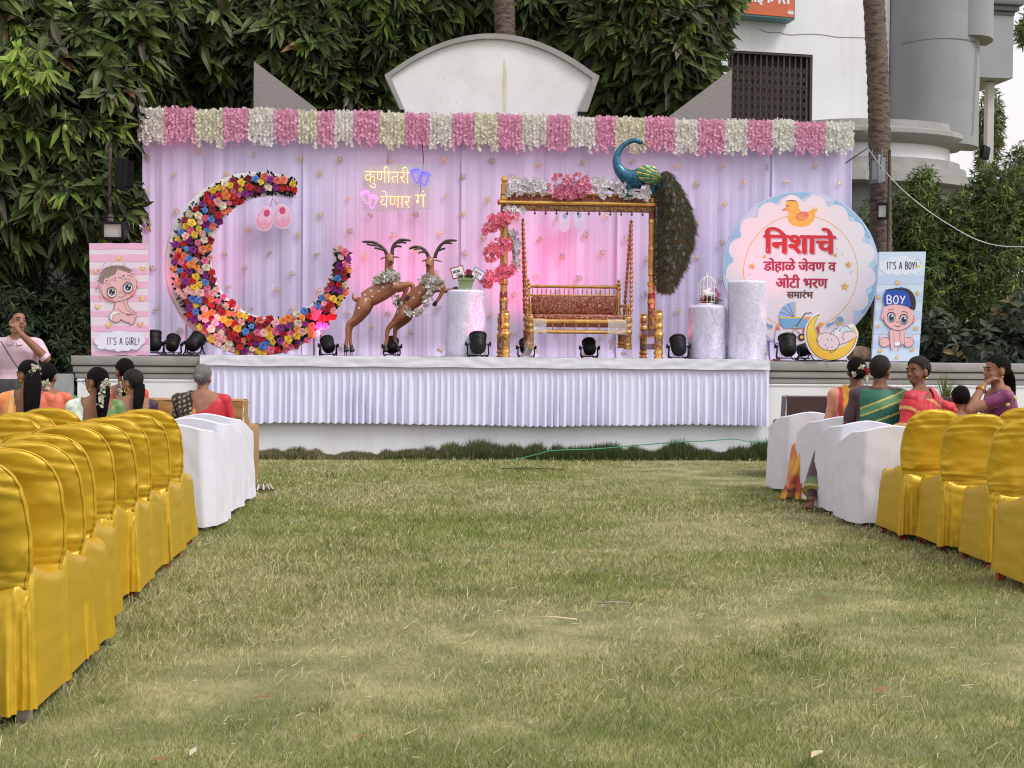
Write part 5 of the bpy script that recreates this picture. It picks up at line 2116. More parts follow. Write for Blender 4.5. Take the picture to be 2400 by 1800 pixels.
b.build('apron', MAROON, seat, 30)
# brocade
BR = bpy.data.materials.new('brocade')
BR.use_nodes = True
nd, lk = BR.node_tree.nodes, BR.node_tree.links
tc = nd.new('ShaderNodeTexCoord')
v1 = nd.new('ShaderNodeTexVoronoi')
v1.inputs['Scale'].default_value = 15.0
v1.inputs['Randomness'].default_value = 0.55
lk.new(tc.outputs['Object'], v1.inputs['Vector'])
wv = nd.new('ShaderNodeMath')
wv.operation = 'SINE'
ml_ = nd.new('ShaderNodeMath')
ml_.operation = 'MULTIPLY'
ml_.inputs[1].default_value = 22.0
lk.new(v1.outputs['Distance'], ml_.inputs[0])
lk.new(ml_.outputs[0], wv.inputs[0])
nz = nd.new('ShaderNodeTexNoise')
nz.inputs['Scale'].default_value = 42
nz.inputs['Detail'].default_value = 2
lk.new(tc.outputs['Object'], nz.inputs['Vector'])
ad = nd.new('ShaderNodeMath')
ad.operation = 'MULTIPLY_ADD'
ad.inputs[1].default_value = 3.0
lk.new(nz.outputs['Fac'], ad.inputs[0])
lk.new(wv.outputs[0], ad.inputs[2])
gt = nd.new('ShaderNodeMapRange')
gt.inputs['From Min'].default_value = 2.22
gt.inputs['From Max'].default_value = 2.42
lk.new(ad.outputs[0], gt.inputs['Value'])
mx = nd.new('ShaderNodeMix')
mx.data_type = 'RGBA'
mx.inputs['A'].default_value = (0.19, 0.020, 0.014, 1)
mx.inputs['B'].default_value = (0.52, 0.37, 0.18, 1)
lk.new(gt.outputs[0], mx.inputs['Factor'])
lk.new(mx.outputs['Result'], nd['Principled BSDF'].inputs['Base Color'])
nd['Principled BSDF'].inputs['Roughness'].default_value = 0.45
zs = sl(1360, 747, 0.95).z
b = MB()
b.rbox(((xl_ + xr_) / 2, (sF + sB) / 2 - 1.0, zs), (xr_ - xl_ - .08, sB - sF - .02, 0.10), 0.03)
b.build('seat_cushion', BR, seat, 50)
zb0, zb1 = sl(1347, 738, sB).z, sl(1347, 695, sB).z
b = MB()
b.rbox(((xbl + xbr) / 2, sB - 1.03, (zb0 + zb1) / 2), (xbr - xbl - .07, 0.09, zb1 - zb0), 0.028)
b.build('back_cushion', BR, seat, 50)
for x in (xbl, xbr):
    b = MB()
    zt_ = sl(1347, 654, sB).z
    z0_ = sl(1347, 745, sB).z
    H = zt_ - z0_
    b.lathe([(.030, z0_), (.034, z0_ + .08), (.026, z0_ + .1), (.030, z0_ + .3), (.024, z0_ + H * .72), (.036, z0_ + H * .74), (.036, z0_ + H * .78), (.02, z0_ + H * .81), (.034, z0_ + H * .87), (.016, z0_ + H * .92), (.024, z0_ + H * .96), (.006, zt_)], 14, M=Matrix.Translation((x, sB - 1.0, 0)))
    b.build('back_post', GOLDW, seat, 50)
for name, py_, r_ in (('top_rail', 672, .020), ('mid_rail', 693, .012)):
    b = MB()
    zz = sl(1347, py_, sB).z
    n_ = 20
    b.tube([(xbl + (xbr - xbl) * i / n_, sB - 1.0, zz) for i in range(n_ + 1)], [r_ * (1.25 if i in (2, 17, 10) else 1) for i in range(n_ + 1)], 10)
    b.build(name, GOLDW, seat, 40)
za, zb = sl(1347, 693, sB).z, sl(1347, 672, sB).z
for k in range(19):
    b = MB()
    xx = xbl + .06 + (xbr - xbl - .12) * k / 18
    b.lathe([(.003, za), (.007, za + .02), (.010, (za + zb) / 2), (.005, zb - .03), (.003, zb)], 8, M=Matrix.Translation((xx, sB - 1.0, 0)))
    b.build('spindle', GOLDW if k % 2 else STEEL, seat, 60)
# clear plastic wraps and a hanging sheet
for (xa, xb_) in ((xl_ + .03, xl_ + .2), (xr_ - .26, xr_ - .02)):
    b = MB()
    zt_, zb_ = sl(1360, 748, sF).z, sl(1360, 783, sF).z
    b.grid(lambda u, v: (xa + (xb_ - xa) * u + .01 * mnoise.noise((u * 4, v * 4, xa)), sF - 1.045 - 0.012 * mnoise.noise((u * 5, v * 6, xa)), zt_ + (zb_ - zt_) * v + .01 * mnoise.noise((u * 7, 3, 0))), 14, 10)
    b.build('plastic_wrap', CLEAR, seat, 180)
b = MB()
b.grid(lambda u, v: (xl_ - 0.02 + (0.03 + .11 * v) * (u - .3) - 0.05 * v + .012 * mnoise.noise((v * 5, u * 3, 0)), sF - 1.06 + .03 * math.sin(u * 9 + v * 3), sl(1240, 790, sF).z * (1 - v) + 0.02 * v), 12, 18)
b.build('plastic_sheet', CLEAR, seat, 180)
b = MB()
b.grid(lambda u, v: (xr_ - 0.12 + .12 * (u - .5) * (1 - .3 * v) + .012 * mnoise.noise((v * 5, u * 3, 0)), sB - 1.06 + .02 * math.sin(u * 9), sl(1460, 795, sB).z * (1 - v) + 0.12 * v), 10, 12)
b.build('plastic_sheet', CLEAR, seat, 180)
# ---- suspension rods of turned beads
bp = []
for (pt, pb_, dd, lab) in (((1225, 500), (1229, 738), sF, 'front left'), ((1227, 500), (1231, 738), sB, 'rear left'), ((1482, 502), (1486, 738), sF, 'front right'), ((1478, 502), (1474, 724), sB, 'rear right')):
    xt = sl(pt[0], pt[1], dM)
    top = Vector((sl((1225 if pt[0] < 1300 else 1480), 500, dM).x, 0.0, sl(1360, 500, dM).z))
    bot = Vector((xl_ - .035 if pt[0] < 1300 else xr_ + .035, dd - 1.0, sl(1360, 738, dd).z))
    rod = MB()
    n_ = 62
    ptz, rads = [], []
    for i in range(n_):
        t = i / (n_ - 1)
        ptz.append(top + (bot - top) * (0.06 + .94 * t))
        rads.append((0.019, 0.021, 0.010, 0.022, 0.024, 0.012)[i % 6] * (1 if 0 < i < n_ - 1 else .4))
    rod.tube(ptz, rads, 10)
    rod.build('bead_rod', mat('bead_copper', (0.42, 0.16, 0.08), 0.35, 0.6, var=0.2, vs=30), seat, 50)
    b = MB()
    e = bot + Vector((0, 0, -.12))
    for k in range(3):
        cz = bot.z - .02 - .05 * k
        b.tube([(bot.x + (.016 * math.cos(a) if k % 2 else 0), bot.y + (0 if k % 2 else .016 * math.cos(a)), cz + .03 * math.sin(a)) for a in np.linspace(0, 2 * PI, 13)], 0.005, 6)
    b.build('chain', STEEL, seat, 60)
for px in (1225, 1480):
    x = sl(px, 500, dM).x
    b = MB()
    zz = sl(1360, 497, dM).z
    b.tube([(x + .024 * math.cos(a), -.0, zz + .035 + .03 * math.sin(a)) for a in np.linspace(0, 2 * PI, 17)], 0.007, 8)
    b.tube([(x, 0, zz + .06), (x, 0, zz + .1)], 0.01, 8)
    b.build('hook', STEEL, swing, 60)


# ================================================================ blossom bunches
BL = {}


def bloom_mesh(seed, c1, c2):
    rr = random.Random(seed)
    b, C = MB(), []
    for i in range(5):
        a = 2 * PI * i / 5
        ca, sa = math.cos(a), math.sin(a)
        pts = [(0, 0, 0)]
        for (rr_, w) in ((.45, .30), (.85, .38), (1.02, .16)):
            for s_ in (-1, 1):
                pts.append((rr_ * ca - s_ * w * sa, -.16 * rr_ - .22 * rr_ * rr_ + (.06 if abs(w) > .2 else 0), rr_ * sa + s_ * w * ca))
        b.add(pts, [(0, 1, 2), (1, 3, 4, 2), (3, 5, 6, 4)])
        v = rr.uniform(.88, 1.08)
        cc = [c2] + [c1] * 6
        C.extend([(min(q[0] * v, .95), min(q[1] * v, .95), min(q[2] * v, .95), 1) for q in cc])
    b.ell((0, -.1, 0), (.14, .12, .14), 6, 4)
    C.extend([(c2[0] * .8, c2[1] * .8, c2[2] * .8, 1)] * (len(b.v) - len(C)))
    return mesh_data('blossom', b.v, b.f, [mat('blossom_cloth', (0.6, 0.2, 0.3), 0.6, attr=True, transl=0.2)], 0, None, C)


BLW = [bloom_mesh(i, (0.74, 0.72, 0.76), (0.42, 0.38, 0.44)) for i in range(2)]
BLP = [bloom_mesh(10 + i, (0.72, 0.22, 0.34), (0.45, 0.08, 0.16)) for i in range(2)]
BLR = [bloom_mesh(20 + i, (0.80, 0.20, 0.30), (0.50, 0.06, 0.12)) for i in range(2)]
STEM = mat('twig', (0.11, 0.075, 0.065), 0.8)


def bunch(label, blobs, meshes, n, seed, size=0.031, group='blossom bunches on the swing', extra=None):
    """blobs: (px, py, rx px, ry px, d)"""
    rr = random.Random(seed)
    c0 = S(blobs[0][0], blobs[0][1], blobs[0][4])
    root = thing('blossom_bunch', label, 'flowers', c0, STAGE_YAW, group)
    ci = math.cos(-STAGE_YAW)
    tw = MB()
    for k in range(int(n * 1.3)):
        q = rr.choices(blobs, [b_[2] * b_[3] for b_ in blobs])[0]
        a, rad_ = rr.uniform(0, 6.28), math.sqrt(rr.random())
        px, py = q[0] + q[2] * rad_ * math.cos(a), q[1] + q[3] * rad_ * math.sin(a)
        dep = q[4] - (0.11 * math.sqrt(max(0, 1 - rad_ ** 2)) + rr.uniform(-.05, .02))
        p = S(px, py, dep)
        l = Matrix.Rotation(-STAGE_YAW, 3, 'Z') @ (p - c0)
        inst('blossom', rr.choice(meshes), root, l, (rr.uniform(-.7, .5), rr.uniform(0, 6.28), rr.uniform(-.7, .7)), size * rr.uniform(.75, 1.25))
        if k % 2 == 0:
            tw.tube([l + Vector((0, .01, 0)), l * .6 + Vector((0, .05, 0)), Vector((0, .09, 0))], .003, 4)
    tw.build('twigs', STEM, root, 0)
    return root


bunch('white blossom bunch on the left end of the swing top rail', [(1215, 436, 30, 20, .9), (1258, 438, 32, 22, .9), (1240, 425, 30, 14, .92), (1205, 455, 16, 8, .88)], BLW, 78, 1)
bunch('dusty pink blossom bunch on the middle of the swing top rail', [(1310, 436, 32, 28, .88), (1350, 434, 34, 28, .88), (1372, 440, 20, 24, .88), (1330, 455, 30, 12, .86)], BLP, 92, 2)
bunch('white blossom bunch on the right end of the swing top rail below the peacock', [(1420, 440, 34, 24, .88), (1462, 444, 30, 22, .88), (1500, 450, 28, 20, .86), (1405, 425, 18, 12, .9)], BLW, 88, 3)
bunch('coral pink blossom spray highest on the left swing post', [(1150, 530, 22, 12, .8), (1172, 514, 26, 13, .8), (1198, 504, 18, 9, .82), (1140, 545, 12, 10, .82)], BLR, 62, 4)
bunch('coral pink blossom spray halfway up the left swing post', [(1168, 578, 30, 18, .8), (1158, 590, 24, 16, .78), (1150, 604, 14, 12, .8), (1185, 570, 16, 12, .8)], BLR, 60, 5)
bunch('coral pink blossom spray lowest on the left swing post', [(1158, 650, 26, 14, .78), (1185, 634, 22, 14, .78), (1140, 662, 14, 12, .8), (1200, 632, 10, 10, .8)], BLR, 64, 6)
bunch('greyish white blossoms tucked under the beam beside the left swing post', [(1206, 492, 24, 8, .9)], BLW, 20, 7)
bunch('greyish white blossoms hanging behind the left swing post', [(1200, 550, 14, 14, 1.1), (1208, 580, 10, 22, 1.1), (1210, 612, 10, 22, 1.1)], BLW, 44, 8)


# ================================================================ peacock
pk_d = 0.85
c = S(1500, 455, pk_d)
pk = thing('peacock_statue', 'glossy blue peacock statue with a yellow ribbed wing and a long hanging feather tail', 'peacock statue', c, STAGE_YAW)
m = mpp(pk_d)


def pl_(px, py, y=0.0):
    l = Matrix.Rotation(-STAGE_YAW, 3, 'Z') @ (S(px, py, pk_d) - c)
    return Vector((l.x, y, l.z))


b = MB()
nk = [(1500, 333), (1488, 329), (1474, 333), (1456, 346), (1446, 366), (1447, 388), (1458, 406), (1478, 418), (1502, 420)]
sp = spl([tuple(pl_(*q)) for q in nk], 4)
b.tube(sp, list(np.interp(np.linspace(0, 1, len(sp)), np.linspace(0, 1, 9), [x * m for x in (5.5, 6, 6, 7, 8.5, 11, 15, 21, 25)])), 16)
b.ell(pl_(1500, 333), (7.5 * m, 6.5 * m, 6.5 * m), 14, 10)
sp = spl([tuple(pl_(*q)) for q in ((1478, 418), (1500, 414), (1522, 414), (1540, 424), (1552, 436))], 4)
b.tube(sp, list(np.interp(np.linspace(0, 1, len(sp)), (0, .3, .6, 1), [18 * m, 29 * m, 26 * m, 14 * m])), 16, flat=0.8)
b.tube([pl_(1478, 420), pl_(1474, 440), pl_(1474, 462)], [16 * m, 11 * m, 9 * m], 10)
b.tube([pl_(1530, 440), pl_(1537, 452), pl_(1540, 462)], [12 * m, 6 * m, 4 * m], 10)
V, Nn, F = fuse(b, 0.008, 3)
PB = mat('peacock_blue', (0.012, 0.075, 0.19), 0.22, 0.45, var=0.3, vs=30, bump=0.35, bs=55, coat=0.5, col2=(0.01, 0.14, 0.2))
mesh_obj('body', V.tolist(), F, [PB], pk, 180)
bk = MB()
bk.tube([pl_(1506, 335, -.0), pl_(1514, 339), pl_(1521, 343)], [.018, .011, .002], 8)
bk.build('beak', mat('beak_tan', (0.36, 0.25, 0.10), 0.4), pk, 60)
for k, (px, py) in enumerate(((1488, 320), (1493, 316), (1499, 318))):
    b = MB()
    b.tube([pl_(1497, 329), pl_(px, py)], .003, 5)
    b.ell(pl_(px, py), (.009, .006, .009), 8, 6)
    b.build('crest_feather', mat('crest_green', (0.30, 0.32, 0.08), 0.4), pk, 60)
b = MB()
b.ell(pl_(1503, 331, -.037), (.008, .005, .008), 8, 6)
b.build('eye', mat('eye_dark', (0.01, 0.01, 0.01), 0.2), pk, 180)
# wing: scalloped ribs of gold and teal lying on the flank
YW = mat('wing_gold', (0.52, 0.38, 0.08), 0.35, 0.3)
TW = mat('wing_teal', (0.02, 0.20, 0.17), 0.35, 0.3)
nr_ = 13
tip = pl_(1550, 424)
wc = pl_(1520, 413)


def wing_pt(u, t):
    """fan from the tail end (u 0) to the rounded front (u 1); t 0 top edge .. 1 bottom edge"""
    an = R(62 + 236 * t)
    e = Vector((wc.x + 34 * m * math.cos(an), 0, wc.z + 22 * m * math.sin(an) - 4 * m * math.cos(an)))
    p = tip + (e - tip) * u
    q = abs(2 * t - 1)
    return Vector((p.x, -0.125 - 0.075 * math.sin(PI * min(1, .12 + .62 * u)) * (1 - q ** 2.2) + .05 * q ** 3, p.z))


for k in range(nr_):
    b = MB()
    b.grid(lambda u, v: wing_pt(u, (k + v) / nr_) + Vector((0, -.010 * math.sin(PI * v), 0)), 12, 5)
    b.build('wing_feather', YW if k % 2 == 0 else TW, pk, 60)
for u0 in (0.5, 0.78):
    b = MB()
    b.tube([wing_pt(u0, i / 23) + Vector((0, -.012, 0)) for i in range(24)], .0055, 6)
    b.build('wing_band', TW, pk, 60)
# feather tail: hanging barbs
outl_l = [(400, 1553), (440, 1550), (500, 1550), (560, 1548), (620, 1550), (655, 1553), (680, 1558)]
outl_r = [(400, 1562), (430, 1586), (470, 1608), (519, 1624), (570, 1618), (615, 1602), (650, 1582), (668, 1570), (680, 1560)]
r = np.random.default_rng(9)
n = 15000
py_ = 402 + 272 * r.random(n) ** 0.9
lo = np.interp(py_, [q[0] for q in outl_l], [q[1] for q in outl_l])
hi = np.interp(py_, [q[0] for q in outl_r], [q[1] for q in outl_r])
u = r.random(n)
px_ = lo + (hi - lo) * u
dep = -0.02 - 0.10 * np.sin(PI * u) * (0.4 + 0.6 * r.random(n)) + 0.12 * (r.random(n) < 0.3)
P = np.stack([(px_ - 1500) * m, dep, (455 - py_) * m], 1)
D = np.stack([(u - .5) * 1.9 + .6 * r.normal(size=n), -0.25 + 0.35 * r.normal(size=n), -0.9 + .25 * r.normal(size=n)], 1)
D /= np.linalg.norm(D, axis=1, keepdims=True)
Ln = 0.05 + 0.09 * r.random(n)
sd = np.cross(D, np.array([0, -1.0, 0]))
sd /= np.linalg.norm(sd, axis=1, keepdims=True) + 1e-9
cv = np.stack([(u - .5) * .5, np.zeros(n), -.35 * np.ones(n)], 1) * Ln[:, None]
w = 0.0045
mid = P + D * Ln[:, None] * .5
V = np.concatenate([np.stack([P - sd * w, P + sd * w, mid + sd * w * .8], 1), np.stack([P - sd * w, mid + sd * w * .8, mid - sd * w * .8], 1), np.stack([mid - sd * w * .8, mid + sd * w * .8, mid + D * Ln[:, None] * .4 + cv * .6], 1)], 0)
f = r.random((n, 1))
C = np.where(f < .55, np.array([0.026, 0.046, 0.020]), np.where(f < .85, np.array([0.095, 0.042, 0.022]), np.array([0.09, 0.085, 0.035]))) * (0.5 + r.random((n, 1)))
o = tri_mesh('tail_barbs', V, np.concatenate([C] * 3, 0), mat('feather', (0.05, 0.05, 0.02), 0.6, attr=True, spec=0.3))
o.parent = pk
eyeM = [mat('tail_eye_bronze', (0.12, 0.07, 0.03), 0.6), mat('tail_eye_teal', (0.01, 0.09, 0.11), 0.6), mat('tail_eye_navy', (0.008, 0.012, 0.05), 0.6)]
b = MB()
for (ra, rb, y, k) in ((.026, .034, -.002, 0), (.017, .022, -.005, 1), (.010, .012, -.008, 2)):
    b.add([(q[0], y, q[1]) for q in circ(0, 0, ra, 14, rz=rb)], [tuple(range(14))], k)
em = mesh_data('tail_eye', b.v, b.f, eyeM, 0, b.m)
rr = random.Random(4)
k = 0
while k < 62:
    py = rr.uniform(415, 660)
    lo_ = np.interp(py, [q[0] for q in outl_l], [q[1] for q in outl_l])
    hi_ = np.interp(py, [q[0] for q in outl_r], [q[1] for q in outl_r])
    u_ = rr.uniform(.1, .9)
    px = lo_ + (hi_ - lo_) * u_
    inst('tail_eye', em, pk, ((px - 1500) * m, -0.09 - 0.09 * math.sin(PI * u_), (455 - py) * m), (rr.uniform(-.4, .4), rr.uniform(-.8, .8), rr.uniform(-.5, .5)), rr.uniform(.5, .8))
    k += 1

# ================================================================ printed boards
PINK_LT = mat('print_pink_light', (0.74, 0.62, 0.74), 0.5)
PINK_MD = mat('print_pink', (0.76, 0.42, 0.60), 0.5)
SKIN_P = mat('print_skin', (0.74, 0.43, 0.46), 0.5)
SKIN_S = mat('print_skin_shade', (0.62, 0.28, 0.32), 0.5)
BLUSH = mat('print_blush', (0.74, 0.28, 0.34), 0.5)
LINE = mat('print_line', (0.13, 0.055, 0.07), 0.6)
INK = mat('ink_black', (0.02, 0.015, 0.02), 0.6)
HAIRP = mat('print_hair', (0.26, 0.19, 0.17), 0.5)
WHITEP = mat('print_white', (0.76, 0.76, 0.80), 0.5)
BLUE_LT = mat('print_blue_light', (0.55, 0.66, 0.83), 0.5)
BLUE_MD = mat('print_blue', (0.46, 0.58, 0.80), 0.5)
BLUE_ST = mat('print_sky_blue', (0.27, 0.50, 0.72), 0.5)
BLUE_DK = mat('print_royal_blue', (0.01, 0.06, 0.42), 0.5)
BLACKPR = mat('print_black', (0.018, 0.016, 0.02), 0.5)
GOLDP = mat('print_gold', (0.66, 0.40, 0.09), 0.4, var=0.35, vs=60)
YELP = mat('print_yellow', (0.82, 0.50, 0.08), 0.5)
ORGP = mat('print_orange', (0.78, 0.32, 0.06), 0.5)
FOAM = mat('foam_board_edge', (0.70, 0.70, 0.74), 0.7)
EYEB = mat('print_eye_blue', (0.12, 0.17, 0.33), 0.4)


class Art:
    """flat prints on a board, drawn in the coordinates of a zoomed detail"""

    def __init__(self, root, frame, scale, ox, oy, d=0.0, zb=0.0):
        self.root, self.F, self.s, self.ox, self.oy, self.d, self.zb = root, frame, scale, ox, oy, d, zb
        self.layer = 0
        self.mb = None
        self.k = (frame.o.y + d) / FPX / scale   # metres per zoom pixel

    def q(self, x, y):
        a, z = self.F.at(self.ox + x / self.s, self.oy + y / self.s, self.d)
        return a, z - self.zb

    def begin(self):
        self.mb, self.mats = MB(), []
        return self

    def _m(self, m):
        if m not in self.mats:
            self.mats.append(m)
        return self.mats.index(m)

    def y(self):
        self.layer += 1
        return self.d - 0.0022 - 0.00022 * self.layer

    def fill(self, pts, m, smooth=0):
        if smooth:
            pts = spl(pts, smooth, True)
        P = [self.q(*p[:2]) for p in pts]
        ar = sum(P[i][0] * P[(i + 1) % len(P)][1] - P[(i + 1) % len(P)][0] * P[i][1] for i in range(len(P)))
        if ar < 0:
            P.reverse()
        y = self.y()
        self.mb.add([(p[0], y, p[1]) for p in P], [tuple(range(len(P)))], self._m(m))
        return self

    def ell(self, cx, cy, rx, ry, m, rot=0):
        c, s = math.cos(R(rot)), math.sin(R(rot))
        return self.fill([(cx + rx * math.cos(a) * c - ry * math.sin(a) * s, cy + rx * math.cos(a) * s + ry * math.sin(a) * c) for a in np.linspace(0, 2 * PI, 33)[:-1]], m)

    def line(self, pts, w, m, smooth=6, closed=False):
        if smooth:
            pts = spl(pts, smooth, closed)
        if closed:
            pts = pts + [pts[0]]
        P = [self.q(*p[:2]) for p in pts]
        self.mb.stroke(P, w * self.k, self.y(), self._m(m))
        return self

    def oline(self, cx, cy, rx, ry, w, m, a0=0, a1=360, rot=0):
        c, s = math.cos(R(rot)), math.sin(R(rot))
        return self.line([(cx + rx * math.cos(R(a)) * c - ry * math.sin(R(a)) * s, cy + rx * math.cos(R(a)) * s + ry * math.sin(R(a)) * c) for a in np.linspace(a0, a1, 40)], w, m, 0)

    def text(self, body, x0, x1, y0, y1, m, bold=0.0):
        a, b_ = self.q(x0, y1), self.q(x1, y0)
        k = bold * self.k
        for (ox, oz) in (((-1, 0), (1, 0), (0, 1), (0, -1), (0, 0), (-.7, .7), (.7, -.7)) if bold else ((0, 0),)):
            put_text(self.mb, body, a[0] + k + ox * k, b_[0] - k + ox * k, a[1] + k * .5 + oz * k * .5, b_[1] - k * .5 + oz * k * .5, self.y(), 0.0, self._m(m))
            self.layer -= 0.8
        self.layer = math.ceil(self.layer)
        return self

    def end(self, name):
        self.mb.v = [tuple(v) for v in self.mb.v]
        return self.mb.build(name, self.mats, self.root, 0)


def hand_text(A, word, x0, y0, y1, adv, w, m):
    """tall thin brush-pen capitals as strokes"""
    G = {'I': [[(.2, 0), (.8, 0)], [(.5, 0), (.5, 1)], [(.2, 1), (.8, 1)]], 'T': [[(0, 0), (1, .02)], [(.5, 0), (.48, 1)]], "'": [[(.5, -.02), (.42, .2)]],
         'S': [[(.9, .12), (.6, 0), (.2, .1), (.2, .32), (.6, .5), (.9, .68), (.8, .94), (.4, 1), (.08, .88)]], 'A': [[(.05, 1), (.5, 0), (.95, 1)], [(.22, .66), (.8, .64)]],
         'G': [[(.9, .14), (.55, 0), (.15, .2), (.08, .6), (.3, .97), (.7, .98), (.92, .8), (.92, .55), (.6, .55)]], 'R': [[(.15, 1), (.15, 0), (.6, .0), (.88, .2), (.65, .46), (.2, .5)], [(.45, .5), (.95, 1)]],
         'L': [[(.2, 0), (.2, 1), (.9, .97)]], '!': [[(.5, 0), (.47, .72)], [(.46, .93), (.46, 1)]], 'B': [[(.12, 1), (.15, 0), (.6, 0), (.85, .2), (.6, .45), (.18, .48)], [(.5, .46), (.95, .66), (.75, .96), (.12, 1)]],
         'O': [[(.5, 0), (.12, .25), (.08, .7), (.4, 1), (.8, .85), (.93, .4), (.75, .05), (.5, 0)]], 'Y': [[(.05, 0), (.45, .5)], [(.95, 0), (.3, 1)]]}
    x = x0
    for ch in word:
        k = {'I': .55, "'": .35, ' ': .7, '!': .5}.get(ch, 1.0)
        for st in G.get(ch, []):
            P = [(x + adv * .78 * k * p[0], y0 + (y1 - y0) * p[1]) for p in st]
            A.line(P, w, m, 4 if len(P) > 2 else 0)
        x += adv * k


def heart(A, cx, cy, r):
    rr = random.Random(int(cx * 7 + cy))
    A.begin()
    A.fill([(cx, cy + r), (cx - r * .95, cy - r * .1), (cx - r * .6, cy - r * .75), (cx, cy - r * .3), (cx + r * .7, cy - r * .8), (cx + r, cy - r * .1)], GOLDP, 4)
    for _ in range(5):
        a, b_ = cx + rr.uniform(-1, 1) * r * .6, cy + rr.uniform(-.6, .5) * r
        A.ell(a, b_, r * .16, r * .16, WHITEP)
    A.end('printed_heart')


def board(name, label, px, py, yaw, d, tl, tr, br, bl, rot, face):
    F = Frame(px, 15.2 + d + 0.06 * ((px - 1200) / 3000 * 15.5), yaw)
    return F


# ---- IT'S A GIRL board
FG = Frame(280, 15.2 + 0.30 - 0.28, STAGE_YAW + R(2))
gb = thing('girl_board', "pink striped foam board with a printed baby girl reading IT'S A GIRL", 'board', FG.o + Vector((0, 0, STAGE_Z + 0.014)), FG.yaw)
A = Art(gb, FG, 5.925, 200, 560, 0.0, STAGE_Z + 0.014)
c = [A.q(*p) for p in ((53, 60), (865, 62), (889, 1618), (84, 1624))]
b = MB()
z0_ = min(c[2][1], c[3][1])
c = [(c[0][0], c[0][1]), c[1], (c[2][0], 0.0), (c[3][0], 0.0)]
b.prism(c, 0.0, 0.05)
b.build('panel', PINK_LT, gb, 20)
stripes = [(60, 140), (215, 315), (410, 490), (590, 680), (780, 865), (1000, 1070), (1200, 1280), (1380, 1465), (1560, 1620)]
for ya, yb in stripes:
    A.begin()
    xl0 = 53 + (84 - 53) * (ya - 60) / 1560
    A.fill([(xl0 + 2 + i * 0.9 * 80, ya + 5 * math.sin(i * 1.3)) for i in range(11)] + [(865 + 22 * (ya - 60) / 1560, ya), (865 + 22 * (yb - 60) / 1560, yb)] + [(xl0 + 3 + (10 - i) * 72, yb + 6 * math.sin(i * .9 + 1)) for i in range(11)], PINK_MD)
    A.layer -= 1
    A.end('printed_stripe')
A.layer += 1
for hx, hy in ((465, 275), (795, 410), (140, 455), (785, 825), (172, 940), (325, 1200), (765, 1182)):
    heart(A, hx, hy, 40)
A.begin()
# body
A.fill([(430, 870), (405, 950), (400, 1030), (470, 1040), (600, 1040), (690, 1045), (720, 1040), (640, 970), (590, 900), (580, 850)], SKIN_P, 5)
A.fill([(375, 1010), (340, 1060), (345, 1110), (390, 1150), (460, 1155), (500, 1120), (560, 1150), (610, 1160), (640, 1185), (680, 1170), (710, 1080), (690, 1060), (600, 1080), (560, 1040), (470, 1020)], SKIN_P, 5)
A.fill([(390, 1005), (345, 1045), (340, 1095), (375, 1135), (380, 1080), (425, 1045), (490, 1030)], WHITEP, 4)
A.line([(430, 870), (403, 950), (402, 1005)], 6, LINE)
A.line([(520, 860), (560, 930), (575, 980), (640, 1020), (700, 1035)], 5, LINE)
A.line([(582, 855), (595, 920), (640, 975), (720, 1035)], 5, LINE)
A.line([(458, 960), (500, 1010), (570, 1045), (640, 1050)], 5, LINE)
A.line([(390, 1005), (340, 1055), (345, 1110), (395, 1150), (470, 1150), (495, 1115)], 6, LINE)
A.line([(500, 1118), (550, 1150), (605, 1160), (635, 1183), (680, 1172), (700, 1120), (715, 1070)], 6, LINE)
A.line([(690, 1080), (675, 1150)], 4, LINE)
A.line([(380, 1130), (378, 1080), (425, 1045), (500, 1030)], 4, LINE)
# head
A.fill([(205, 770), (225, 760), (240, 810), (220, 815)], SKIN_P, 4)
A.fill([(715, 600), (740, 600), (745, 640), (725, 660)], SKIN_P, 4)
A.fill([(210, 690), (240, 560), (320, 470), (440, 420), (560, 430), (660, 480), (710, 560), (718, 640), (690, 740), (620, 810), (520, 855), (420, 872), (330, 850), (255, 790)], SKIN_P, 5)
A.ell(350, 838, 60, 30, BLUSH, 15)
A.ell(650, 745, 55, 45, BLUSH, -40)
A.line([(225, 700), (250, 785), (330, 850), (420, 874), (520, 857), (620, 812), (690, 740), (718, 650), (710, 570)], 6, LINE)
A.fill([(190, 600), (205, 510), (250, 430), (330, 385), (440, 368), (560, 385), (640, 430), (670, 480), (600, 470), (480, 430), (450, 430), (420, 490), (340, 530), (240, 620)], HAIRP, 5)
for sx, sy, ex, ey in ((330, 390, 250, 560), (390, 378, 330, 520), (440, 372, 390, 500), (470, 380, 560, 445), (500, 376, 620, 450)):
    A.line([(sx, sy), ((sx + ex) / 2 - 8, (sy + ey) / 2 - 10), (ex, ey)], 4, LINE, 4)
for cx, cy, r_ in ((285, 378, 34), (375, 365, 22), (215, 450, 26), (170, 560, 22), (175, 712, 26), (550, 352, 18), (668, 440, 22)):
    A.oline(cx, cy, r_, r_, 4, LINE, 20, 280)
A.line([(215, 640), (300, 590), (420, 548), (530, 520), (640, 500), (670, 490)], 6, BLUSH)
for (fx, fy, fr) in ((190, 640, 34), (300, 582, 40), (422, 548, 36), (535, 512, 42), (660, 485, 36)):
    for i in range(5):
        a = R(72 * i + 20)
        A.ell(fx + fr * .6 * math.cos(a), fy + fr * .6 * math.sin(a), fr * .45, fr * .34, mat('print_petal', (0.78, 0.52, 0.66), 0.5), 72 * i + 20)
    A.ell(fx, fy, fr * .38, fr * .38, mat('print_petal_dark', (0.42, 0.06, 0.22), 0.5))
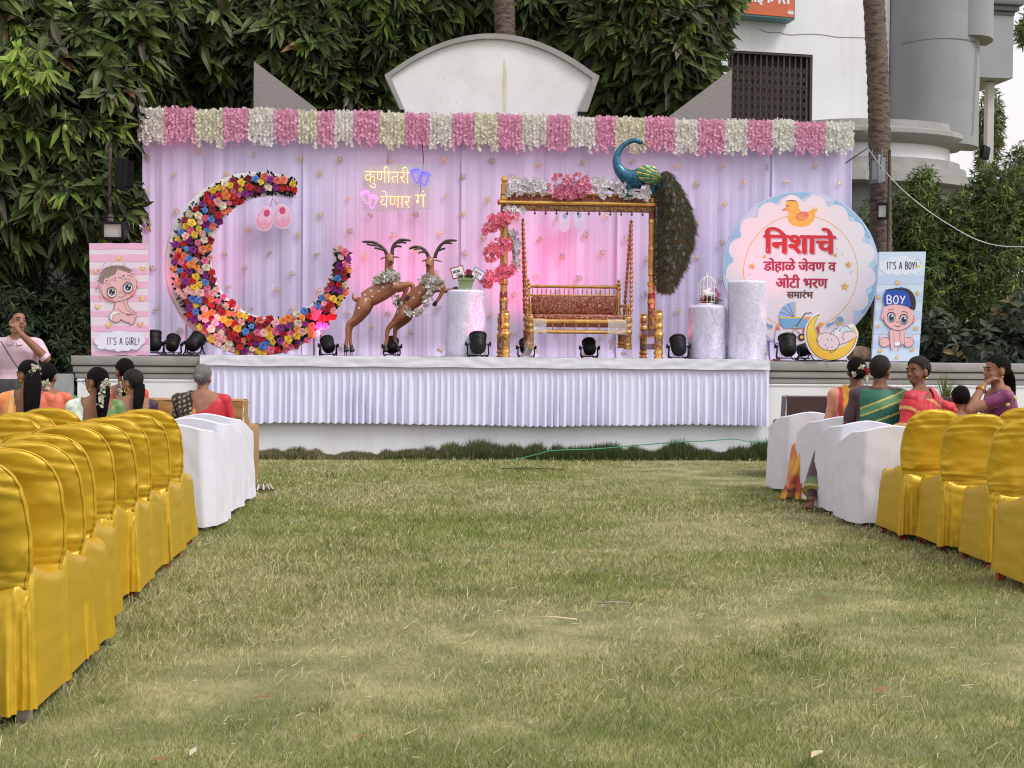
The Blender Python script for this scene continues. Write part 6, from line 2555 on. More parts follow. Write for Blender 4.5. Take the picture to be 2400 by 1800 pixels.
# eyes
for cx, cy in ((375, 745), (600, 680)):
    A.ell(cx, cy, 62, 66, WHITEP)
    A.oline(cx, cy, 62, 66, 7, LINE, 0, 360)
    A.ell(cx + 0, cy - 6, 46, 50, EYEB)
    A.ell(cx + 6, cy - 12, 34, 38, BLACKPR)
    A.ell(cx + 14, cy - 30, 11, 12, WHITEP)
    A.ell(cx - 6, cy + 12, 6, 6, WHITEP)
    A.oline(cx, cy - 2, 64, 68, 11, BLACKPR, 185, 330)
    for a in (200, 220, 240, 262, 285):
        A.line([(cx + 62 * math.cos(R(a)), cy + 66 * math.sin(R(a))), (cx + 90 * math.cos(R(a)), cy + 92 * math.sin(R(a)))], 4, BLACKPR, 0)
A.line([(475, 750), (490, 738), (508, 745)], 5, LINE)
A.line([(460, 800), (500, 812), (545, 795), (572, 770)], 6, LINE)
A.line([(545, 570), (590, 562), (640, 572)], 4, LINE)
A.line([(300, 668), (330, 640), (365, 640)], 4, LINE)
A.end('printed_baby')
A.begin()
cl = []
for (cx, cy, rx, ry, a0, a1) in ((190, 1420, 55, 60, 90, 250), (300, 1360, 110, 60, 190, 300), (480, 1330, 150, 55, 200, 340), (680, 1350, 130, 60, 220, 350), (790, 1410, 50, 55, 290, 440), (690, 1485, 80, 55, 20, 110), (580, 1500, 80, 55, 20, 140), (470, 1510, 80, 55, 20, 160), (350, 1490, 80, 55, 40, 160), (240, 1470, 80, 60, 40, 150)):
    cl += [(cx + rx * math.cos(R(a)), cy + ry * math.sin(R(a))) for a in np.linspace(a0, a1, 9)]
A.fill(cl, mat('print_cloud', (0.72, 0.72, 0.84), 0.5))
A.end('printed_cloud')
A.begin()
hand_text(A, "IT'S A GIRL!", 308, 1372, 1468, 49, 9, INK)
A.end('lettering')

# ---- IT'S A BOY board
FBo = Frame(2107, 15.2 + 0.85 + 0.30, STAGE_YAW)
bb = thing('boy_board', "pale blue foam board with a printed baby in a cap reading IT'S A BOY", 'board', FBo.o + Vector((0, 0, STAGE_Z + 0.014)), FBo.yaw)
A = Art(bb, FBo, 3.568, 1780, 500, 0.0, STAGE_Z + 0.014)
c = [A.q(*p) for p in ((1003, 322), (1393, 320), (1330, 1270), (938, 1255))]
b = MB()
b.prism([c[0], c[1], (c[2][0], 0.0), (c[3][0], 0.0)], 0.0, 0.05)
b.build('panel', BLUE_LT, bb, 20)
for ya, yb in ((520, 590), (660, 740), (810, 880), (940, 1010), (1060, 1120)):
    A.begin()
    xa_ = lambda y: 1003 - 65 * (y - 322) / 935
    xb_ = lambda y: 1393 - 60 * (y - 322) / 935
    A.fill([(xa_(ya) + 2, ya), (xb_(ya) - 2, ya + 4), (xb_(yb) - 2, yb), (xa_(yb) + 2, yb + 4)], BLUE_MD)
    A.layer -= 1
    A.end('printed_stripe')
A.layer += 1
A.begin()
cl = []
for (cx, cy, rx, ry, a0, a1) in ((1040, 440, 40, 45, 120, 260), (1110, 405, 60, 40, 190, 300), (1200, 395, 60, 40, 220, 330), (1290, 415, 55, 40, 230, 380), (1330, 460, 30, 36, 300, 440), (1290, 480, 40, 30, 20, 130), (1220, 485, 40, 32, 30, 150), (1150, 490, 40, 32, 30, 150), (1080, 480, 40, 30, 40, 160)):
    cl += [(cx + rx * math.cos(R(a)), cy + ry * math.sin(R(a))) for a in np.linspace(a0, a1, 9)]
A.fill(cl, mat('print_cloud_blue', (0.66, 0.72, 0.85), 0.5))
A.oline(1320, 430, 28, 46, 5, mat('print_grey_line', (0.3, 0.33, 0.42), 0.6), 190, 350)
A.ell(1330, 445, 14, 12, YELP)
A.end('printed_cloud')
A.begin()
hand_text(A, "IT'S A BOY!", 1064, 408, 466, 29, 6.5, INK)
A.end('lettering')
for sx, sy, r_ in ((1153, 580, 27), (1320, 668, 25), (997, 702, 24), (993, 943, 20), (1305, 962, 24), (1007, 1150, 26), (1275, 1138, 26), (1150, 1202, 20)):
    A.begin()
    A.fill([(sx + (r_ if i % 2 == 0 else r_ * .45) * math.sin(R(36 * i + sx % 30)), sy - (r_ if i % 2 == 0 else r_ * .45) * math.cos(R(36 * i + sx % 30))) for i in range(10)], GOLDP)
    A.ell(sx - 3, sy - 2, 4, 4, WHITEP)
    A.end('printed_star')
A.begin()
# legs, body
for s_, cx in ((-1, 1045), (1, 1240)):
    A.fill([(cx - 45, 1070), (cx - 20, 1035), (cx + 30, 1045), (cx + 45, 1085), (cx + 10, 1115), (cx - 30, 1108)], SKIN_P, 5)
    A.oline(cx, 1078, 46, 40, 4, LINE)
    for i in range(5):
        A.ell(cx + s_ * (38 - 4 * i), 1045 - 0 + (-22 + 12 * i) * (1 if s_ > 0 else 1), 8, 8, SKIN_P)
A.fill([(1085, 1035), (1215, 1035), (1200, 1090), (1160, 1105), (1120, 1100)], WHITEP, 4)
A.fill([(1090, 975), (1085, 1040), (1100, 1070), (1200, 1070), (1215, 1030), (1208, 975)], SKIN_P, 4)
for cx, dx in ((1105, 1), (1190, -1)):
    A.fill([(cx - 20, 985), (cx + 14, 985), (cx + 18, 1060), (cx + 22 * dx, 1120), (cx + 26 * dx - 10, 1140), (cx - 10, 1130), (cx - 16, 1060)], SKIN_P, 4)
    A.line([(cx - 20, 985), (cx - 17, 1060), (cx - 10, 1130)], 4, LINE)
    A.line([(cx + 16, 1000), (cx + 18, 1060), (cx + 22, 1120)], 3, LINE)
# head
A.ell(1030, 865, 16, 26, SKIN_P)
A.ell(1290, 890, 16, 26, SKIN_P)
A.fill([(1025, 850), (1035, 790), (1080, 755), (1180, 745), (1260, 775), (1285, 840), (1280, 900), (1230, 955), (1165, 978), (1100, 965), (1050, 920)], SKIN_P, 5)
A.line([(1028, 860), (1050, 920), (1100, 965), (1165, 980), (1230, 957), (1280, 905), (1287, 850)], 5, LINE)
for cx, cy in ((1098, 872), (1203, 890)):
    A.ell(cx, cy, 33, 40, WHITEP)
    A.oline(cx, cy, 33, 40, 5, LINE)
    A.ell(cx + 1, cy + 3, 26, 33, EYEB)
    A.ell(cx + 2, cy, 17, 23, BLACKPR)
    A.ell(cx + 8, cy - 12, 7, 8, WHITEP)
    A.oline(cx, cy - 2, 35, 42, 8, BLACKPR, 190, 350)
A.line([(1072, 812), (1095, 800), (1122, 808)], 4, LINE)
A.line([(1185, 822), (1212, 822), (1238, 840)], 4, LINE)
A.line([(1140, 905), (1150, 910), (1160, 906)], 4, LINE)
A.line([(1125, 935), (1150, 947), (1182, 938)], 5, LINE)
# cap
A.fill([(1050, 650), (1110, 630), (1180, 622), (1250, 640), (1295, 700), (1302, 770), (1290, 808), (1240, 780), (1230, 700)], BLACKPR, 5)
A.fill([(1036, 700), (1050, 655), (1110, 640), (1190, 645), (1235, 668), (1252, 720), (1258, 782), (1180, 765), (1100, 762), (1050, 775), (1036, 740)], BLUE_DK, 5)
A.ell(1182, 624, 12, 7, BLUE_DK)
hand_text(A, "BOY", 1058, 690, 756, 56, 10, WHITEP)
A.end('printed_baby')

# ---- round banner
FR_ = Frame(1877, 15.2 + 1.25 + 0.27, STAGE_YAW)
ban = thing('round_banner', 'large round banner with blue scalloped border, duck, pram and red Marathi lettering', 'banner', FR_.o + Vector((0, 0, STAGE_Z + 0.014)), FR_.yaw)
A = Art(ban, FR_, 3.8575, 1700, 430, 0.0, STAGE_Z + 0.014)
CXz, CYz, RZ = 683, 776, 708
b = MB()
ring = [A.q(CXz + RZ * math.cos(R(a)), CYz + RZ * math.sin(R(a))) for a in range(0, 360, 4)]
b.prism(ring, 0.0, 0.045)
b.build('panel', [mat('banner_blue', (0.44, 0.60, 0.80), 0.5, var=0.12, vs=3)], ban, 30)
# water-colour patches of deeper blue, then white scallops
for i in range(18):
    a = R(20 * i + 6)
    A.begin()
    P = []
    for t in np.linspace(-.17, .17, 9):
        P.append((CXz + (RZ - 12) * math.cos(a + t), CYz + (RZ - 12) * math.sin(a + t)))
    for t in np.linspace(.17, -.17, 9):
        P.append((CXz + (RZ - 100 + 70 * abs(t) / .17) * math.cos(a + t), CYz + (RZ - 100 + 70 * abs(t) / .17) * math.sin(a + t)))
    A.fill(P, [BLUE_ST, mat('banner_deep_blue', (0.25, 0.46, 0.68), 0.5, var=.15, vs=5), mat('banner_violet', (0.52, 0.58, 0.80), 0.5)][i % 3])
    A.layer -= 1
    A.end('printed_wave')
A.layer += 1
A.begin()
sc_ = []
ns = 17
for i in range(ns):
    a = 2 * PI * (i + .35) / ns
    cx, cy = CXz + 575 * math.cos(a), CYz + 575 * math.sin(a)
    for t in np.linspace(-1.25, 1.25, 11):
        sc_.append((cx + 105 * math.cos(a + t), cy + 105 * math.sin(a + t)))
A.fill(sc_, mat('banner_white', (0.72, 0.69, 0.76), 0.5))
A.end('printed_cloud')
A.begin()
A.oline(680, 800, 516, 516, 7, GOLDP, 0, 360)
A.end('printed_ring')
A.begin()
DUCK = mat('print_duck', (0.76, 0.43, 0.09), 0.5, var=0.08, vs=12)
A.fill([(545, 190), (575, 150), (630, 150), (660, 185), (668, 230), (700, 255), (760, 250), (800, 230), (812, 262), (800, 330), (750, 380), (680, 392), (600, 375), (562, 320), (568, 270), (550, 240)], DUCK, 5)
A.fill([(795, 205), (812, 235), (825, 215), (832, 250), (800, 275), (785, 250)], DUCK, 0)
A.fill([(503, 240), (525, 230), (550, 215), (552, 240), (530, 248)], mat('print_coral', (0.66, 0.18, 0.13), 0.5), 0)
A.ell(694, 296, 60, 40, mat('print_coral', (0.66, 0.18, 0.13), 0.5), -15)
for i in range(4):
    A.oline(690 + 6 * i, 296, 40 - 9 * i, 26 - 5 * i, 4, DUCK, 30 * i, 200 + 30 * i)
A.fill([(548, 160), (560, 128), (600, 118), (632, 132), (642, 158), (600, 152)], WHITEP, 3)
A.line([(548, 160), (598, 152), (644, 160)], 7, LINE)
A.line([(553, 205), (572, 198)], 5, LINE, 0)
A.line([(556, 198), (570, 210)], 4, LINE, 0)
A.end('printed_duck')
REDL = mat('print_red', (0.50, 0.015, 0.03), 0.45)
CRIM = mat('print_crimson', (0.36, 0.01, 0.06), 0.45)
BROW = mat('print_brown', (0.10, 0.035, 0.03), 0.45)
A.begin()
A.text('िनशाचे', 352, 1012, 412, 642, mat('print_shadow_grey', (0.42, 0.38, 0.44), 0.5), 11)
A.text('िनशाचे', 340, 1002, 402, 632, REDL, 11)
A.end('lettering')
A.begin()
A.text('डोहाळे जेवण व', 342, 1005, 680, 805, CRIM, 4.5)
A.end('lettering')
A.begin()
A.text('ओटी भरण', 455, 928, 825, 944, CRIM, 4.5)
A.end('lettering')
A.begin()
A.text('समारंभ', 553, 795, 962, 1037, BROW, 3)
A.end('lettering')
for sx, sy, r_ in ((353, 660, 22), (240, 748, 33), (995, 648, 24), (1113, 733, 36), (1080, 930, 43)):
    A.begin()
    A.fill([(sx + (r_ if i % 2 == 0 else r_ * .42) * math.sin(R(36 * i + 5)), sy - (r_ if i % 2 == 0 else r_ * .42) * math.cos(R(36 * i + 5))) for i in range(10)], GOLDP)
    A.end('printed_star')
A.begin()
for sx, sy in ((285, 655), (222, 820), (1060, 635), (1135, 800), (1010, 590), (380, 600)):
    A.ell(sx, sy, 6, 6, BLUE_ST)
A.end('printed_dots')
A.begin()
PRB = mat('print_pram_blue', (0.16, 0.38, 0.62), 0.5, var=.08, vs=9)
PRL = mat('print_pram_light', (0.30, 0.46, 0.74), 0.5)
NAVY = mat('print_navy', (0.03, 0.06, 0.16), 0.5)
A.fill([(622, 1212)] + [(622 + 138 * math.cos(R(a)), 1212 + 142 * math.sin(R(a))) for a in np.linspace(180, 272, 16)], PRL)
for a in (200, 222, 245):
    A.line([(622, 1212), (622 + 137 * math.cos(R(a)), 1212 + 141 * math.sin(R(a)))], 5, NAVY, 0)
A.line([(630, 1070), (633, 1212)], 9, YELP, 0)
A.fill([(485, 1212), (740, 1212), (735, 1290), (700, 1308), (530, 1308), (492, 1270)], PRB, 0)
A.line([(484, 1213), (745, 1213)], 12, YELP, 0)
A.fill([(722, 1205), (800, 1205), (790, 1290), (740, 1260)], ORGP, 0)
A.fill([(700, 1310), (740, 1290), (850, 1300), (850, 1360), (700, 1360)], mat('print_rust', (0.40, 0.12, 0.10), 0.5), 0)
A.ell(862, 1275, 24, 18, ORGP)
A.line([(628, 1305), (722, 1173), (778, 1169)], 9, NAVY, 0)
A.line([(580, 1385), (628, 1310), (690, 1385)], 7, NAVY, 0)
A.line([(575, 1386), (690, 1386)], 6, NAVY, 0)
for cx in (573, 688):
    A.ell(cx, 1390, 33, 33, BLACKPR)
    A.ell(cx, 1390, 16, 16, YELP)
A.ell(627, 1303, 9, 9, YELP)
A.end('printed_pram')
A.begin()
A.line([(915, 1285), (985, 1255)], 16, PRB, 0)
A.oline(930, 1280, 14, 14, 6, PRB)
A.ell(1032, 1238, 34, 36, PRB)
A.oline(1032, 1238, 20, 32, 12, YELP, 20, 200)
A.line([(355, 1262), (420, 1295)], 16, PRB, 0)
A.oline(412, 1290, 14, 14, 6, PRB)
A.end('printed_rattle')
A.begin()
A.fill([(452, 1330), (494, 1330), (500, 1440), (446, 1440)], mat('print_bottle', (0.64, 0.66, 0.80), 0.5), 0)
A.fill([(458, 1300), (488, 1300), (492, 1330), (454, 1330)], mat('print_coral', (0.66, 0.18, 0.13), 0.5), 0)
A.ell(473, 1285, 10, 18, ORGP)
A.end('printed_bottle')

# ---- sleeping-baby moon cut-out
FMn = Frame(1950, 15.2 + 0.30 + 0.27, STAGE_YAW)
mc = thing('moon_cutout', 'yellow crescent moon cut-out with a sleeping baby below the round banner', 'cut-out', FMn.o + Vector((0, 0, STAGE_Z + 0.014)), FMn.yaw)
A = Art(mc, FMn, 3.8575, 1700, 430, 0.0, STAGE_Z + 0.014)
outl = [(858, 1165), (800, 1195), (745, 1260), (720, 1340), (725, 1430), (765, 1520), (830, 1580), (920, 1612), (1020, 1605), (1110, 1555), (1175, 1470), (1203, 1370), (1195, 1330), (1155, 1268), (1110, 1285), (1050, 1290), (1020, 1320), (980, 1335), (930, 1340), (870, 1370), (850, 1390), (822, 1330), (822, 1270)]
c = [A.q(*p[:2]) for p in spl(outl, 4, True)]
b = MB()
b.prism(c, 0.0, 0.03)
b.build('panel', WHITEP, mc, 30)
A.begin()
A.fill([(850, 1182), (795, 1215), (752, 1275), (735, 1345), (742, 1425), (778, 1505), (838, 1565), (920, 1595), (1015, 1588), (1100, 1540), (1160, 1465), (1188, 1380), (1180, 1335), (1155, 1290), (1150, 1370), (1100, 1450), (1010, 1490), (920, 1470), (850, 1410), (815, 1330), (812, 1265)], mat('print_moon', (0.80, 0.46, 0.04), 0.5, col2=(0.82, 0.62, 0.08), vs=3), 4)
A.line([(850, 1182), (795, 1215), (752, 1275), (735, 1345), (742, 1425), (778, 1505), (838, 1565), (920, 1595), (1015, 1588), (1100, 1540), (1160, 1465), (1188, 1380)], 5, LINE, 5)
A.line([(850, 1182), (812, 1265), (815, 1330), (850, 1410)], 4, LINE, 5)
A.end('printed_moon')
A.begin()
SKL = mat('print_skin_light', (0.76, 0.60, 0.68), 0.5)
A.fill([(1010, 1400), (1060, 1340), (1120, 1320), (1180, 1345), (1160, 1400), (1090, 1440), (1000, 1500)], SKL, 5)
A.fill([(1030, 1335), (1050, 1300), (1100, 1290), (1150, 1330), (1110, 1345), (1070, 1345)], BLUE_LT, 5)
A.ell(928, 1430, 104, 78, SKL, 18)
A.ell(972, 1358, 22, 22, SKL)
A.oline(928, 1430, 104, 78, 5, LINE, 0, 360, 18)
A.oline(972, 1358, 22, 22, 4, LINE, 150, 330)
A.line([(1030, 1440), (1010, 1490), (960, 1530), (950, 1515)], 5, LINE)
A.line([(1160, 1400), (1090, 1440), (1030, 1455)], 5, LINE)
A.line([(1075, 1420), (1060, 1380), (1090, 1340), (1180, 1345)], 4, LINE)
A.line([(1030, 1335), (1050, 1300), (1100, 1290), (1150, 1330)], 4, LINE)
for x_, y_ in ((920, 1400), (958, 1405)):
    A.line([(x_, y_), (x_ + 8, y_ + 18)], 4, LINE, 0)
for x_, y_ in ((905, 1450), (965, 1470), (925, 1480)):
    A.line([(x_, y_), (x_ - 2, y_ + 16)], 5, LINE, 0)
A.line([(822, 1400), (845, 1440)], 4, LINE, 0)
A.end('printed_baby')


# ---- baby shoe cut-outs hung on the curtain
def shoes(label, cx1, cy1, cx2, cy2, rx, ry, r1, r2, sc_, ox, oy, d, base, dark, lite, edge, hang):
    F = Frame(ox + cx1 / sc_, 15.2 + d + 0.06 * ((ox + cx1 / sc_ - 1200) / 3000 * 17.8), STAGE_YAW)
    t = thing('baby_shoes_cutout', label, 'cut-out', F.o, F.yaw, None)
    A = Art(t, F, sc_, ox, oy, 0.0, 0.0)
    for cx, cy, rt in ((cx1, cy1, r1), (cx2, cy2, r2)):
        c_, s_ = math.cos(R(rt)), math.sin(R(rt))
        tf = lambda x, y: (cx + x * rx * c_ - y * ry * s_, cy + x * rx * s_ + y * ry * c_)
        shape = spl([tf(*p) for p in ((0, -1), (.62, -.72), (.98, .0), (.88, .62), (.4, .97), (-.2, 1.0), (-.75, .78), (-1, .25), (-.85, -.45), (-.5, -.88))], 4, True)
        b = MB()
        b.prism([A.q(p[0], p[1]) for p in shape], 0.0, 0.024)
        b.build('sole', edge, t, 40)
        A.layer = 3
        A.begin()
        k = .88
        A.fill([(cx + (p[0] - cx) * k, cy + (p[1] - cy) * k) for p in shape], base)
        A.fill([tf(*p) for p in spl([(-.72, .1), (-.3, .35), (.05, .1), (.4, .3), (.75, -.05), (.55, -.6), (0, -.86), (-.5, -.6)], 4, True)], lite)
        A.line([tf(-.75, .3), tf(-.35, .3), tf(0, .05), tf(.35, .25), tf(.8, .1)], 6, base, 4)
        A.fill([tf(*p) for p in spl([(0, -.74), (.34, -.62), (.36, -.3), (.1, -.16), (-.22, -.24), (-.3, -.55)], 4, True)], dark)
        A.end('printed_shoe')
    if hang:
        A.begin()
        A.line([(cx1 + 60, cy1 - ry * .95), (cx1 + 95, cy1 - ry * 1.6), (cx2 - 60, cy2 - ry * .9)], 12, dark, 0)
        A.end('ribbon')
    return t


shoes('pink baby shoes cut-out hung below the tip of the rose crescent', 1250, 685, 1462, 658, 108, 152, 14, -4, 5.185, 380, 380, 2.58, mat('shoe_pink', (0.78, 0.34, 0.50), 0.5), mat('shoe_rose', (0.60, 0.06, 0.20), 0.5), mat('shoe_pink_light', (0.78, 0.50, 0.66), 0.5), mat('shoe_edge_pink', (0.80, 0.62, 0.74), 0.5), True)
shoes('pale blue baby shoes cut-out hung on the curtain behind the swing', 738, 555, 855, 550, 50, 88, 8, -4, 3.318, 1100, 350, 2.58, mat('shoe_blue', (0.55, 0.60, 0.80), 0.5), mat('shoe_sky', (0.26, 0.42, 0.72), 0.5), mat('shoe_blue_light', (0.62, 0.66, 0.82), 0.5), mat('shoe_edge_blue', (0.70, 0.68, 0.82), 0.5), False)

# ---- neon sign
FN = Frame(930, 15.2 + 2.45 - 0.3, STAGE_YAW)
neon = thing('neon_sign', 'lit neon sign with yellow Marathi lettering and pink and blue footprints', 'neon sign', FN.o, FN.yaw)
A = Art(neon, FN, 2.765, 800, 0)
c = [A.q(*p) for p in ((135, 1070), (580, 1055), (580, 1355), (135, 1370))]
b = MB()
b.prism(c, 0.035, 0.041)
b.build('panel', mat('clear_acrylic', (0.52, 0.50, 0.52), 0.12, alpha=0.30), neon, 20)


def neon_mat(n, c, s):
    return mat(n, c, 0.4, emit=s, ecol=c)


NY, NP_, NB = neon_mat('neon_yellow', (1.0, 0.72, 0.20), 1.15), neon_mat('neon_pink', (1.0, 0.22, 0.85), 1.1), neon_mat('neon_blue', (0.03, 0.03, 1.0), 1.5)
for txt, x0, x1, y0, y1 in (('कुणीतरी', 150, 442, 1082, 1216), ('येणार', 250, 448, 1240, 1345), ('गं', 480, 545, 1236, 1340)):
    b = MB()
    a, e = A.q(x0, y1), A.q(x1, y0)
    put_text(b, txt, a[0], e[0], a[1], e[1], 0.0, -0.027, 0, 0.010)
    b.build('neon_lettering', NY, neon, 0)


def foot(cx, cy, s, rot, m, name):
    b = MB()
    c_, s_ = math.cos(R(rot)), math.sin(R(rot))
    tf = lambda x, y: (cx + s * (x * c_ - y * s_), cy + s * (x * s_ + y * c_))
    sole = spl([(-.5, -.45), (0, -.62), (.55, -.4), (.5, .1), (.32, .6), (.3, .95), (0, 1.15), (-.35, .95), (-.35, .5), (-.6, .05)], 4, True)
    P = [A.q(*tf(*p[:2])) for p in sole]
    b.tube([(p[0], 0, p[1]) for p in P + [P[0]]], 0.0048, 6)
    for i, (x, y, r_) in enumerate(((-.62, -.82, .2), (-.25, -.98, .16), (.1, -1.0, .14), (.42, -.92, .13), (.7, -.75, .12))):
        P = [A.q(*tf(x + r_ * .75 * math.cos(a), y + r_ * 1.1 * math.sin(a))) for a in np.linspace(0, 2 * PI, 11)]
        b.tube([(p[0], 0, p[1]) for p in P], 0.0042, 5)
    b.build(name, m, neon, 60)


foot(483, 1138, 40, -14, NB, 'blue_footprint')
foot(540, 1158, 40, 10, NB, 'blue_footprint')
foot(162, 1278, 38, -16, NP_, 'pink_footprint')
foot(205, 1306, 38, 12, NP_, 'pink_footprint')
b = MB()
b.tube([(p[0], 0.05, p[1]) for p in (A.q(*q) for q in spl([(520, 900), (530, 1000), (528, 1090), (510, 1150), (513, 1220), (505, 1260)], 5))], 0.006, 5)
b.build('cord', BLACKP, neon, 60)


# ================================================================ floodlights, poles, cables
def flood(name, label, px, py, Y, w, h, rz, tilt, parts_mat=BLACKP, glass=True):
    p = PY(px, py, Y)
    root = thing('floodlight', label, 'floodlight', p, rz, 'floodlights around the stage')
    M_ = Matrix.Rotation(tilt, 4, 'X')
    b = MB()
    for (c, s) in (((-w * .44, 0, 0), (w * .12, .09, h)), ((w * .44, 0, 0), (w * .12, .09, h)), ((0, 0, h * .43), (w * .76, .09, h * .14)), ((0, 0, -h * .43), (w * .76, .09, h * .14))):
        b.rbox(c, s, 0.006, M=M_)
    b.box((0, 0.05, 0), (w * .9, .03, h * .9), M=M_)
    b.build('housing', parts_mat, root, 30)
    b = MB()
    b.box((0, -0.012, 0), (w * .76, .004, h * .72), M=M_)
    b.build('glass', mat('lamp_glass', (0.46, 0.48, 0.46), 0.15), root, 0)
    b = MB()
    for k in range(9):
        b.box((-w * .4 + w * .8 * k / 8, 0.095, 0), (0.006, .06, h * .85), M=M_)
    b.build('cooling_fins', parts_mat, root, 30)
    b = MB()
    b.tube([(-w * .56, 0, 0), (-w * .56, .03, h * .75), (w * .56, .03, h * .75), (w * .56, 0, 0)], 0.008, 6)
    b.build('bracket', parts_mat, root, 40)
    return root


pole_p = PY(257, 838, 16.6)
pole = thing('lamp_pole', 'thin rusty lamp pole carrying two floodlights beside the pink baby board', 'pole', (pole_p.x, pole_p.y, 0))
zt_ = PY(257, 345, 16.6).z
b = MB()
b.tube([(0, 0, 0), (0, 0, zt_)], 0.024, 10)
b.build('tube', RUST, pole, 60)
b = MB()
b.lathe([(.05, PY(257, 530, 16.6).z - .1), (.05, PY(257, 505, 16.6).z), (.03, PY(257, 500, 16.6).z)], 12)
b.build('clamp', RUST, pole, 60)
rr = random.Random(2)
for k in range(4):
    b = MB()
    z0_ = PY(257, 480, 16.6).z
    b.tube(spl([(0.02, -.03, z0_ + .15), (0.06 + rr.uniform(-.1, .1), -.06, z0_), (-.1 + rr.uniform(-.1, .1), -.05, z0_ - .12), (-.14 + .1 * k, -.06, z0_ - .3)], 5), 0.006, 5)
    b.build('wire', BLACKP, pole, 60)
flood('f', 'square floodlight with a pale glass facing the lawn above the pink baby board', 265, 540, 16.45, 0.29, 0.23, R(6), R(8))
flood('f', 'finned floodlight seen edge on near the top of the thin lamp pole', 285, 408, 16.6, 0.20, 0.40, R(-102), 0)
pp = PY(2078, 838, 18.6)
pole2 = thing('lamp_pole', 'dark pipe standing against the palm trunk beside the white building', 'pole', (pp.x, pp.y, 0))
b = MB()
b.tube([(0, 0, 0), (0.0, 0, PY(2078, 352, 18.6).z)], 0.022, 10)
b.build('tube', RUST, pole2, 60)
flood('f', 'long grey finned floodlight seen side on high on the palm trunk', 2053, 397, 18.55, 0.16, 0.41, R(-55), 0, mat('lamp_grey', (0.20, 0.22, 0.25), 0.45, .4))
flood('f', 'small dark floodlight lower on the palm trunk', 2068, 495, 18.5, 0.14, 0.24, R(-15), 0)


def cable(label, pts, r_, ma, name='cable', cat='cable'):
    c0 = Vector(pts[0])
    b = MB()
    b.tube(spl([tuple(Vector(p) - c0) for p in pts], 8), r_, 6)
    o = b.build(name, ma, None, 60)
    o.location = c0
    return tag(o, label, cat)


WC = mat('cable_grey', (0.5, 0.5, 0.48), 0.6)
cable('pale cable sagging from the palm trunk across the right hand bushes', [PY(*q, 18.4 - .1 * i) for i, q in enumerate(((2034, 347), (2065, 390), (2110, 440), (2170, 490), (2230, 530), (2290, 562), (2350, 577), (2430, 578)))], 0.0075, WC)
cable('dark cable stretched between the flower valance and the palm trunk', [PY(1982, 382, 17.9), PY(2005, 366, 18.2), PY(2036, 346, 18.6)], 0.008, BLACKP)
cable('bright green hose lying over the grass along the foot of the stage', [S(px, py, -0.40) for px, py in ((590, 1089), (720, 1087), (900, 1085), (1020, 1086), (1110, 1085), (1200, 1078), (1262, 1064), (1300, 1056), (1400, 1052), (1500, 1043), (1590, 1036), (1660, 1033), (1720, 1029), (1760, 1035), (1830, 1035))], 0.0065, mat('hose_green', (0.05, 0.28, 0.14), 0.4), 'hose', 'hose')
cable('black cable looped over the left end of the stage', [PY(*q, 14.6) for q in ((166, 838), (160, 880), (152, 900), (158, 905), (166, 890), (160, 870), (130, 890), (110, 905))], 0.008, BLACKP)
# red cloth scrap at the end of the skirt
b = MB()
p = S(1812, 846, -0.04)
b.grid(lambda u, v: (0.09 * u - .02, 0.05 * v - .03, 0.012 * math.sin(u * 5 + v * 2) + .008), 8, 5)
o = b.build('cloth_scrap', mat('red_cloth', (0.4, 0.03, 0.03), 0.7), None, 180)
o.location = (p.x, p.y, STAGE_Z + 0.012)
tag(o, 'scrap of red cloth lying on the stage edge at the right end of the skirt', 'cloth')
# log at the back of the stage
for px, lab in ((1715, 'rough log lying behind the tall fur plinth'), (2015, 'rough log lying between the moon cut-out and the blue baby board')):
    p = S(px, 830, 0.95)
    b = MB()
    b.tube([(-.14, 0, 0.095), (0.0, 0.01, .1), (.12, 0, .095)], [.09, .1, .085], 12)
    o = b.build('log', mat('log_bark', (0.16, 0.11, 0.075), 0.95, var=.4, vs=9, bump=.8, bs=20), None, 60)
    o.location = (p.x, p.y, STAGE_Z + 0.01)
    o.rotation_euler = (0, 0, R(12))
    tag(o, lab, 'log')

# ================================================================ covered chairs
YS = mat('yellow_satin', (0.56, 0.36, 0.020), 0.42, 0.28, sheen=0.0, bump=0.02, bs=420, var=0.05, vs=3)
WS = mat('white_cover', (0.68, 0.68, 0.77), 0.6, sheen=0.2, bump=0.02, bs=300, var=0.02, vs=4)
LEGM = [mat('leg_orange', (0.42, 0.06, 0.02), 0.45), mat('leg_grey', (0.18, 0.17, 0.17), 0.45), mat('leg_maroon', (0.26, 0.015, 0.02), 0.45), mat('leg_cream', (0.5, 0.46, 0.38), 0.45)]


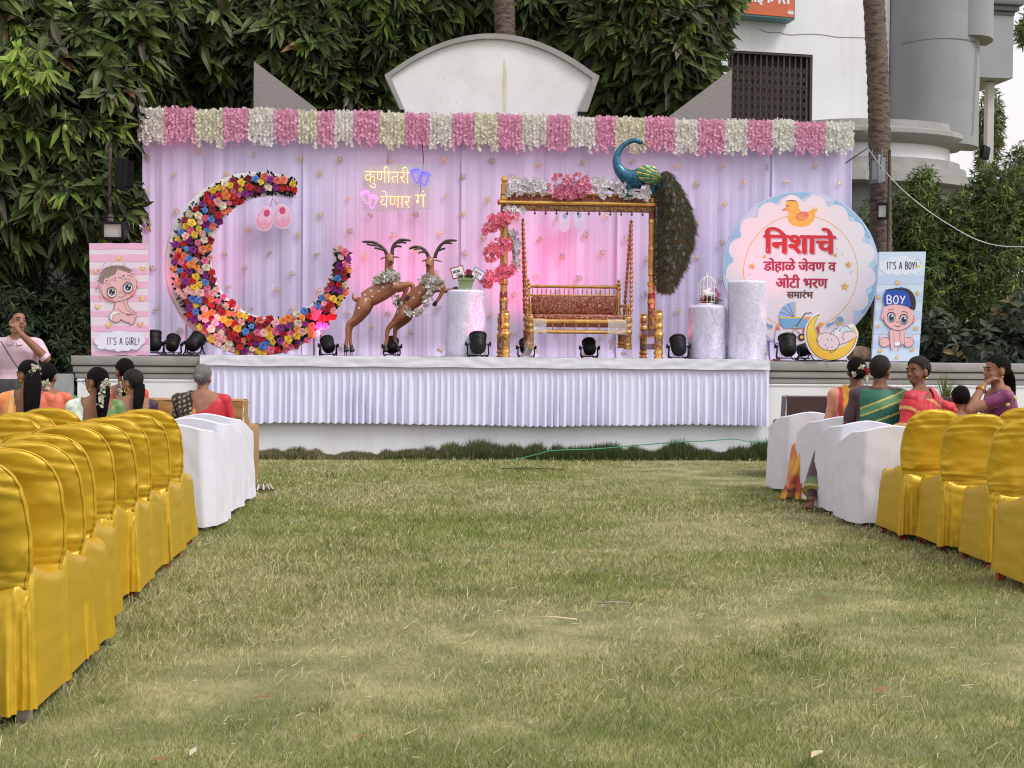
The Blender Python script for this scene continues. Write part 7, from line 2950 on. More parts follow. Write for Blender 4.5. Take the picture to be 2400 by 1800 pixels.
def yellow_cover(seed):
    """chair faces +y; returns mesh of the cloth cover"""
    b = MB()
    rr = random.Random(seed)
    so = seed * 13.7
    # ---- skirt with gathered corners
    nu, nv = 120, 26
    hem = 0.055

    def plan(u, ex, ey):
        """superellipse plan, u 0..1 from the middle of the back going to +x"""
        a = 2 * PI * u - PI / 2
        c, s = math.cos(a), math.sin(a)
        k = 0.30
        return ex * math.copysign(abs(c) ** k, c), ey * math.copysign(abs(s) ** k, s)

    def skirt(u, v):
        # v 0 at the seat, 1 at the hem
        ex, ey = 0.208 + 0.014 * v, 0.238 + 0.030 * v
        rd = (1 - min(1, v / .14)) ** 2
        ex, ey = ex * (1 - .09 * rd), ey * (1 - .09 * rd)
        x, y = plan(u, ex, ey)
        z = 0.44 - (0.44 - hem) * v
        # gathers at the corners and long folds
        cor = (abs(x / ex) * abs(y / ey)) ** 3
        f = 0.018 * v * math.sin(u * 46 + 2.2 * mnoise.noise((u * 5, v * 1.2, so))) * (0.35 + cor) + 0.014 * v * mnoise.noise((u * 14, v * 0.8, so + 3))
        f -= 0.012 * cor * math.exp(-((v - 0.05) / 0.2) ** 2)
        f += 0.006 * mnoise.noise((u * 30, v * 9, so + 5)) * (1 - .3 * v)
        if y < -ey * .8:
            f -= .016 * math.exp(-((v - .02) / .05) ** 2) - .006 * math.sin(v * 90) * math.exp(-(v / .2) ** 2)
        f += .022 * v * cor * math.sin(u * 160)
        n = math.hypot(x, y)
        x, y = x * (1 + f / n), y * (1 + f / n)
        z += 0.03 * cor * (1 - v) ** 2 + 0.012 * v * mnoise.noise((u * 9, 2, so)) + 0.025 * v * max(0, y / ey - .2) * 0
        # the cloth humps up over the seat sides next to the back
        hump = math.exp(-((y + 0.12) / 0.13) ** 2) * (abs(x) / ex) ** 3 * (1 - v) ** 1.2
        z += 0.055 * hump
        return (x, y - .022, z + .02 * min(1, v / .14) * (1 - v))
    b.grid(skirt, nu, nv, closed_u=True)
    # seat top
    ring = [skirt(i / nu, 0) for i in range(nu)]
    k0 = []
    mid = [(p[0] * .6, p[1] * .6, 0.452) for p in ring]
    b.add(ring + mid + [(0, 0, .45)], [(i, (i + 1) % nu, nu + (i + 1) % nu, nu + i) for i in range(nu)] + [(nu + i, nu + (i + 1) % nu, 2 * nu) for i in range(nu)])
    # ---- back
    zb, zt = 0.36, 0.875
    mu, mv = 64, 46

    def halfw(t):
        # t 0..1 bottom to top
        z = zb + (zt - zb) * t
        w = 0.200 + 0.013 * math.sin(PI * min(1, t * 1.25))
        w -= 0.012 * math.exp(-((z - 0.46) / 0.035) ** 2)
        if t > 0.68:
            q = (t - 0.68) / 0.32
            w *= max(0.0, 1 - q ** 2.5) ** (1 / 2.5)
        return w

    def back(u, v):
        t = v ** 0.9
        z = zb + (zt - zb) * t
        w = max(halfw(t), 0.002)
        a = 2 * PI * u - PI / 2
        c, s = math.cos(a), math.sin(a)
        th = 0.026 * min(1.0, w / 0.10 + .15)
        x = w * math.copysign(abs(c) ** 0.55, c)
        yy = th * math.copysign(abs(s) ** 0.75, s)
        rec = -0.215 - 0.16 * max(0, z - 0.42) - 0.05 * max(0, z - .62)
        cv = 0.55 * (x * x) * min(1, t * 2)
        face = 1 if s < 0 else -1
        # wrinkles
        hz = math.exp(-((z - 0.47) / 0.045) ** 2)
        wr = 0.008 * hz * math.sin(z * 210 + 3.0 * mnoise.noise((x * 5, z * 6, so)) + 10 * x)
        dg = (0.016 * mnoise.noise((x * 6 + z * 6, (z - x * .6) * 11, so + 2)) + .007 * mnoise.noise((x * 13 - z * 9, (z + x * .5) * 24, so + 9))) * (0.35 + 0.65 * abs(2 * t - 1))
        tp = 0.0045 * math.exp(-((z - 0.79) / 0.035) ** 2) * math.sin(z * 165 + 2.4 * x * x * 40 + so + 2 * mnoise.noise((x * 4, z * 3, so)))
        rg = lambda a, b_, c_: max(0.0, 1 - 5.5 * abs(mnoise.noise((a, b_, c_)))) ** 2
        dg += .009 * rg(x * 3.2 + 2 * z, (z - x * .75) * 8.5, so + 11) * (.3 + max(0, .64 - z) * 4) + .008 * rg(x * 3.5 - z, (z + x * .6) * 9, so + 17) * (.35 + max(0, z - .66) * 3)
        lw = 0.006 * mnoise.noise((x * 3, z * 26, so + 7)) * (1 if z < .56 or z > .74 else .35)
        y = rec + cv + yy - (wr + dg + tp + lw) * (1 if s < 0.2 else .3)
        x += 0.004 * mnoise.noise((u * 9, z * 14, so + 4))
        z += 0.004 * mnoise.noise((x * 9, 3, so)) * t
        return (x, y, z)
    b.grid(back, mu, mv, closed_u=True)
    b.add([back(i / mu, 1) for i in range(mu)], [tuple(range(mu))])
    # seam cord following the edge of the back
    pts = []
    for sgn, rng in ((-1, range(0, 46)), (1, range(45, -1, -1))):
        for i in rng:
            v = 0.12 + 0.88 * i / 45
            u = 0.25 if sgn > 0 else 0.75
            p = Vector(back(u + (-0.045 if sgn > 0 else 0.045), v))
            pts.append((p.x, p.y - .002, p.z + .001))
    b.tube(pts, 0.0036, 6)
    return b


def leg_mesh(col):
    b = MB()
    b.add([(-.022, -.016, 0), (.022, -.016, 0), (.022, .016, 0), (-.022, .016, 0), (-.017, -.013, .34), (.017, -.013, .34), (.017, .013, .34), (-.017, .013, .34)], [(0, 3, 2, 1), (4, 5, 6, 7), (0, 1, 5, 4), (1, 2, 6, 5), (2, 3, 7, 6), (3, 0, 4, 7)])
    return mesh_data('leg', b.v, b.f, [col], 30)


YM = []
for s_ in range(4):
    b = yellow_cover(s_ + 1)
    YM.append(mesh_data('cover', b.v, b.f, [YS], 180))
LM = [leg_mesh(c) for c in LEGM]
chair_protos = {}


def yellow_chair(x, y, rz, k, legk, label, group='yellow satin covered chairs'):
    key = (k, legk)
    if key not in chair_protos:
        t = thing('covered_chair', label, 'chair', (x, y, 0), rz, group)
        o = inst('cover', YM[k], t)
        for sx_ in (-1, 1):
            for sy_ in (-1, 1):
                inst('leg', LM[legk], t, (sx_ * .175, sy_ * .18, 0.0))
        chair_protos[key] = t
        return t
    t = copy_tree(chair_protos[key])
    t.location = (x, y, 0)
    t.rotation_euler = (0, 0, rz)
    t['label'] = label
    e = mnoise.noise((x * 9, y * 9, 0)) * .06
    t.scale = (1 + e, 1, 1 - e * .5)
    return t


def white_cover(seed):
    b = MB()
    so = seed * 9.1

    def shell(u, v, inner):
        # u 0..1 runs from front left, round the back, to front right; v 0 at hem .. 1 at the rim
        s = (u - 0.5) * 2
        e = 0.262
        # plan
        if abs(s) < 0.46:
            x = s / 0.46 * e
            y = -0.235
            k = abs(s) / .46
            y += 0.10 * max(0, (k - .72) / .28) ** 2
        else:
            q = (abs(s) - .46) / .54
            x = math.copysign(e, s)
            y = -0.135 + 0.36 * q
        rim = 0.60 + 0.175 * (1 - abs(s) ** 1.5)
        z = 0.045 + (rim - 0.045) * v
        out = 1 + 0.07 * (1 - v) - (0.05 if inner else 0)
        lean = -0.05 * v if abs(s) < .46 else -0.03 * v * (1 - (abs(s) - .46) / .54)
        f = 0.016 * (1 - v) * mnoise.noise((u * 20, v * 1.2, so)) + 0.007 * mnoise.noise((u * 9 + v * 3, v * 4, so + 3))  + 0.004 * mnoise.noise((u * 30, v * 2.5, so + 5)) * (1 - v)
        x2, y2 = x * out * (1 + f * 3), y * out * (1 + f * 2.5) + lean
        if inner:
            y2 += 0.012 if abs(s) < .46 else 0
        z += (0.012 * mnoise.noise((u * 12, 1, so))) * (1 - v)
        return (x2, y2, z)
    nu, nv = 90, 26
    b.grid(lambda u, v: shell(u, v, False), nu, nv)
    b.grid(lambda u, v: shell(1 - u, v, True), nu, nv)
    top = [shell(i / (nu - 1), 1, False) for i in range(nu)]
    inn = [shell(i / (nu - 1), 1, True) for i in range(nu)]
    md = [((p[0] + q[0]) / 2, (p[1] + q[1]) / 2, p[2] + .008) for p, q in zip(top, inn)]
    b.add(top + md + inn, [(i, i + 1, nu + i + 1, nu + i) for i in range(nu - 1)] + [(nu + i, nu + i + 1, 2 * nu + i + 1, 2 * nu + i) for i in range(nu - 1)])
    # seat and front drop
    b.grid(lambda u, v: ((u - .5) * .48, -0.22 + .44 * min(1, v * 1.6), 0.43 if v < .625 else 0.43 - (v - .625) / .375 * .37), 12, 16)
    return b


WM = []
for s_ in range(3):
    b = white_cover(s_ + 1)
    WM.append(mesh_data('cover', b.v, b.f, [WS], 180))
wproto = {}


def white_chair(x, y, rz, k, label, group='white cloth covered armchairs'):
    if k not in wproto:
        t = thing('covered_armchair', label, 'chair', (x, y, 0), rz, group)
        inst('cover', WM[k], t)
        for sx_ in (-1, 1):
            for sy_ in (-1, 1):
                inst('leg', LM[3], t, (sx_ * .21, sy_ * .17, 0.0))
        wproto[k] = t
        return t
    t = copy_tree(wproto[k])
    t.location = (x, y, 0)
    t.rotation_euler = (0, 0, rz)
    t['label'] = label
    return t


def place_by_corner(px, py, side):
    """ground point under a chair's rear aisle-side corner"""
    p = GZ(px, py)
    return p


# left block: aisle column, nearest first: photo x of the back's right edge, and ground line under it
LA = [(62, 1705, 0, 3, 'nearest yellow satin chair of the left block, cut by the left edge of the photo'),
      (136, 1632, 1, 1, 'second nearest yellow satin chair on the aisle of the left block, showing a grey leg'),
      (184, 1580, 2, 1, 'third yellow satin chair from the camera on the left aisle'),
      (212, 1515, 3, 2, 'fourth yellow satin chair from the camera on the left aisle'),
      (264, 1440, 1, 0, 'fifth yellow satin chair from the camera on the left aisle, showing an orange leg'),
      (308, 1415, 0, 0, 'sixth yellow satin chair from the camera on the left aisle'),
      (343, 1374, 2, 0, 'seventh yellow satin chair from the camera on the left aisle'),
      (390, 1338, 3, 0, 'eighth yellow satin chair from the camera, next to last before the white covers'),
      (421, 1302, 1, 0, 'farthest yellow satin chair on the left aisle, touching the white covered chairs')]
rr = random.Random(21)
rows = []
for (px, py, k, lk_, lab) in LA:
    p = GZ(px, py)
    rz = R(rr.uniform(-2, 3) + 4)
    x = p.x - 0.215
    y = p.y + 0.235
    yellow_chair(x, y, rz, k, lk_, lab)
    rows.append((x, y))
# inner columns of the left block whose tops show
nm = ['fifth', 'sixth', 'seventh', 'eighth', 'ninth']
for c_, dx in ((1, -0.56), (2, -1.12), (3, -1.68)):
    for i in range(3, 9):
        x, y = rows[i]
        xx = x + dx + rr.uniform(-.03, .03)
        yy = y + rr.uniform(-.05, .05) + .04 * c_
        if xx - .25 < -0.4 * yy - .2 and xx + .3 < -0.41 * yy:
            continue
        yellow_chair(xx, yy, R(rr.uniform(-4, 4)), (i + c_) % 4, (i + c_) % 3,
                     f'yellow satin chair {["", "one place", "two places", "three places"][c_]} in from the left aisle, {["", "", "", "fourth", "fifth", "sixth", "seventh", "eighth", "ninth"][i]} row back')
# white covers beyond
for (px, py, k, lab) in ((500, 1252, 0, 'nearest white covered armchair of the left block, next to the yellow chairs'), (537, 1215, 1, 'middle white covered armchair on the left aisle'), (566, 1190, 2, 'farthest white covered armchair on the left aisle, under the grey haired woman')):
    p = GZ(px, py)
    white_chair(p.x - 0.275, p.y + 0.245, R(-2), k, lab).scale = (1, 1, .95)

# right block
RA = [(2098, 1270, 0, 2, 'farthest yellow satin chair on the right aisle, next to the white covers'),
      (2195, 1298, 1, 2, 'second yellow satin chair of the right aisle after the white covers'),
      (2306, 1338, 2, 2, 'third yellow satin chair of the right aisle, its seat band pulled tight'),
      (2396, 1395, 3, 0, 'nearest yellow satin chair of the right aisle, cut by the right edge of the photo')]
rrows = []
for (px, py, k, lk_, lab) in RA:
    p = GZ(px, py)
    x, y = p.x + 0.222, p.y + 0.235
    yellow_chair(x, y, R(rr.uniform(-2, 3) + 1), k, lk_, lab)
    rrows.append((x, y))
for i, (x, y) in enumerate(rrows[:2]):
    yellow_chair(x + 0.62, y + .03, R(rr.uniform(-3, 3)), (i + 2) % 4, 1, ['yellow satin chair behind the right aisle row, below the woman in purple', 'yellow satin chair at the right edge, one place in from the aisle'][i])
for (px, py, k, lab) in ((1820, 1160, 0, 'farthest white covered armchair on the right, beside the brown sofa'), (1890, 1186, 1, 'white covered armchair under the woman with flowers in her bun'), (1938, 1212, 2, 'white covered armchair under the woman in the green sari'), (1992, 1240, 1, 'nearest white covered armchair on the right, beside the yellow chairs')):
    p = GZ(px, py)
    white_chair(p.x + 0.285, p.y + 0.25, R(2), k, lab)


# ---------------------------------------------------------------- sofas in the front rows
def sofa(label, x0, x1, y, ztop, m_, rz=0.0, depth_=0.75, cloth=False):
    t = thing('sofa', label, 'sofa', ((x0 + x1) / 2, y, 0), rz)
    w = x1 - x0

    def wav(u, v, so):
        return (0.014 * mnoise.noise((u * 7, v * 5, so)) + 0.01 * mnoise.noise((u * 3, v * 14, so))) if cloth else 0.003 * mnoise.noise((u * 9, v * 6, so))
    b = MB()
    b.rbox((0, 0.0, ztop / 2 + .03), (w, 0.16, ztop - .06), 0.03)
    bm = bmesh.new()
    me = bpy.data.meshes.new('t')
    b2 = MB()
    b2.grid(lambda u, v: (-w / 2 - .015 + (w + .03) * u, -0.095 + wav(u, v, 1) * 1.2 - .03 * (1 - v), .05 + (ztop - .05) * v), 60, 30)
    b2.grid(lambda u, v: (-w / 2 - .015 + (w + .03) * u, -.095 + .20 * v + .0, ztop + wav(u, v, 2) * .5 + .012 * math.sin(PI * v)), 60, 6)
    b2.grid(lambda u, v: (w / 2 + .015 + wav(u, v, 4) * 1.3 + .03 * (1 - v), -.095 + (.2 if v > .62 else .2 + .0) * u, .05 + (ztop - .05) * v), 12, 30)
    b2.grid(lambda u, v: (-w / 2 - .015 - wav(u, v, 6) * 1.3 - .03 * (1 - v), .105 - .2 * u, .05 + (ztop - .05) * v), 12, 30)
    b.v, b.f, b.m = [], [], []
    b.add(b2.v, b2.f)
    b.build('backrest', m_, t, 60)
    bm.free()
    bpy.data.meshes.remove(me)
    b = MB()
    b.rbox((0, depth_ / 2 + .06, 0.24), (w - .3, depth_ - .1, 0.40), 0.05)
    b.build('seat', m_, t, 40)
    for s_ in (-1, 1):
        b = MB()
        if cloth:
            b.rbox((s_ * (w / 2 - .085), depth_ / 2 + .07, .29), (.15, depth_ - .1, .54), .03)
            b.build('armrest', m_, t, 40)
            continue
        b.grid(lambda u, v: (s_ * (w / 2 - .11) + .085 * math.cos(2 * PI * u) + wav(u, v, 8 + s_), .12 + (depth_ - .14) * v, 0.30 + .27 * max(-1, min(1, 1.3 * math.sin(2 * PI * u)))), 24, 14, closed_u=True)
        e = [((s_ * (w / 2 - .11) + .085 * math.cos(2 * PI * i / 24)), .12 + depth_ - .14, 0.30 + .27 * max(-1, min(1, 1.3 * math.sin(2 * PI * i / 24)))) for i in range(24)]
        b.add(e, [tuple(range(24))])
        b.build('armrest', m_, t, 60)
    for sx_ in (-1, 1):
        for yy in (0.0, depth_ - .05):
            b = MB()
            b.box((sx_ * (w / 2 - .08), yy, .025), (.06, .06, .05))
            b.build('foot', BLACKP, t, 30)
    return t


p1 = GZ(592, 1152)
sofa('sofa under a golden brown cloth in the left front row', p1.x - 1.80, p1.x - 0.10, p1.y + .1, 0.80, mat('gold_brown_cloth', (0.36, 0.19, 0.05), 0.55, sheen=.1, bump=.3, bs=16, stretch=(1, 1, 3)), R(-1), 0.7, True)
p2 = GZ(1842, 1124)
sofa('dark maroon leather sofa in the right front row', p2.x, p2.x + 1.9, p2.y + .1, 0.83, mat('maroon_leather', (0.045, 0.018, 0.018), 0.38, var=.1, vs=5, bump=.1, bs=50), R(2), 0.75)
# black covered item at the very left edge, nearest the camera
p = GZ(10, 1765)
b = MB()
b.rbox((0, 0, 0.37), (0.42, 0.42, 0.66), 0.03)
o = thing('speaker_box', 'black cloth covered speaker box cut by the left edge in the foreground', 'speaker', (p.x - .335, p.y + .05, 0), R(4))
b.build('cabinet', mat('black_cloth', (0.012, 0.011, 0.013), 0.9, spec=.1, bump=.2, bs=60), o, 40)
for sx_ in (-1, 1):
    for sy_ in (-1, 1):
        b = MB()
        b.lathe([(.022, 0), (.026, .045)], 10, M=Matrix.Translation((sx_ * .17, sy_ * .17, 0)))
        b.build('foot', BLACKP, o, 40)
# green plastic chair back glimpsed at the left
p = PY(148, 926, 12.6)
gc = thing('plastic_chair', 'green plastic chair whose rounded back shows between the seated women at the left', 'chair', (p.x, p.y, 0), 0.1)
b = MB()
GP_ = mat('green_plastic', (0.02, 0.22, 0.09), 0.35)
zt_ = PY(148, 922, 12.6).z
b.grid(lambda u, v: ((u - .5) * .46 * math.sqrt(max(0.0, 1 - max(0, v - .55) ** 2 * 3.2)), -.2 - .08 * v + .5 * (u - .5) ** 2, .42 + (zt_ - .42) * v), 16, 12)
b.build('backrest', GP_, gc, 180)
b = MB()
b.rbox((0, 0, .42), (.46, .44, .03), .012)
b.build('seat', GP_, gc, 40)
for sx_ in (-1, 1):
    for sy_ in (-1, 1):
        b = MB()
        b.tube([(sx_ * .19, sy_ * .18, .41), (sx_ * .22, sy_ * .21, 0)], [.024, .018], 8)
        b.build('leg', GP_, gc, 60)

# litter on the lawn
for px, py, L, rz, lab, nm, ct, colr in ((1250, 1105, .34, .05, 'dark dry palm leaf strip lying on the lawn near the stage', 'dry_leaf', 'leaf', (0.10, 0.075, 0.045)), (1300, 1470, .10, -.1, 'pale broken stick lying on the lawn in the middle foreground', 'stick', 'stick', (0.55, 0.46, 0.30)),
                                      (1440, 1432, .08, 0.1, 'greyish stick lying flat on the lawn right of the middle', 'stick', 'stick', (0.32, 0.25, 0.2)), (1540, 1312, .035, .6, 'small orange brown fallen leaf on the lawn below the deer', 'fallen_leaf', 'leaf', (0.42, 0.2, 0.08)), (1390, 1306, .03, .2, 'small reddish fallen leaf on the lawn in mid distance', 'fallen_leaf', 'leaf', (0.38, 0.16, 0.08)), (1915, 1790, .05, 1.0, 'pale dry leaf standing on the lawn at the bottom of the photo', 'fallen_leaf', 'leaf', (0.5, 0.42, 0.26)), (615, 1655, .03, .4, 'tiny rust coloured leaf on the lawn at the lower left', 'fallen_leaf', 'leaf', (0.3, 0.07, 0.04))):
    p = GZ(px, py)
    b = MB()
    if nm == 'stick':
        b.tube([(-L, 0, .028), (0, .004, .032), (L, -.003, .026)], [.004, .005, .004], 6)
    else:
        w = L * .28 if nm != 'dry_leaf' else L * .09
        b.grid(lambda u, v: ((u - .5) * 2 * L, w * (v - .5) * 2 * math.sin(PI * min(.98, max(.02, u))), .024 + .3 * w * math.sin(u * 4) + .5 * w * abs(v - .5)), 9, 5)
    o = b.build(nm, mat('litter_%d' % px, colr, .8, var=.2, vs=20), None, 180)
    o.location = (p.x, p.y, ground_h(p.x, p.y))
    o.rotation_euler = (0, 0, rz)
    tag(o, lab, ct)
# small fallen leaves and chaff strewn over the lawn
r = np.random.default_rng(91)
lx_, ly_, _r = grass_field(260, 92)
b, C = MB(), []
for x_, y_ in zip(lx_, ly_):
    a, L = r.random() * 6.28, .012 + .03 * r.random() ** 2
    d_ = Vector((math.cos(a), math.sin(a), .15)) * L
    s_ = Vector((-math.sin(a), math.cos(a), .3)) * L * .35
    p = Vector((x_, y_, ground_h(x_, y_) + .022))
    b.add([p - d_, p + s_, p + d_, p - s_ + Vector((0, 0, .004))], [(0, 3, 1), (3, 2, 1)])
    c = ((.40, .27, .13), (.30, .16, .07), (.55, .50, .36), (.20, .12, .07))[r.integers(4)]
    C += [(*c, 1)] * 4
tag(b.build('leaf_litter', LEAF, None, 0, colors=C), 'small dry leaves and chaff scattered over the lawn', 'leaf litter', kind='stuff')
# white box plant pot and grey cabinet at the left end of the stage
p = PY(135, 925, 14.3)
cb = thing('electrical_box', 'grey metal electrical box standing at the left end of the stage', 'box', (p.x, p.y, 0), 0.06)
b = MB()
zt_ = PY(135, 876, 14.3).z
b.rbox((0, 0, zt_ / 2), (.30, .22, zt_), .012)
b.build('cabinet', mat('box_grey', (.24, .25, .26), .5, var=.08, vs=4), cb, 30)
b = MB()
b.rbox((0, -.114, zt_ / 2), (.25, .008, zt_ - .08), .003)
b.build('door', mat('box_grey', (.24, .25, .26), .5), cb, 30)
b = MB()
b.rbox((.09, -.124, zt_ / 2), (.02, .012, .07), .003)
b.build('handle', BLACKP, cb, 30)
# sandals by the gold sofa
p = GZ(612, 1152)
for k in range(2):
    s_ = thing('sandal', ['pale sandal lying nearer the lawn beside the gold covered sofa', 'pale sandal tipped against the gold covered sofa'][k], 'sandal', (p.x + .07 * k - .03, p.y + .05 * k, .012), .5 + .7 * k, 'pair of sandals')
    b = MB()
    b.grid(lambda u, v: ((u - .5) * .23, (v - .5) * .085 * (0.75 + .35 * math.sin(u * 2.8)), .006), 10, 5)
    b.grid(lambda u, v: ((u - .5) * .23, -(v - .5) * .085 * (0.75 + .35 * math.sin(u * 2.8)), -.012), 10, 5)
    b.build('sole', mat('sandal_sole', (.06, .045, .04), .7), s_, 40)
    b = MB()
    b.tube([(.04, -.04, .0), (.05, 0, .045), (.04, .04, .0)], .008, 6)
    b.tube([(-.02, -.04, .0), (.01, 0, .045), (-.02, .04, .0)], .008, 6)
    b.build('strap', mat('sandal_strap', (.55, .48, .44), .5), s_, 60)

# ================================================================ people
SKINS = {}


def skin(name, c):
    return mat(name, c, 0.6, var=0.12, vs=14, spec=0.25, bump=.12, bs=90)


SK1, SK2, SK3 = skin('skin_brown', (0.26, 0.125, 0.078)), skin('skin_dark', (0.20, 0.095, 0.060)), skin('skin_warm', (0.30, 0.145, 0.092))
HB = mat('hair_black', (0.006, 0.005, 0.005), 0.55, spec=.07, bump=0.7, bs=26, stretch=(7, 7, 0.8))
HG = mat('hair_grey', (0.15, 0.145, 0.14), 0.5, var=.55, vs=22, bump=0.8, bs=26, stretch=(6, 6, 0.8))
HD = mat('hair_dark_greying', (0.022, 0.020, 0.020), 0.55, spec=.1, var=.6, vs=22, bump=0.7, bs=26, stretch=(6, 6, 0.8))
CLOTH = mat('woven_cloth', (0.3, 0.1, 0.1), 0.55, attr=True, sheen=0.35, bump=0.08, bs=180)
GOLDJ = mat('gold_jewellery', (0.75, 0.48, 0.12), 0.25, 0.95)
EYEW, EYED = mat('eye_white', (0.36, 0.33, 0.30), 0.35), mat('eye_black', (0.01, 0.008, 0.008), 0.15)
LIP = mat('lip', (0.24, 0.075, 0.065), 0.45)


def loft(b, rings, seg=20):
    n = len(rings)
    b.grid(lambda u, v: (lambda q: (q[0] + q[3] * math.cos(2 * PI * u), q[1] + q[4] * math.sin(2 * PI * u), q[2]))(rings[int(round(v * (n - 1)))]), seg, n, closed_u=True)
    k = len(b.v) - seg * n
    b.f.append(tuple(k + i for i in reversed(range(seg))))
    b.f.append(tuple(k + (n - 1) * seg + i for i in range(seg)))
    b.m += [0, 0]


def hand(b, w, d, up, curl=0.5, s=1.0, spread=0.25):
    """palm and five fingers at wrist w pointing along d; up is the back of the hand"""
    d = Vector(d).normalized()
    up = (Vector(up) - d * Vector(up).dot(d)).normalized()
    sd = d.cross(up)
    w = Vector(w)
    pc = w + d * .045 * s
    b.tube([w, w + d * .03 * s, w + d * .085 * s], [.021 * s, .030 * s, .034 * s], 10, flat=.55)
    b.tube([w + d * .02 * s - sd * .012 * s, w + d * .085 * s - sd * .014 * s], [.02 * s, .022 * s], 8, flat=.6)
    for i, (o, L) in enumerate(((-.030, .062), (-.010, .074), (.010, .070), (.029, .056))):
        a = w + d * .078 * s + sd * o * s
        fd = (d + sd * o * 8 * spread).normalized()
        p1 = a + fd * L * .45 * s - up * curl * .012 * s
        p2 = p1 + (fd * (1 - curl * .6) - up * curl * .9).normalized() * L * .32 * s
        p3 = p2 + (fd * (1 - curl * 1.3) - up * curl * 1.1).normalized() * L * .26 * s
        b.tube([a, p1, p2, p3], [.0092 * s, .0086 * s, .0078 * s, .006 * s], 7)
    t0 = w + d * .03 * s - sd * .024 * s
    t1 = t0 + (d * .6 - sd * .8 - up * .2).normalized() * .036 * s
    t2 = t1 + (d * .9 - sd * .25 - up * .25 * curl).normalized() * .03 * s
    b.tube([t0, t1, t2], [.0125 * s, .0105 * s, .0075 * s], 8)


def person(label, px, py_top, Y, rz, head, sk, hairm, blouse, lower, arms, voxel=0.0105, stand=False, group='seated guests', male=False, legs=None,
           back_neck=(0.86, 0.085), sleeve=0.55, face=False, lean=0.0, dx=0.0, wide=0, cat='person'):
    top = PY(px, py_top, Y).z
    dz = 0.39 if stand else 0.0
    s = top / (1.258 + dz)
    p = PY(px, 850, Y)
    root = thing('person', label, cat, (p.x + dx, Y, 0), rz, group)
    root.scale = (s, s, s)
    b = MB()
    w_ = wide or (1.15 if male else 1.1)

    def T(x, y, z):
        return Vector((x, y + lean * max(0, z - .5), z + dz))
    loft(b, [(0, T(0, -.02, z).y + cy, z + dz, rx * w_, ry * (1.1 if male else 1)) for (z, cy, rx, ry) in ((.40, 0, .17, .14), (.47, 0, .195, .16), (.55, 0, .185, .15), (.64, .0, .152, .12), (.70, .0, .148, .115), (.78, .01, .158, .125), (.86, .015, .168, .122), (.92, .01, .165, .105), (.965, .005, .135, .085), (1.0, .0, .085, .066), (1.02, .0, .06, .055))])
    sh = [T(sx * .158 * w_, 0, .935) for sx in (-1, 1)]
    for q in sh:
        b.ell(q, (.055, .054, .054), 12, 8)
    b.tube([T(0, -.005, .97), T(0, .005, 1.03), T(0, .018, 1.09)], [.062, .050, .052] if not male else [.07, .058, .058], 14)
    piv = T(0, .008, 1.068)
    Hm = Matrix.Translation(piv) @ Matrix.Rotation(R(head[0]), 4, 'Z') @ Matrix.Rotation(R(head[1]), 4, 'X') @ Matrix.Rotation(R(head[2]), 4, 'Y')
    h = MB()
    h.ell((0, -.014, .102), (.073, .092, .086), 20, 14)
    h.ell((0, .026, .056), (.060, .064, .078), 18, 12)
    h.ell((0, .055, .000), (.033, .032, .026), 14, 10)
    h.tube([(0, .083, .088), (0, .102, .060), (0, .106, .050), (0, .092, .040)], [.007, .011, .0135, .009], 10)
    for sx in (-1, 1):
        h.ell((sx * .034, .056, .045), (.024, .026, .026), 10, 8)
        h.ell((sx * .012, .093, .047), (.009, .010, .008), 8, 6)
        h.ell((sx * .073, -.006, .058), (.011, .021, .033), 10, 8)
    h.tube([(-.046, .070, .092), (-.02, .083, .094), (.02, .083, .094), (.046, .070, .092)], [.008, .0095, .0095, .008], 8)
    h.ell((0, .083, .024), (.024, .012, .006), 10, 6)
    h.ell((0, .081, .013), (.021, .013, .007), 10, 6)
    b.add(h.v, h.f, 0, Hm)
    for q in sh:
        b.tube([T(0, -.004, .99), q.lerp(T(0, 0, .985), .45), q], [.052, .050, .054], 12)
    bones = []
    for i, A_ in enumerate(arms):
        pts = [sh[i]] + [Vector((q[0], q[1], q[2] + dz)) for q in A_['j']]
        up_, fo = (pts[0], pts[1]), (pts[1], pts[2])
        k = 1.12 if male else 1.0
        b.tube([up_[0], up_[0].lerp(up_[1], .35), up_[1]], [.050 * k, .046 * k, .037 * k], 12)
        b.ell(up_[1], (.039 * k,) * 3, 10, 8)
        b.tube([fo[0], fo[0].lerp(fo[1], .3), fo[1]], [.038 * k, .038 * k, .025 * k], 12)
        hd = A_.get('d') or tuple((fo[1] - fo[0]).normalized())
        hand(b, fo[1], hd, A_.get('up', (0, -.3, 1)), A_.get('curl', .5), 1.0 if not male else 1.08)
        bones.append((up_, fo))
    if legs is None:
        legs = [[(-.10, .40, .46), (-.10, .42, .075)], [(.10, .40, .46), (.10, .42, .075)]] if not stand else [[(-.10, .03, .10), (-.11, .0, -.31)], [(.10, .03, .10), (.11, .0, -.31)]]
    lb = []
    for sx, (kn, an) in zip((-1, 1), legs):
        hp = T(sx * .09, 0, .48)
        kn, an = Vector(kn) + Vector((0, 0, dz)), Vector(an) + Vector((0, 0, dz))
        b.tube([hp, hp.lerp(kn, .5), kn], [.10, .085, .062], 12)
        b.ell(kn, (.06, .06, .06), 10, 8)
        b.tube([kn, kn.lerp(an, .35), an], [.058, .055, .036], 12)
        fd = Vector((sx * .25, 1, 0)).normalized() if len(legs) else 0
        b.tube([an + Vector((0, 0, -.03)) - fd * .03, an + Vector((0, 0, -.05)) + fd * .07, an + Vector((0, 0, -.055)) + fd * .15], [.034, .032, .018], 10, flat=.7)
        lb.append((hp, kn, an))
    V, Nn, F = fuse(b, voxel, 3)
    # --- classify
    Hi = np.array(Hm.inverted())

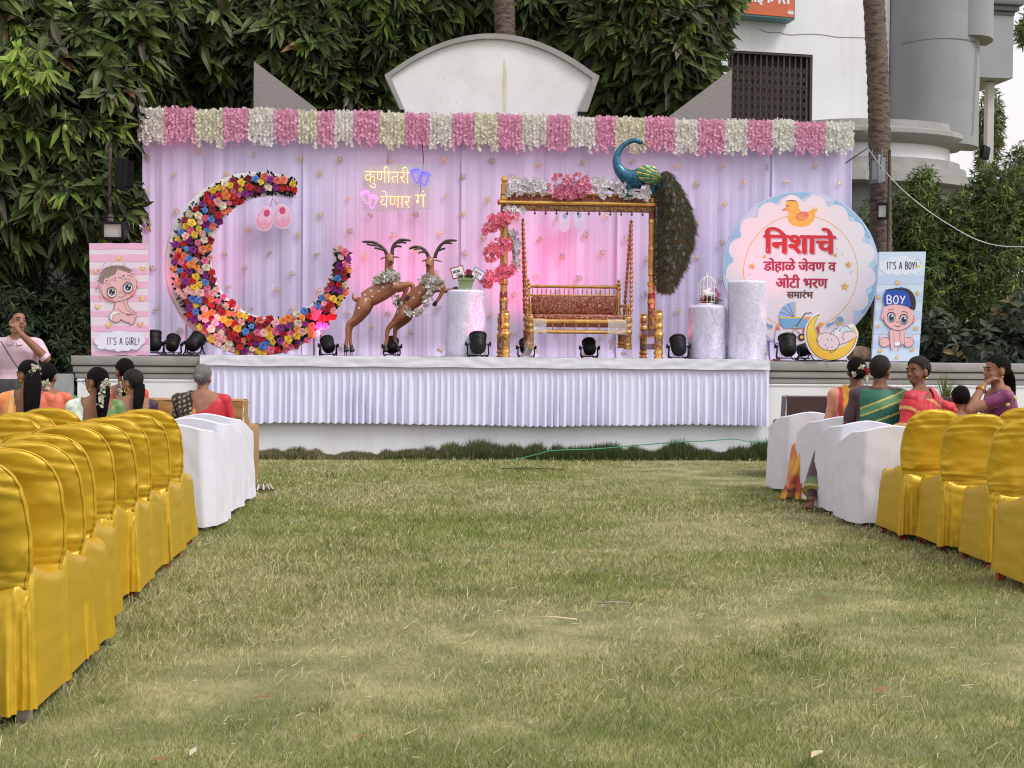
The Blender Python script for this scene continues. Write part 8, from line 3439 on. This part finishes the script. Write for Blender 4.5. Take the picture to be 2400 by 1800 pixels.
    def seg_d(P, a, e):
        a, e = np.array(a), np.array(e)
        ab = e - a
        t = np.clip(((P - a) @ ab) / (ab @ ab), 0, 1)
        return np.linalg.norm(P - (a + t[:, None] * ab), axis=1), t
    Fc = V[np.array([f[0] for f in F])] * .25 + V[np.array([f[1] for f in F])] * .25 + V[np.array([f[2] for f in F])] * .25 + V[np.array([f[-1] for f in F])] * .25

    def classify(P):
        z = P[:, 2] - dz
        hx = P @ Hi[:3, :3].T + Hi[:3, 3]
        m_ = np.ones(len(P), int)                 # 1 blouse
        m_[z < .60] = 2                            # lower cloth
        lg = (z < .40)
        m_[lg] = 2
        headm = (hx[:, 2] > -.035) & (np.linalg.norm(hx - np.array([0, 0, .06]), axis=1) < .16)
        zn = back_neck[0] + (P[:, 0] / back_neck[1]) ** 2 * .09
        nk = (z > np.minimum(zn, .985)) & (np.abs(P[:, 0]) < back_neck[1] * 1.25)
        m_[nk] = 0
        m_[z > 0.995] = 0
        for i, (u_, f_) in enumerate(bones):
            d1, t1 = seg_d(P, *u_)
            d2, t2 = seg_d(P, *f_)
            on1 = (d1 < .075) & (t1 > .12) & (np.abs(P[:, 0]) > .12 * w_)
            on1 &= ~nk
            m_[on1] = np.where(t1[on1] < sleeve, 1, 0)
            he = P - np.array(f_[1])
            fd_ = np.array((f_[1] - f_[0]).normalized())
            on2 = ((d2 < .055) & (t2 > .02)) | (np.linalg.norm(he, axis=1) < .055) | ((np.linalg.norm(he, axis=1) < .22) & ((he @ fd_) > .0) & (d2 > .0) & (t2 >= 1))
            on2 &= ~((d1 < .05) & (t1 < .9))
            m_[on2] = 0 if sleeve <= 1.0 else np.where(t2[on2] < sleeve - 1, 1, 0)
        m_[headm] = 0
        for (hp, kn, an) in lb:
            d1, t1 = seg_d(P, kn, an)
            m_[(d1 < .07) & (t1 < .93) & (z + dz < .48 + dz * .2)] = 2
            m_[(np.linalg.norm(P - np.array(an), axis=1) < .19) & (P[:, 2] < an.z + .04)] = 0
        return m_, hx
    mi, _ = classify(Fc)
    vm, hv = classify(V)
    V2 = V + Nn * (np.where(vm == 0, 0, .0045) + np.where(vm > 0, .004 * np.array([mnoise.noise((q[0] * 14, q[1] * 14, q[2] * 9)) for q in V.tolist()]), 0))[:, None]
    body = mesh_obj('body', V2.tolist(), F, [sk, blouse, lower], root, 180, mi.tolist())
    info = dict(root=root, V=V2, N=Nn, F=F, hv=hv, Hm=Hm, dz=dz, bones=bones, piv=piv)
    # --- hair cap
    x, y, z = hv[:, 0], hv[:, 1], hv[:, 2]
    if male:
        zl = np.interp(y, [-.11, -.05, -.01, .02, .045, .075], [.03, .028, .06, .095, .142, .165])
    else:
        zl = np.interp(y, [-.11, -.04, .0, .025, .05, .085], [-.005, .0, .045, .09, .128, .150])
    ear = (np.linalg.norm((hv - np.stack([np.sign(x) * .075, np.full(len(x), -.004), np.full(len(x), .055)], 1)) / np.array([.03, .028, .038]), axis=1) < 1)
    msk = (z > zl) & ~ear & (np.linalg.norm(hv - np.array([0, 0, .09]), axis=1) < .15)
    off = np.array([.011 + .004 * mnoise.noise((q[0] * 26, q[1] * 9, q[2] * 9)) + (.003 if male else 0) for q in hv.tolist()])
    if not male:
        off -= .004 * np.exp(-(x / .006) ** 2) * (y > 0)
    edge = np.clip((z - zl) / .014, 0, 1)
    patch(info, msk, off * (0.25 + .75 * edge), 'hair', hairm)
    if face:
        fc = lambda q: Hm @ Vector(q)
        for sx in (-1, 1):
            b = MB()
            b.ell((0, 0, 0), (.0135, .007, .0052), 12, 8, M=Hm @ Matrix.Translation((sx * .031, .0785, .073)))
            b.build('eye', EYEW, root, 180)
            b = MB()
            b.ell((0, 0, 0), (.0068, .005, .0066), 10, 8, M=Hm @ Matrix.Translation((sx * .030 + face[0] * .005, .0835, .073)))
            b.build('iris', EYED, root, 180)
            b = MB()
            b.tube([fc(q) for q in ((sx * .046, .072, .078), (sx * .031, .0855, .0815), (sx * .016, .084, .076))], [.0022, .0034, .002], 6)
            b.build('eyelid', EYED, root, 180)
            b = MB()
            b.tube([fc(q) for q in ((sx * .050, .071, .096), (sx * .034, .0875, .103), (sx * .014, .0915, .098))], [.0024, .0046, .004], 6)
            b.build('eyebrow', HB, root, 180)
        b = MB()
        b.tube([fc(q) for q in ((-.024, .084, .0205), (-.009, .0955, .0225), (.009, .0955, .0225), (.024, .084, .0205))], [.002, .0062, .0062, .002], 8)
        b.tube([fc(q) for q in ((-.022, .083, .0165), (0, .0955, .0115), (.022, .083, .0165))], [.002, .0068, .002], 8)
        b.build('lips', LIP, root, 180)
    return info


def patch(I, vmask, off, name, m_, colfn=None, parent=None, thick=False):
    F = [f for f in I['F'] if all(vmask[i] for i in f)]
    if not F:
        return None
    used = sorted({i for f in F for i in f})
    mp = {j: k for k, j in enumerate(used)}
    Vv = I['V'][used] + I['N'][used] * np.asarray(off)[used][:, None]
    C = None
    if colfn is not None:
        C = np.ones((len(used), 4), np.float32)
        C[:, :3] = [colfn(*q) for q in I['V'][used].tolist()]
    return mesh_obj(name, Vv.tolist(), [tuple(mp[i] for i in f) for f in F], [m_], I['root'], 180, None, None, C)


def drape(I, test, colfn, off=0.013, fold=0.007, fdir=(9, 3, 22), name='sari'):
    P = I['V'] - np.array([0, 0, I['dz']])
    k = np.array([test(*q) for q in P.tolist()])
    hd = (I['hv'][:, 2] > -.06) & (np.linalg.norm(I['hv'] - np.array([0, 0, .06]), axis=1) < .17)
    k &= ~hd
    o = np.array([off + fold * math.sin(q[0] * fdir[0] * 3 + q[2] * fdir[2] + q[1] * fdir[1] + 2 * mnoise.noise((q[0] * 6, q[1] * 6, q[2] * 6))) for q in P.tolist()])
    return patch(I, k, o, name, CLOTH, lambda x, y, z: colfn(x, y, z - I['dz']))


def locks(I, pts, rad, m_, name='ponytail', flat=.75, head=True):
    """a hank of hair with strand relief along pts (head coordinates)"""
    P = spl([tuple(I['Hm'] @ Vector(q)) if head else q for q in pts], 6)
    rs = np.interp(np.linspace(0, 1, len(P)), np.linspace(0, 1, len(rad)), rad)
    b = MB()
    b.tube(P, list(rs), 28, flat=flat)
    for i in range(len(b.v)):
        q = Vector(b.v[i])
        c = Vector(P[min(i // 28, len(P) - 1)])
        a = (i % 28)
        k = 1 + .10 * math.sin(a * 2.7 + 3 * mnoise.noise((a * .9, (i // 28) * .08, 1))) + .06 * mnoise.noise((a * 1.7, (i // 28) * .15, 5))
        b.v[i] = tuple(c + (q - c) * k)
    return b.build(name, m_, I['root'], 180)


def gajra(I, pts, n, seed, size=.016, spread=.010, base=(.72, .71, .58), head=True):
    rr = random.Random(seed)
    P = spl([tuple(I['Hm'] @ Vector(q)) if head else q for q in pts], 8)
    b, C = MB(), []
    for _ in range(n):
        q = Vector(rr.choice(P)) + Vector((rr.gauss(0, spread), rr.gauss(0, spread), rr.gauss(0, spread)))
        d = Vector((rr.uniform(-1, 1), rr.uniform(-1, .2), rr.uniform(-1, 1)))
        blossom(b, C, q, d, size * rr.uniform(.7, 1.2), rr, base, 5)
    o = b.build('flower_garland', PW, I['root'], 0, colors=C)
    o['kind'] = 'stuff'
    return o


def bead(I, q, r_, m_, name, head=True, sc=(1, 1, 1)):
    b = MB()
    b.ell((0, 0, 0), (r_ * sc[0], r_ * sc[1], r_ * sc[2]), 10, 8, M=(I['Hm'] if head else Matrix()) @ Matrix.Translation(q))
    return b.build(name, m_, I['root'], 180)


def necklace(I, m_, r_=.0035, drop=.02, rad=.066, z=1.0, name='necklace'):
    b = MB()
    b.tube([(rad * math.cos(a) * 1.02, .008 + rad * math.sin(a) * .95, z + I['dz'] + drop * math.sin(a) * -.8) for a in np.linspace(0, 2 * PI, 30)], r_, 6)
    return b.build(name, m_, I['root'], 180)


def hoop(I, q, r_, head=True):
    b = MB()
    M_ = I['Hm'] if head else Matrix()
    b.tube([M_ @ Vector((q[0], q[1] + r_ * math.cos(a), q[2] + r_ * math.sin(a))) for a in np.linspace(0, 2 * PI, 17)], .0026, 6)
    return b.build('earring', GOLDJ, I['root'], 180)


def bangle(I, arm, t=.9, n=2):
    a, e = I['bones'][arm][1]
    d = (e - a).normalized()
    x = d.orthogonal().normalized()
    y = d.cross(x)
    for k in range(n):
        c = a.lerp(e, t - .05 * k)
        b = MB()
        b.tube([c + (x * math.cos(g) + y * math.sin(g)) * .036 for g in np.linspace(0, 2 * PI, 19)], .004, 6)
        b.build('bangle', GOLDJ, I['root'], 180)


def cl(name, c, **k):
    return mat('cloth_' + name, c, 0.55, sheen=.3, bump=.08, bs=150, var=.06, vs=14, **k)


DOWN = [dict(j=[(-.22, .03, .70), (-.16, .24, .60)]), dict(j=[(.22, .03, .70), (.16, .24, .60)])]
LEGS_IN = None
# --- left block
I = person('woman in an orange blouse with a long loose ponytail ringed with jasmine, facing left', 66, 845, 9.75, R(4), (62, -6, 0), SK1, HB, cl('orange', (0.62, 0.13, 0.07)), cl('orange', (0.62, 0.13, 0.07)), DOWN, face=(0, 0), back_neck=(.80, .10), sleeve=.62)
locks(I, [(.0, -.085, .10), (-.06, -.115, .06), (-.10, -.14, -.04), (-.13, -.15, -.16), (-.15, -.14, -.30), (-.16, -.13, -.40)], (.036, .058, .066, .064, .052, .02), HB)
gajra(I, [(.05, -.06, .06), (.02, -.10, .10), (-.04, -.13, .13), (-.09, -.13, .08), (-.10, -.14, .0), (-.12, -.15, -.06)], 110, 1)
bead(I, (-.077, .004, .022), .007, GOLDJ, 'earring')
necklace(I, GOLDJ, .002, .015, .07, .985)
drape(I, lambda x, y, z: z > .55 and x < -.06 - (z - .9) * .2 and y < .2, lambda x, y, z: (0.72, 0.24, 0.06) if abs(x + .1) > .02 else (.7, .45, .15), name='sari')
I = person('woman half hidden behind the orange blouse, her dark hair pinned with white flowers', 112, 852, 10.5, R(0), (-6, 0, 0), SK1, HB, cl('orange', (0.62, 0.13, 0.07)), cl('rust', (0.35, 0.07, 0.03)), DOWN)
gajra(I, [(-.05, -.10, .02), (0, -.115, .0), (.05, -.10, .02), (.04, -.11, -.03)], 60, 2)
I = person('woman with glasses and a green blouse, jasmine round her ponytail, facing left', 226, 862, 9.35, R(6), (62, -3, 0), SK1, HB, cl('green_check', (0.09, 0.19, 0.05), col2=(.16, .27, .08)), cl('mint', (0.5, 0.6, 0.5)), DOWN, face=(0, 0), back_neck=(.80, .115), sleeve=.75)
locks(I, [(-.02, -.09, .06), (-.07, -.13, .04), (-.105, -.15, -.05), (-.12, -.15, -.16), (-.12, -.14, -.28)], (.03, .048, .052, .046, .02), HB)
gajra(I, [(-.02, -.13, -.06), (-.035, -.14, .0), (-.06, -.16, .045), (-.10, -.17, .05), (-.13, -.17, .0), (-.14, -.17, -.07), (-.15, -.17, -.13)], 150, 3, spread=.012)
hoop(I, (-.078, .002, .012), .012)
b = MB()
for sx in (-1, 1):
    b.tube([I['Hm'] @ Vector((sx * .031 + .021 * math.cos(a), .098, .073 + .016 * math.sin(a))) for a in np.linspace(0, 2 * PI, 19)], .0021, 6)
    b.tube([I['Hm'] @ Vector(q) for q in ((sx * .052, .098, .078), (sx * .074, .05, .076), (sx * .078, -.01, .07))], .0021, 6)
b.tube([I['Hm'] @ Vector((x_, .100, .076)) for x_ in (-.01, .01)], .0021, 6)
b.build('glasses', mat('glasses_frame', (.02, .015, .03), .3), I['root'], 60)
drape(I, lambda x, y, z: z > .5 and x < -.075 - max(0, z - .93) * .5, lambda x, y, z: (.62, .70, .56) if math.sin(x * 90) * math.sin(z * 70) < .55 else (.36, .50, .60))
I = person('woman with hoop earrings and a dark blouse, her hair tied low, between jasmine ponytails', 310, 866, 9.9, R(10), (58, -4, 0), SK3, HD, cl('aubergine', (0.035, 0.012, 0.035)), cl('aubergine', (0.035, 0.012, 0.035)), DOWN, face=(0, 0), back_neck=(.78, .12), sleeve=.6)
locks(I, [(-.0, -.09, .05), (-.05, -.12, .0), (-.08, -.13, -.07), (-.10, -.13, -.16), (-.12, -.12, -.25)], (.034, .046, .044, .040, .02), HB)
hoop(I, (-.078, .002, .005), .022)
necklace(I, mat('cord_dark', (.02, .012, .01), .6), .003, .01, .068, .99)
I = person('woman in a red orange blouse in the front row with jasmine down her hair', 290, 841, 11.0, R(0), (48, 0, 0), SK1, HB, cl('red_orange', (0.62, 0.07, 0.04)), cl('red_orange', (0.62, 0.07, 0.04)), DOWN, sleeve=.6)
locks(I, [(-.0, -.09, .06), (-.05, -.12, .0), (-.07, -.13, -.10), (-.08, -.13, -.22)], (.034, .05, .05, .02), HB)
gajra(I, [(-.07, -.15, .03), (-.10, -.15, -.03), (-.12, -.14, -.10), (-.12, -.14, -.17)], 90, 4)
I = person('grey haired woman with a bun, red blouse and black patterned sari, seen from behind', 475, 855, 10.45, R(-2), (-4, -4, 0), SK3, HG, cl('red', (0.48, 0.012, 0.028)), cl('black_print', (0.016, 0.012, 0.014)),
           [dict(j=[(-.24, .0, .70), (-.18, .22, .58)]), dict(j=[(.27, .02, .72), (.33, .18, .60)])], back_neck=(.835, .13), sleeve=.72, wide=1.32)
b = MB()
b.ell((0, -.112, .066), (.040, .030, .040), 20, 14)
for i in range(len(b.v)):
    q = Vector(b.v[i]) - Vector((0, -.112, .066))
    a = math.atan2(q.z, q.x)
    b.v[i] = tuple(I['Hm'] @ (Vector((0, -.112, .066)) + q * (1 + .07 * math.sin(3 * a + q.length * 160))))
b.build('bun', HG, I['root'], 180)
necklace(I, mat('cord_dark', (.02, .012, .01), .6), .0045, .03, .067, .985)
necklace(I, GOLDJ, .003, .012, .066, 1.0)


def sari_black(x, y, z):
    if x > -.055:
        return (.55, .14, .04) if math.sin(z * 120 + x * 60) > -.2 else (.55, .30, .08)
    gx, gz_ = (x * 22 + z * 6) % 1, (z * 22 - x * 8) % 1
    return (.42, .32, .14) if .3 < gx < .72 and .3 < gz_ < .72 and not (.45 < gx < .58 and .45 < gz_ < .58) else (.012, .010, .012)


drape(I, lambda x, y, z: z > .5 and x < -.035 - (z - .9) * .35 + .0 and (z < .975 or x < -.05), sari_black, .014, .008)
o = None
# --- man
I = person('man in a pink shirt by the bush with one hand raised to his mouth', 42, 727, 11.9, R(186), (38, 12, -6), SK1, HB, cl('pink_shirt', (0.60, 0.42, 0.52)), cl('dark_trousers', (.03, .03, .035)),
           [dict(j=[(-.30, .15, .80), (-.085, .215, 1.03)], up=(-.3, .8, .4), d=(.5, -.15, .75), curl=.85), dict(j=[(.25, -.02, .68), (.27, .12, .48)])], stand=True, group=None, male=True, voxel=.0085, back_neck=(.965, .055), sleeve=.95, face=(.5, 0))
b = MB()
for sx in (-1, 1):
    vs = [(sx * .012, .088, .955), (sx * .07, .055, 1.015), (sx * .088, .02, 1.0), (sx * .075, .095, .93), (sx * .03, .118, .925)]
    b.add([(q[0], q[1] + .012, q[2] + I['dz']) for q in vs], [(0, 1, 2, 3, 4) if sx > 0 else (4, 3, 2, 1, 0)])
b.build('collar', cl('pink_shirt', (0.60, 0.42, 0.52)), I['root'], 20)
b = MB()
b.tube([(.13, .10, .96 + I['dz']), (.02, .155, .80 + I['dz']), (-.10, .155, .62 + I['dz'])], .004, 6)
b.build('strap', BLACKP, I['root'], 60)
b = MB()
a_, e_ = I['bones'][0][1]
b.tube([a_.lerp(e_, .0), a_.lerp(e_, .12)], [.055, .051], 14)
b.build('rolled_cuff', cl('pink_shirt', (0.60, 0.42, 0.52)), I['root'], 60)
# --- right block
I = person('woman in a yellow and red sari, white and red flowers round her bun', 2008, 838, 10.75, R(3), (-3, 0, 0), SK2, HB, cl('red_blouse', (0.42, 0.03, 0.03)), cl('yellow_sari', (0.62, 0.29, 0.02), col2=(.45, .10, .04)), DOWN, back_neck=(.82, .11), sleeve=.6,
           legs=[[(-.42, .30, .44), (-.55, .06, .085)], [(.10, .40, .46), (.10, .42, .075)]])
b = MB()
b.ell((0, -.118, .052), (.046, .034, .044), 18, 12, M=I['Hm'])
b.build('bun', HB, I['root'], 180)
gajra(I, [(.0, -.135, .108), (.03, -.13, .10)], 14, 5)
gajra(I, [(.055, -.125, .02), (.05, -.125, -.005)], 14, 6)
gajra(I, [(-.055, -.125, .045)], 9, 7)
gajra(I, [(.048, -.13, .085), (.058, -.12, .055)], 16, 8, base=(.5, .02, .03))
necklace(I, mat('cord_dark', (.02, .012, .01), .6), .004, .02, .068, .985)
drape(I, lambda x, y, z: z > .5 and x < -.05 - (z - .9) * .3, lambda x, y, z: (.66, .30, .02) if -.135 < x < -.03 else ((.62, .26, .16) if x < -.165 else (.50, .04, .03)), .015, .008)
b = MB()
b.grid(lambda u, v: (-.38 - .16 * v - (.05 + .15 * v) * (u - .5) + .015 * math.sin(u * 12 + v * 3), .04 + .16 * (u - .5) + .02 * math.sin(u * 15), .52 - .49 * v), 22, 14)
C = [(.66, .31, .02, 1) if (i // 22) < 8 or (i // 22) > 11 else (.42, .07, .03, 1) for i in range(22 * 14)]
b.build('sari_hem', CLOTH, I['root'], 180, colors=C)
I = person('person in a green sari with yellow striped borders and short dark hair, seen from behind', 2066, 834, 10.05, R(-8), (-28, -6, 0), SK2, HD, cl('deep_green', (0.012, 0.10, 0.055)), cl('maroon_lower', (0.05, 0.012, 0.022)), [dict(j=[(-.24, .02, .70), (-.16, .24, .60)]), dict(j=[(.24, .02, .70), (.16, .24, .60)])], back_neck=(.99, .07), sleeve=.8, voxel=.0095,
           legs=[[(-.40, .26, .44), (-.54, -.07, .085)], [(.10, .40, .46), (.10, .42, .075)]], dx=-.01)


def sari_green(x, y, z):
    t = z - .42 * x
    if x < -.155 or z > .985:
        return (.055, .022, .03)
    for c_ in (.905, .845, .76):
        if abs(t - c_) < .006:
            return (.55, .50, .12)
    if .845 < t < .905:
        return (.10, .26, .12)
    return (.008, .115, .065)


drape(I, lambda x, y, z: .5 < z < 1.01 and abs(x) < .262, sari_green, .013, .006, (4, 2, 16))
hoop(I, (.078, .002, .012), .009)
b = MB()
kn, an = Vector((-.40, .26, .44)), Vector((-.54, -.07, .085))
q0 = kn.lerp(an, .0)
P = [kn.lerp(an, t) for t in np.linspace(0, .80, 12)]
b.tube(P, [.085 + .004 * (i % 2) for i in range(12)], 18)
C = []
for i in range(12):
    C += [((.045, .010, .02, 1) if i < 9 else ((.10, .17, .06, 1) if i < 11 else (.45, .36, .10, 1)))] * 18
b.build('sari_hem', CLOTH, I['root'], 60, colors=C)
I = person('older woman in a red sari turning round to look back over her chair', 2164, 836, 9.9, R(48), (72, -2, 4), SK2, HD, cl('red_sari', (0.46, 0.012, 0.03)), cl('red_sari', (0.46, 0.012, 0.03)),
           [dict(j=[(-.24, .04, .72), (-.20, .26, .62)]), dict(j=[(.20, -.16, .74), (-.02, -.25, .86)], d=(-.9, -.1, .35), up=(0, -.6, .8), curl=.6)], back_neck=(.97, .07), sleeve=.5, voxel=.0075, face=(.6, 0), lean=.05)
bead(I, (0, .089, .112), .0075, mat('bindi_red', (.4, .01, .015), .5), 'bindi', sc=(1, .4, 1))
bead(I, (-.078, -.002, .016), .010, GOLDJ, 'earring')
bead(I, (.078, -.002, .016), .010, GOLDJ, 'earring')
bead(I, (0.0, .0935, .0175), .0105, mat('teeth', (.62, .58, .5), .4), 'teeth', sc=(1.3, .5, .38))
drape(I, lambda x, y, z: .5 < z < 1.02 and (x > -.02 or z < .93), lambda x, y, z: (.52, .014, .03) if math.sin(z * 44 + x * 20) < .86 else (.62, .36, .12), .012, .006, (5, 3, 20))
I = person('child sitting low behind the yellow chairs, only the dark crown of the head showing', 2253, 905, 9.8, R(-5), (-8, 6, 0), SK1, HB, cl('child_shirt', (.25, .2, .2)), cl('dark_trousers', (.03, .03, .035)), DOWN, male=True, back_neck=(.98, .06))
I = person('woman in a purple blouse resting her cheek on her raised hand, facing left', 2350, 832, 9.9, R(86), (14, -4, 0), SK3, HB, cl('purple', (0.15, 0.012, 0.085)), cl('purple', (0.15, 0.012, 0.085)),
           [dict(j=[(-.17, .30, .83), (-.055, .155, 1.03)], d=(.1, -.75, .5), up=(-.3, .8, .5), curl=.9), dict(j=[(.24, .08, .73), (.15, .28, .66)])], back_neck=(.93, .10), sleeve=.55, voxel=.0075, face=(0, 0), lean=.06)
locks(I, [(.0, -.09, .06), (.03, -.12, .0), (.05, -.13, -.10), (.06, -.13, -.24), (.06, -.12, -.36)], (.036, .048, .046, .04, .016), HB)
necklace(I, GOLDJ, .005, .02, .067, .99)
bead(I, (.078, -.002, .018), .008, GOLDJ, 'earring')
bead(I, (-.078, -.002, .018), .008, GOLDJ, 'earring')
bangle(I, 0, .82, 2)
for q in ((-.17, -.04, .93), (-.20, .02, .88)):
    bead(I, q, .02, mat('gold_print', (.55, .40, .16), .5), 'printed_motif', head=False, sc=(1, .9, .9))

# the guests' own white chairs, mostly hidden by the rows in front
for k, (px, Y, who) in enumerate(((66, 9.75, 'the woman in orange with the long ponytail'), (226, 9.35, 'the woman in green with glasses'), (310, 9.9, 'the woman in the dark blouse'), (290, 11.0, 'the front row woman in red orange'), (2164, 9.9, 'the older woman in red'), (2350, 9.9, 'the woman in purple'))):
    p = PY(px, 850, Y)
    white_chair(p.x, Y + .02, R(0), k % 3, 'white covered armchair under ' + who).scale = (1, 1, .90)

bpy.context.view_layer.update()
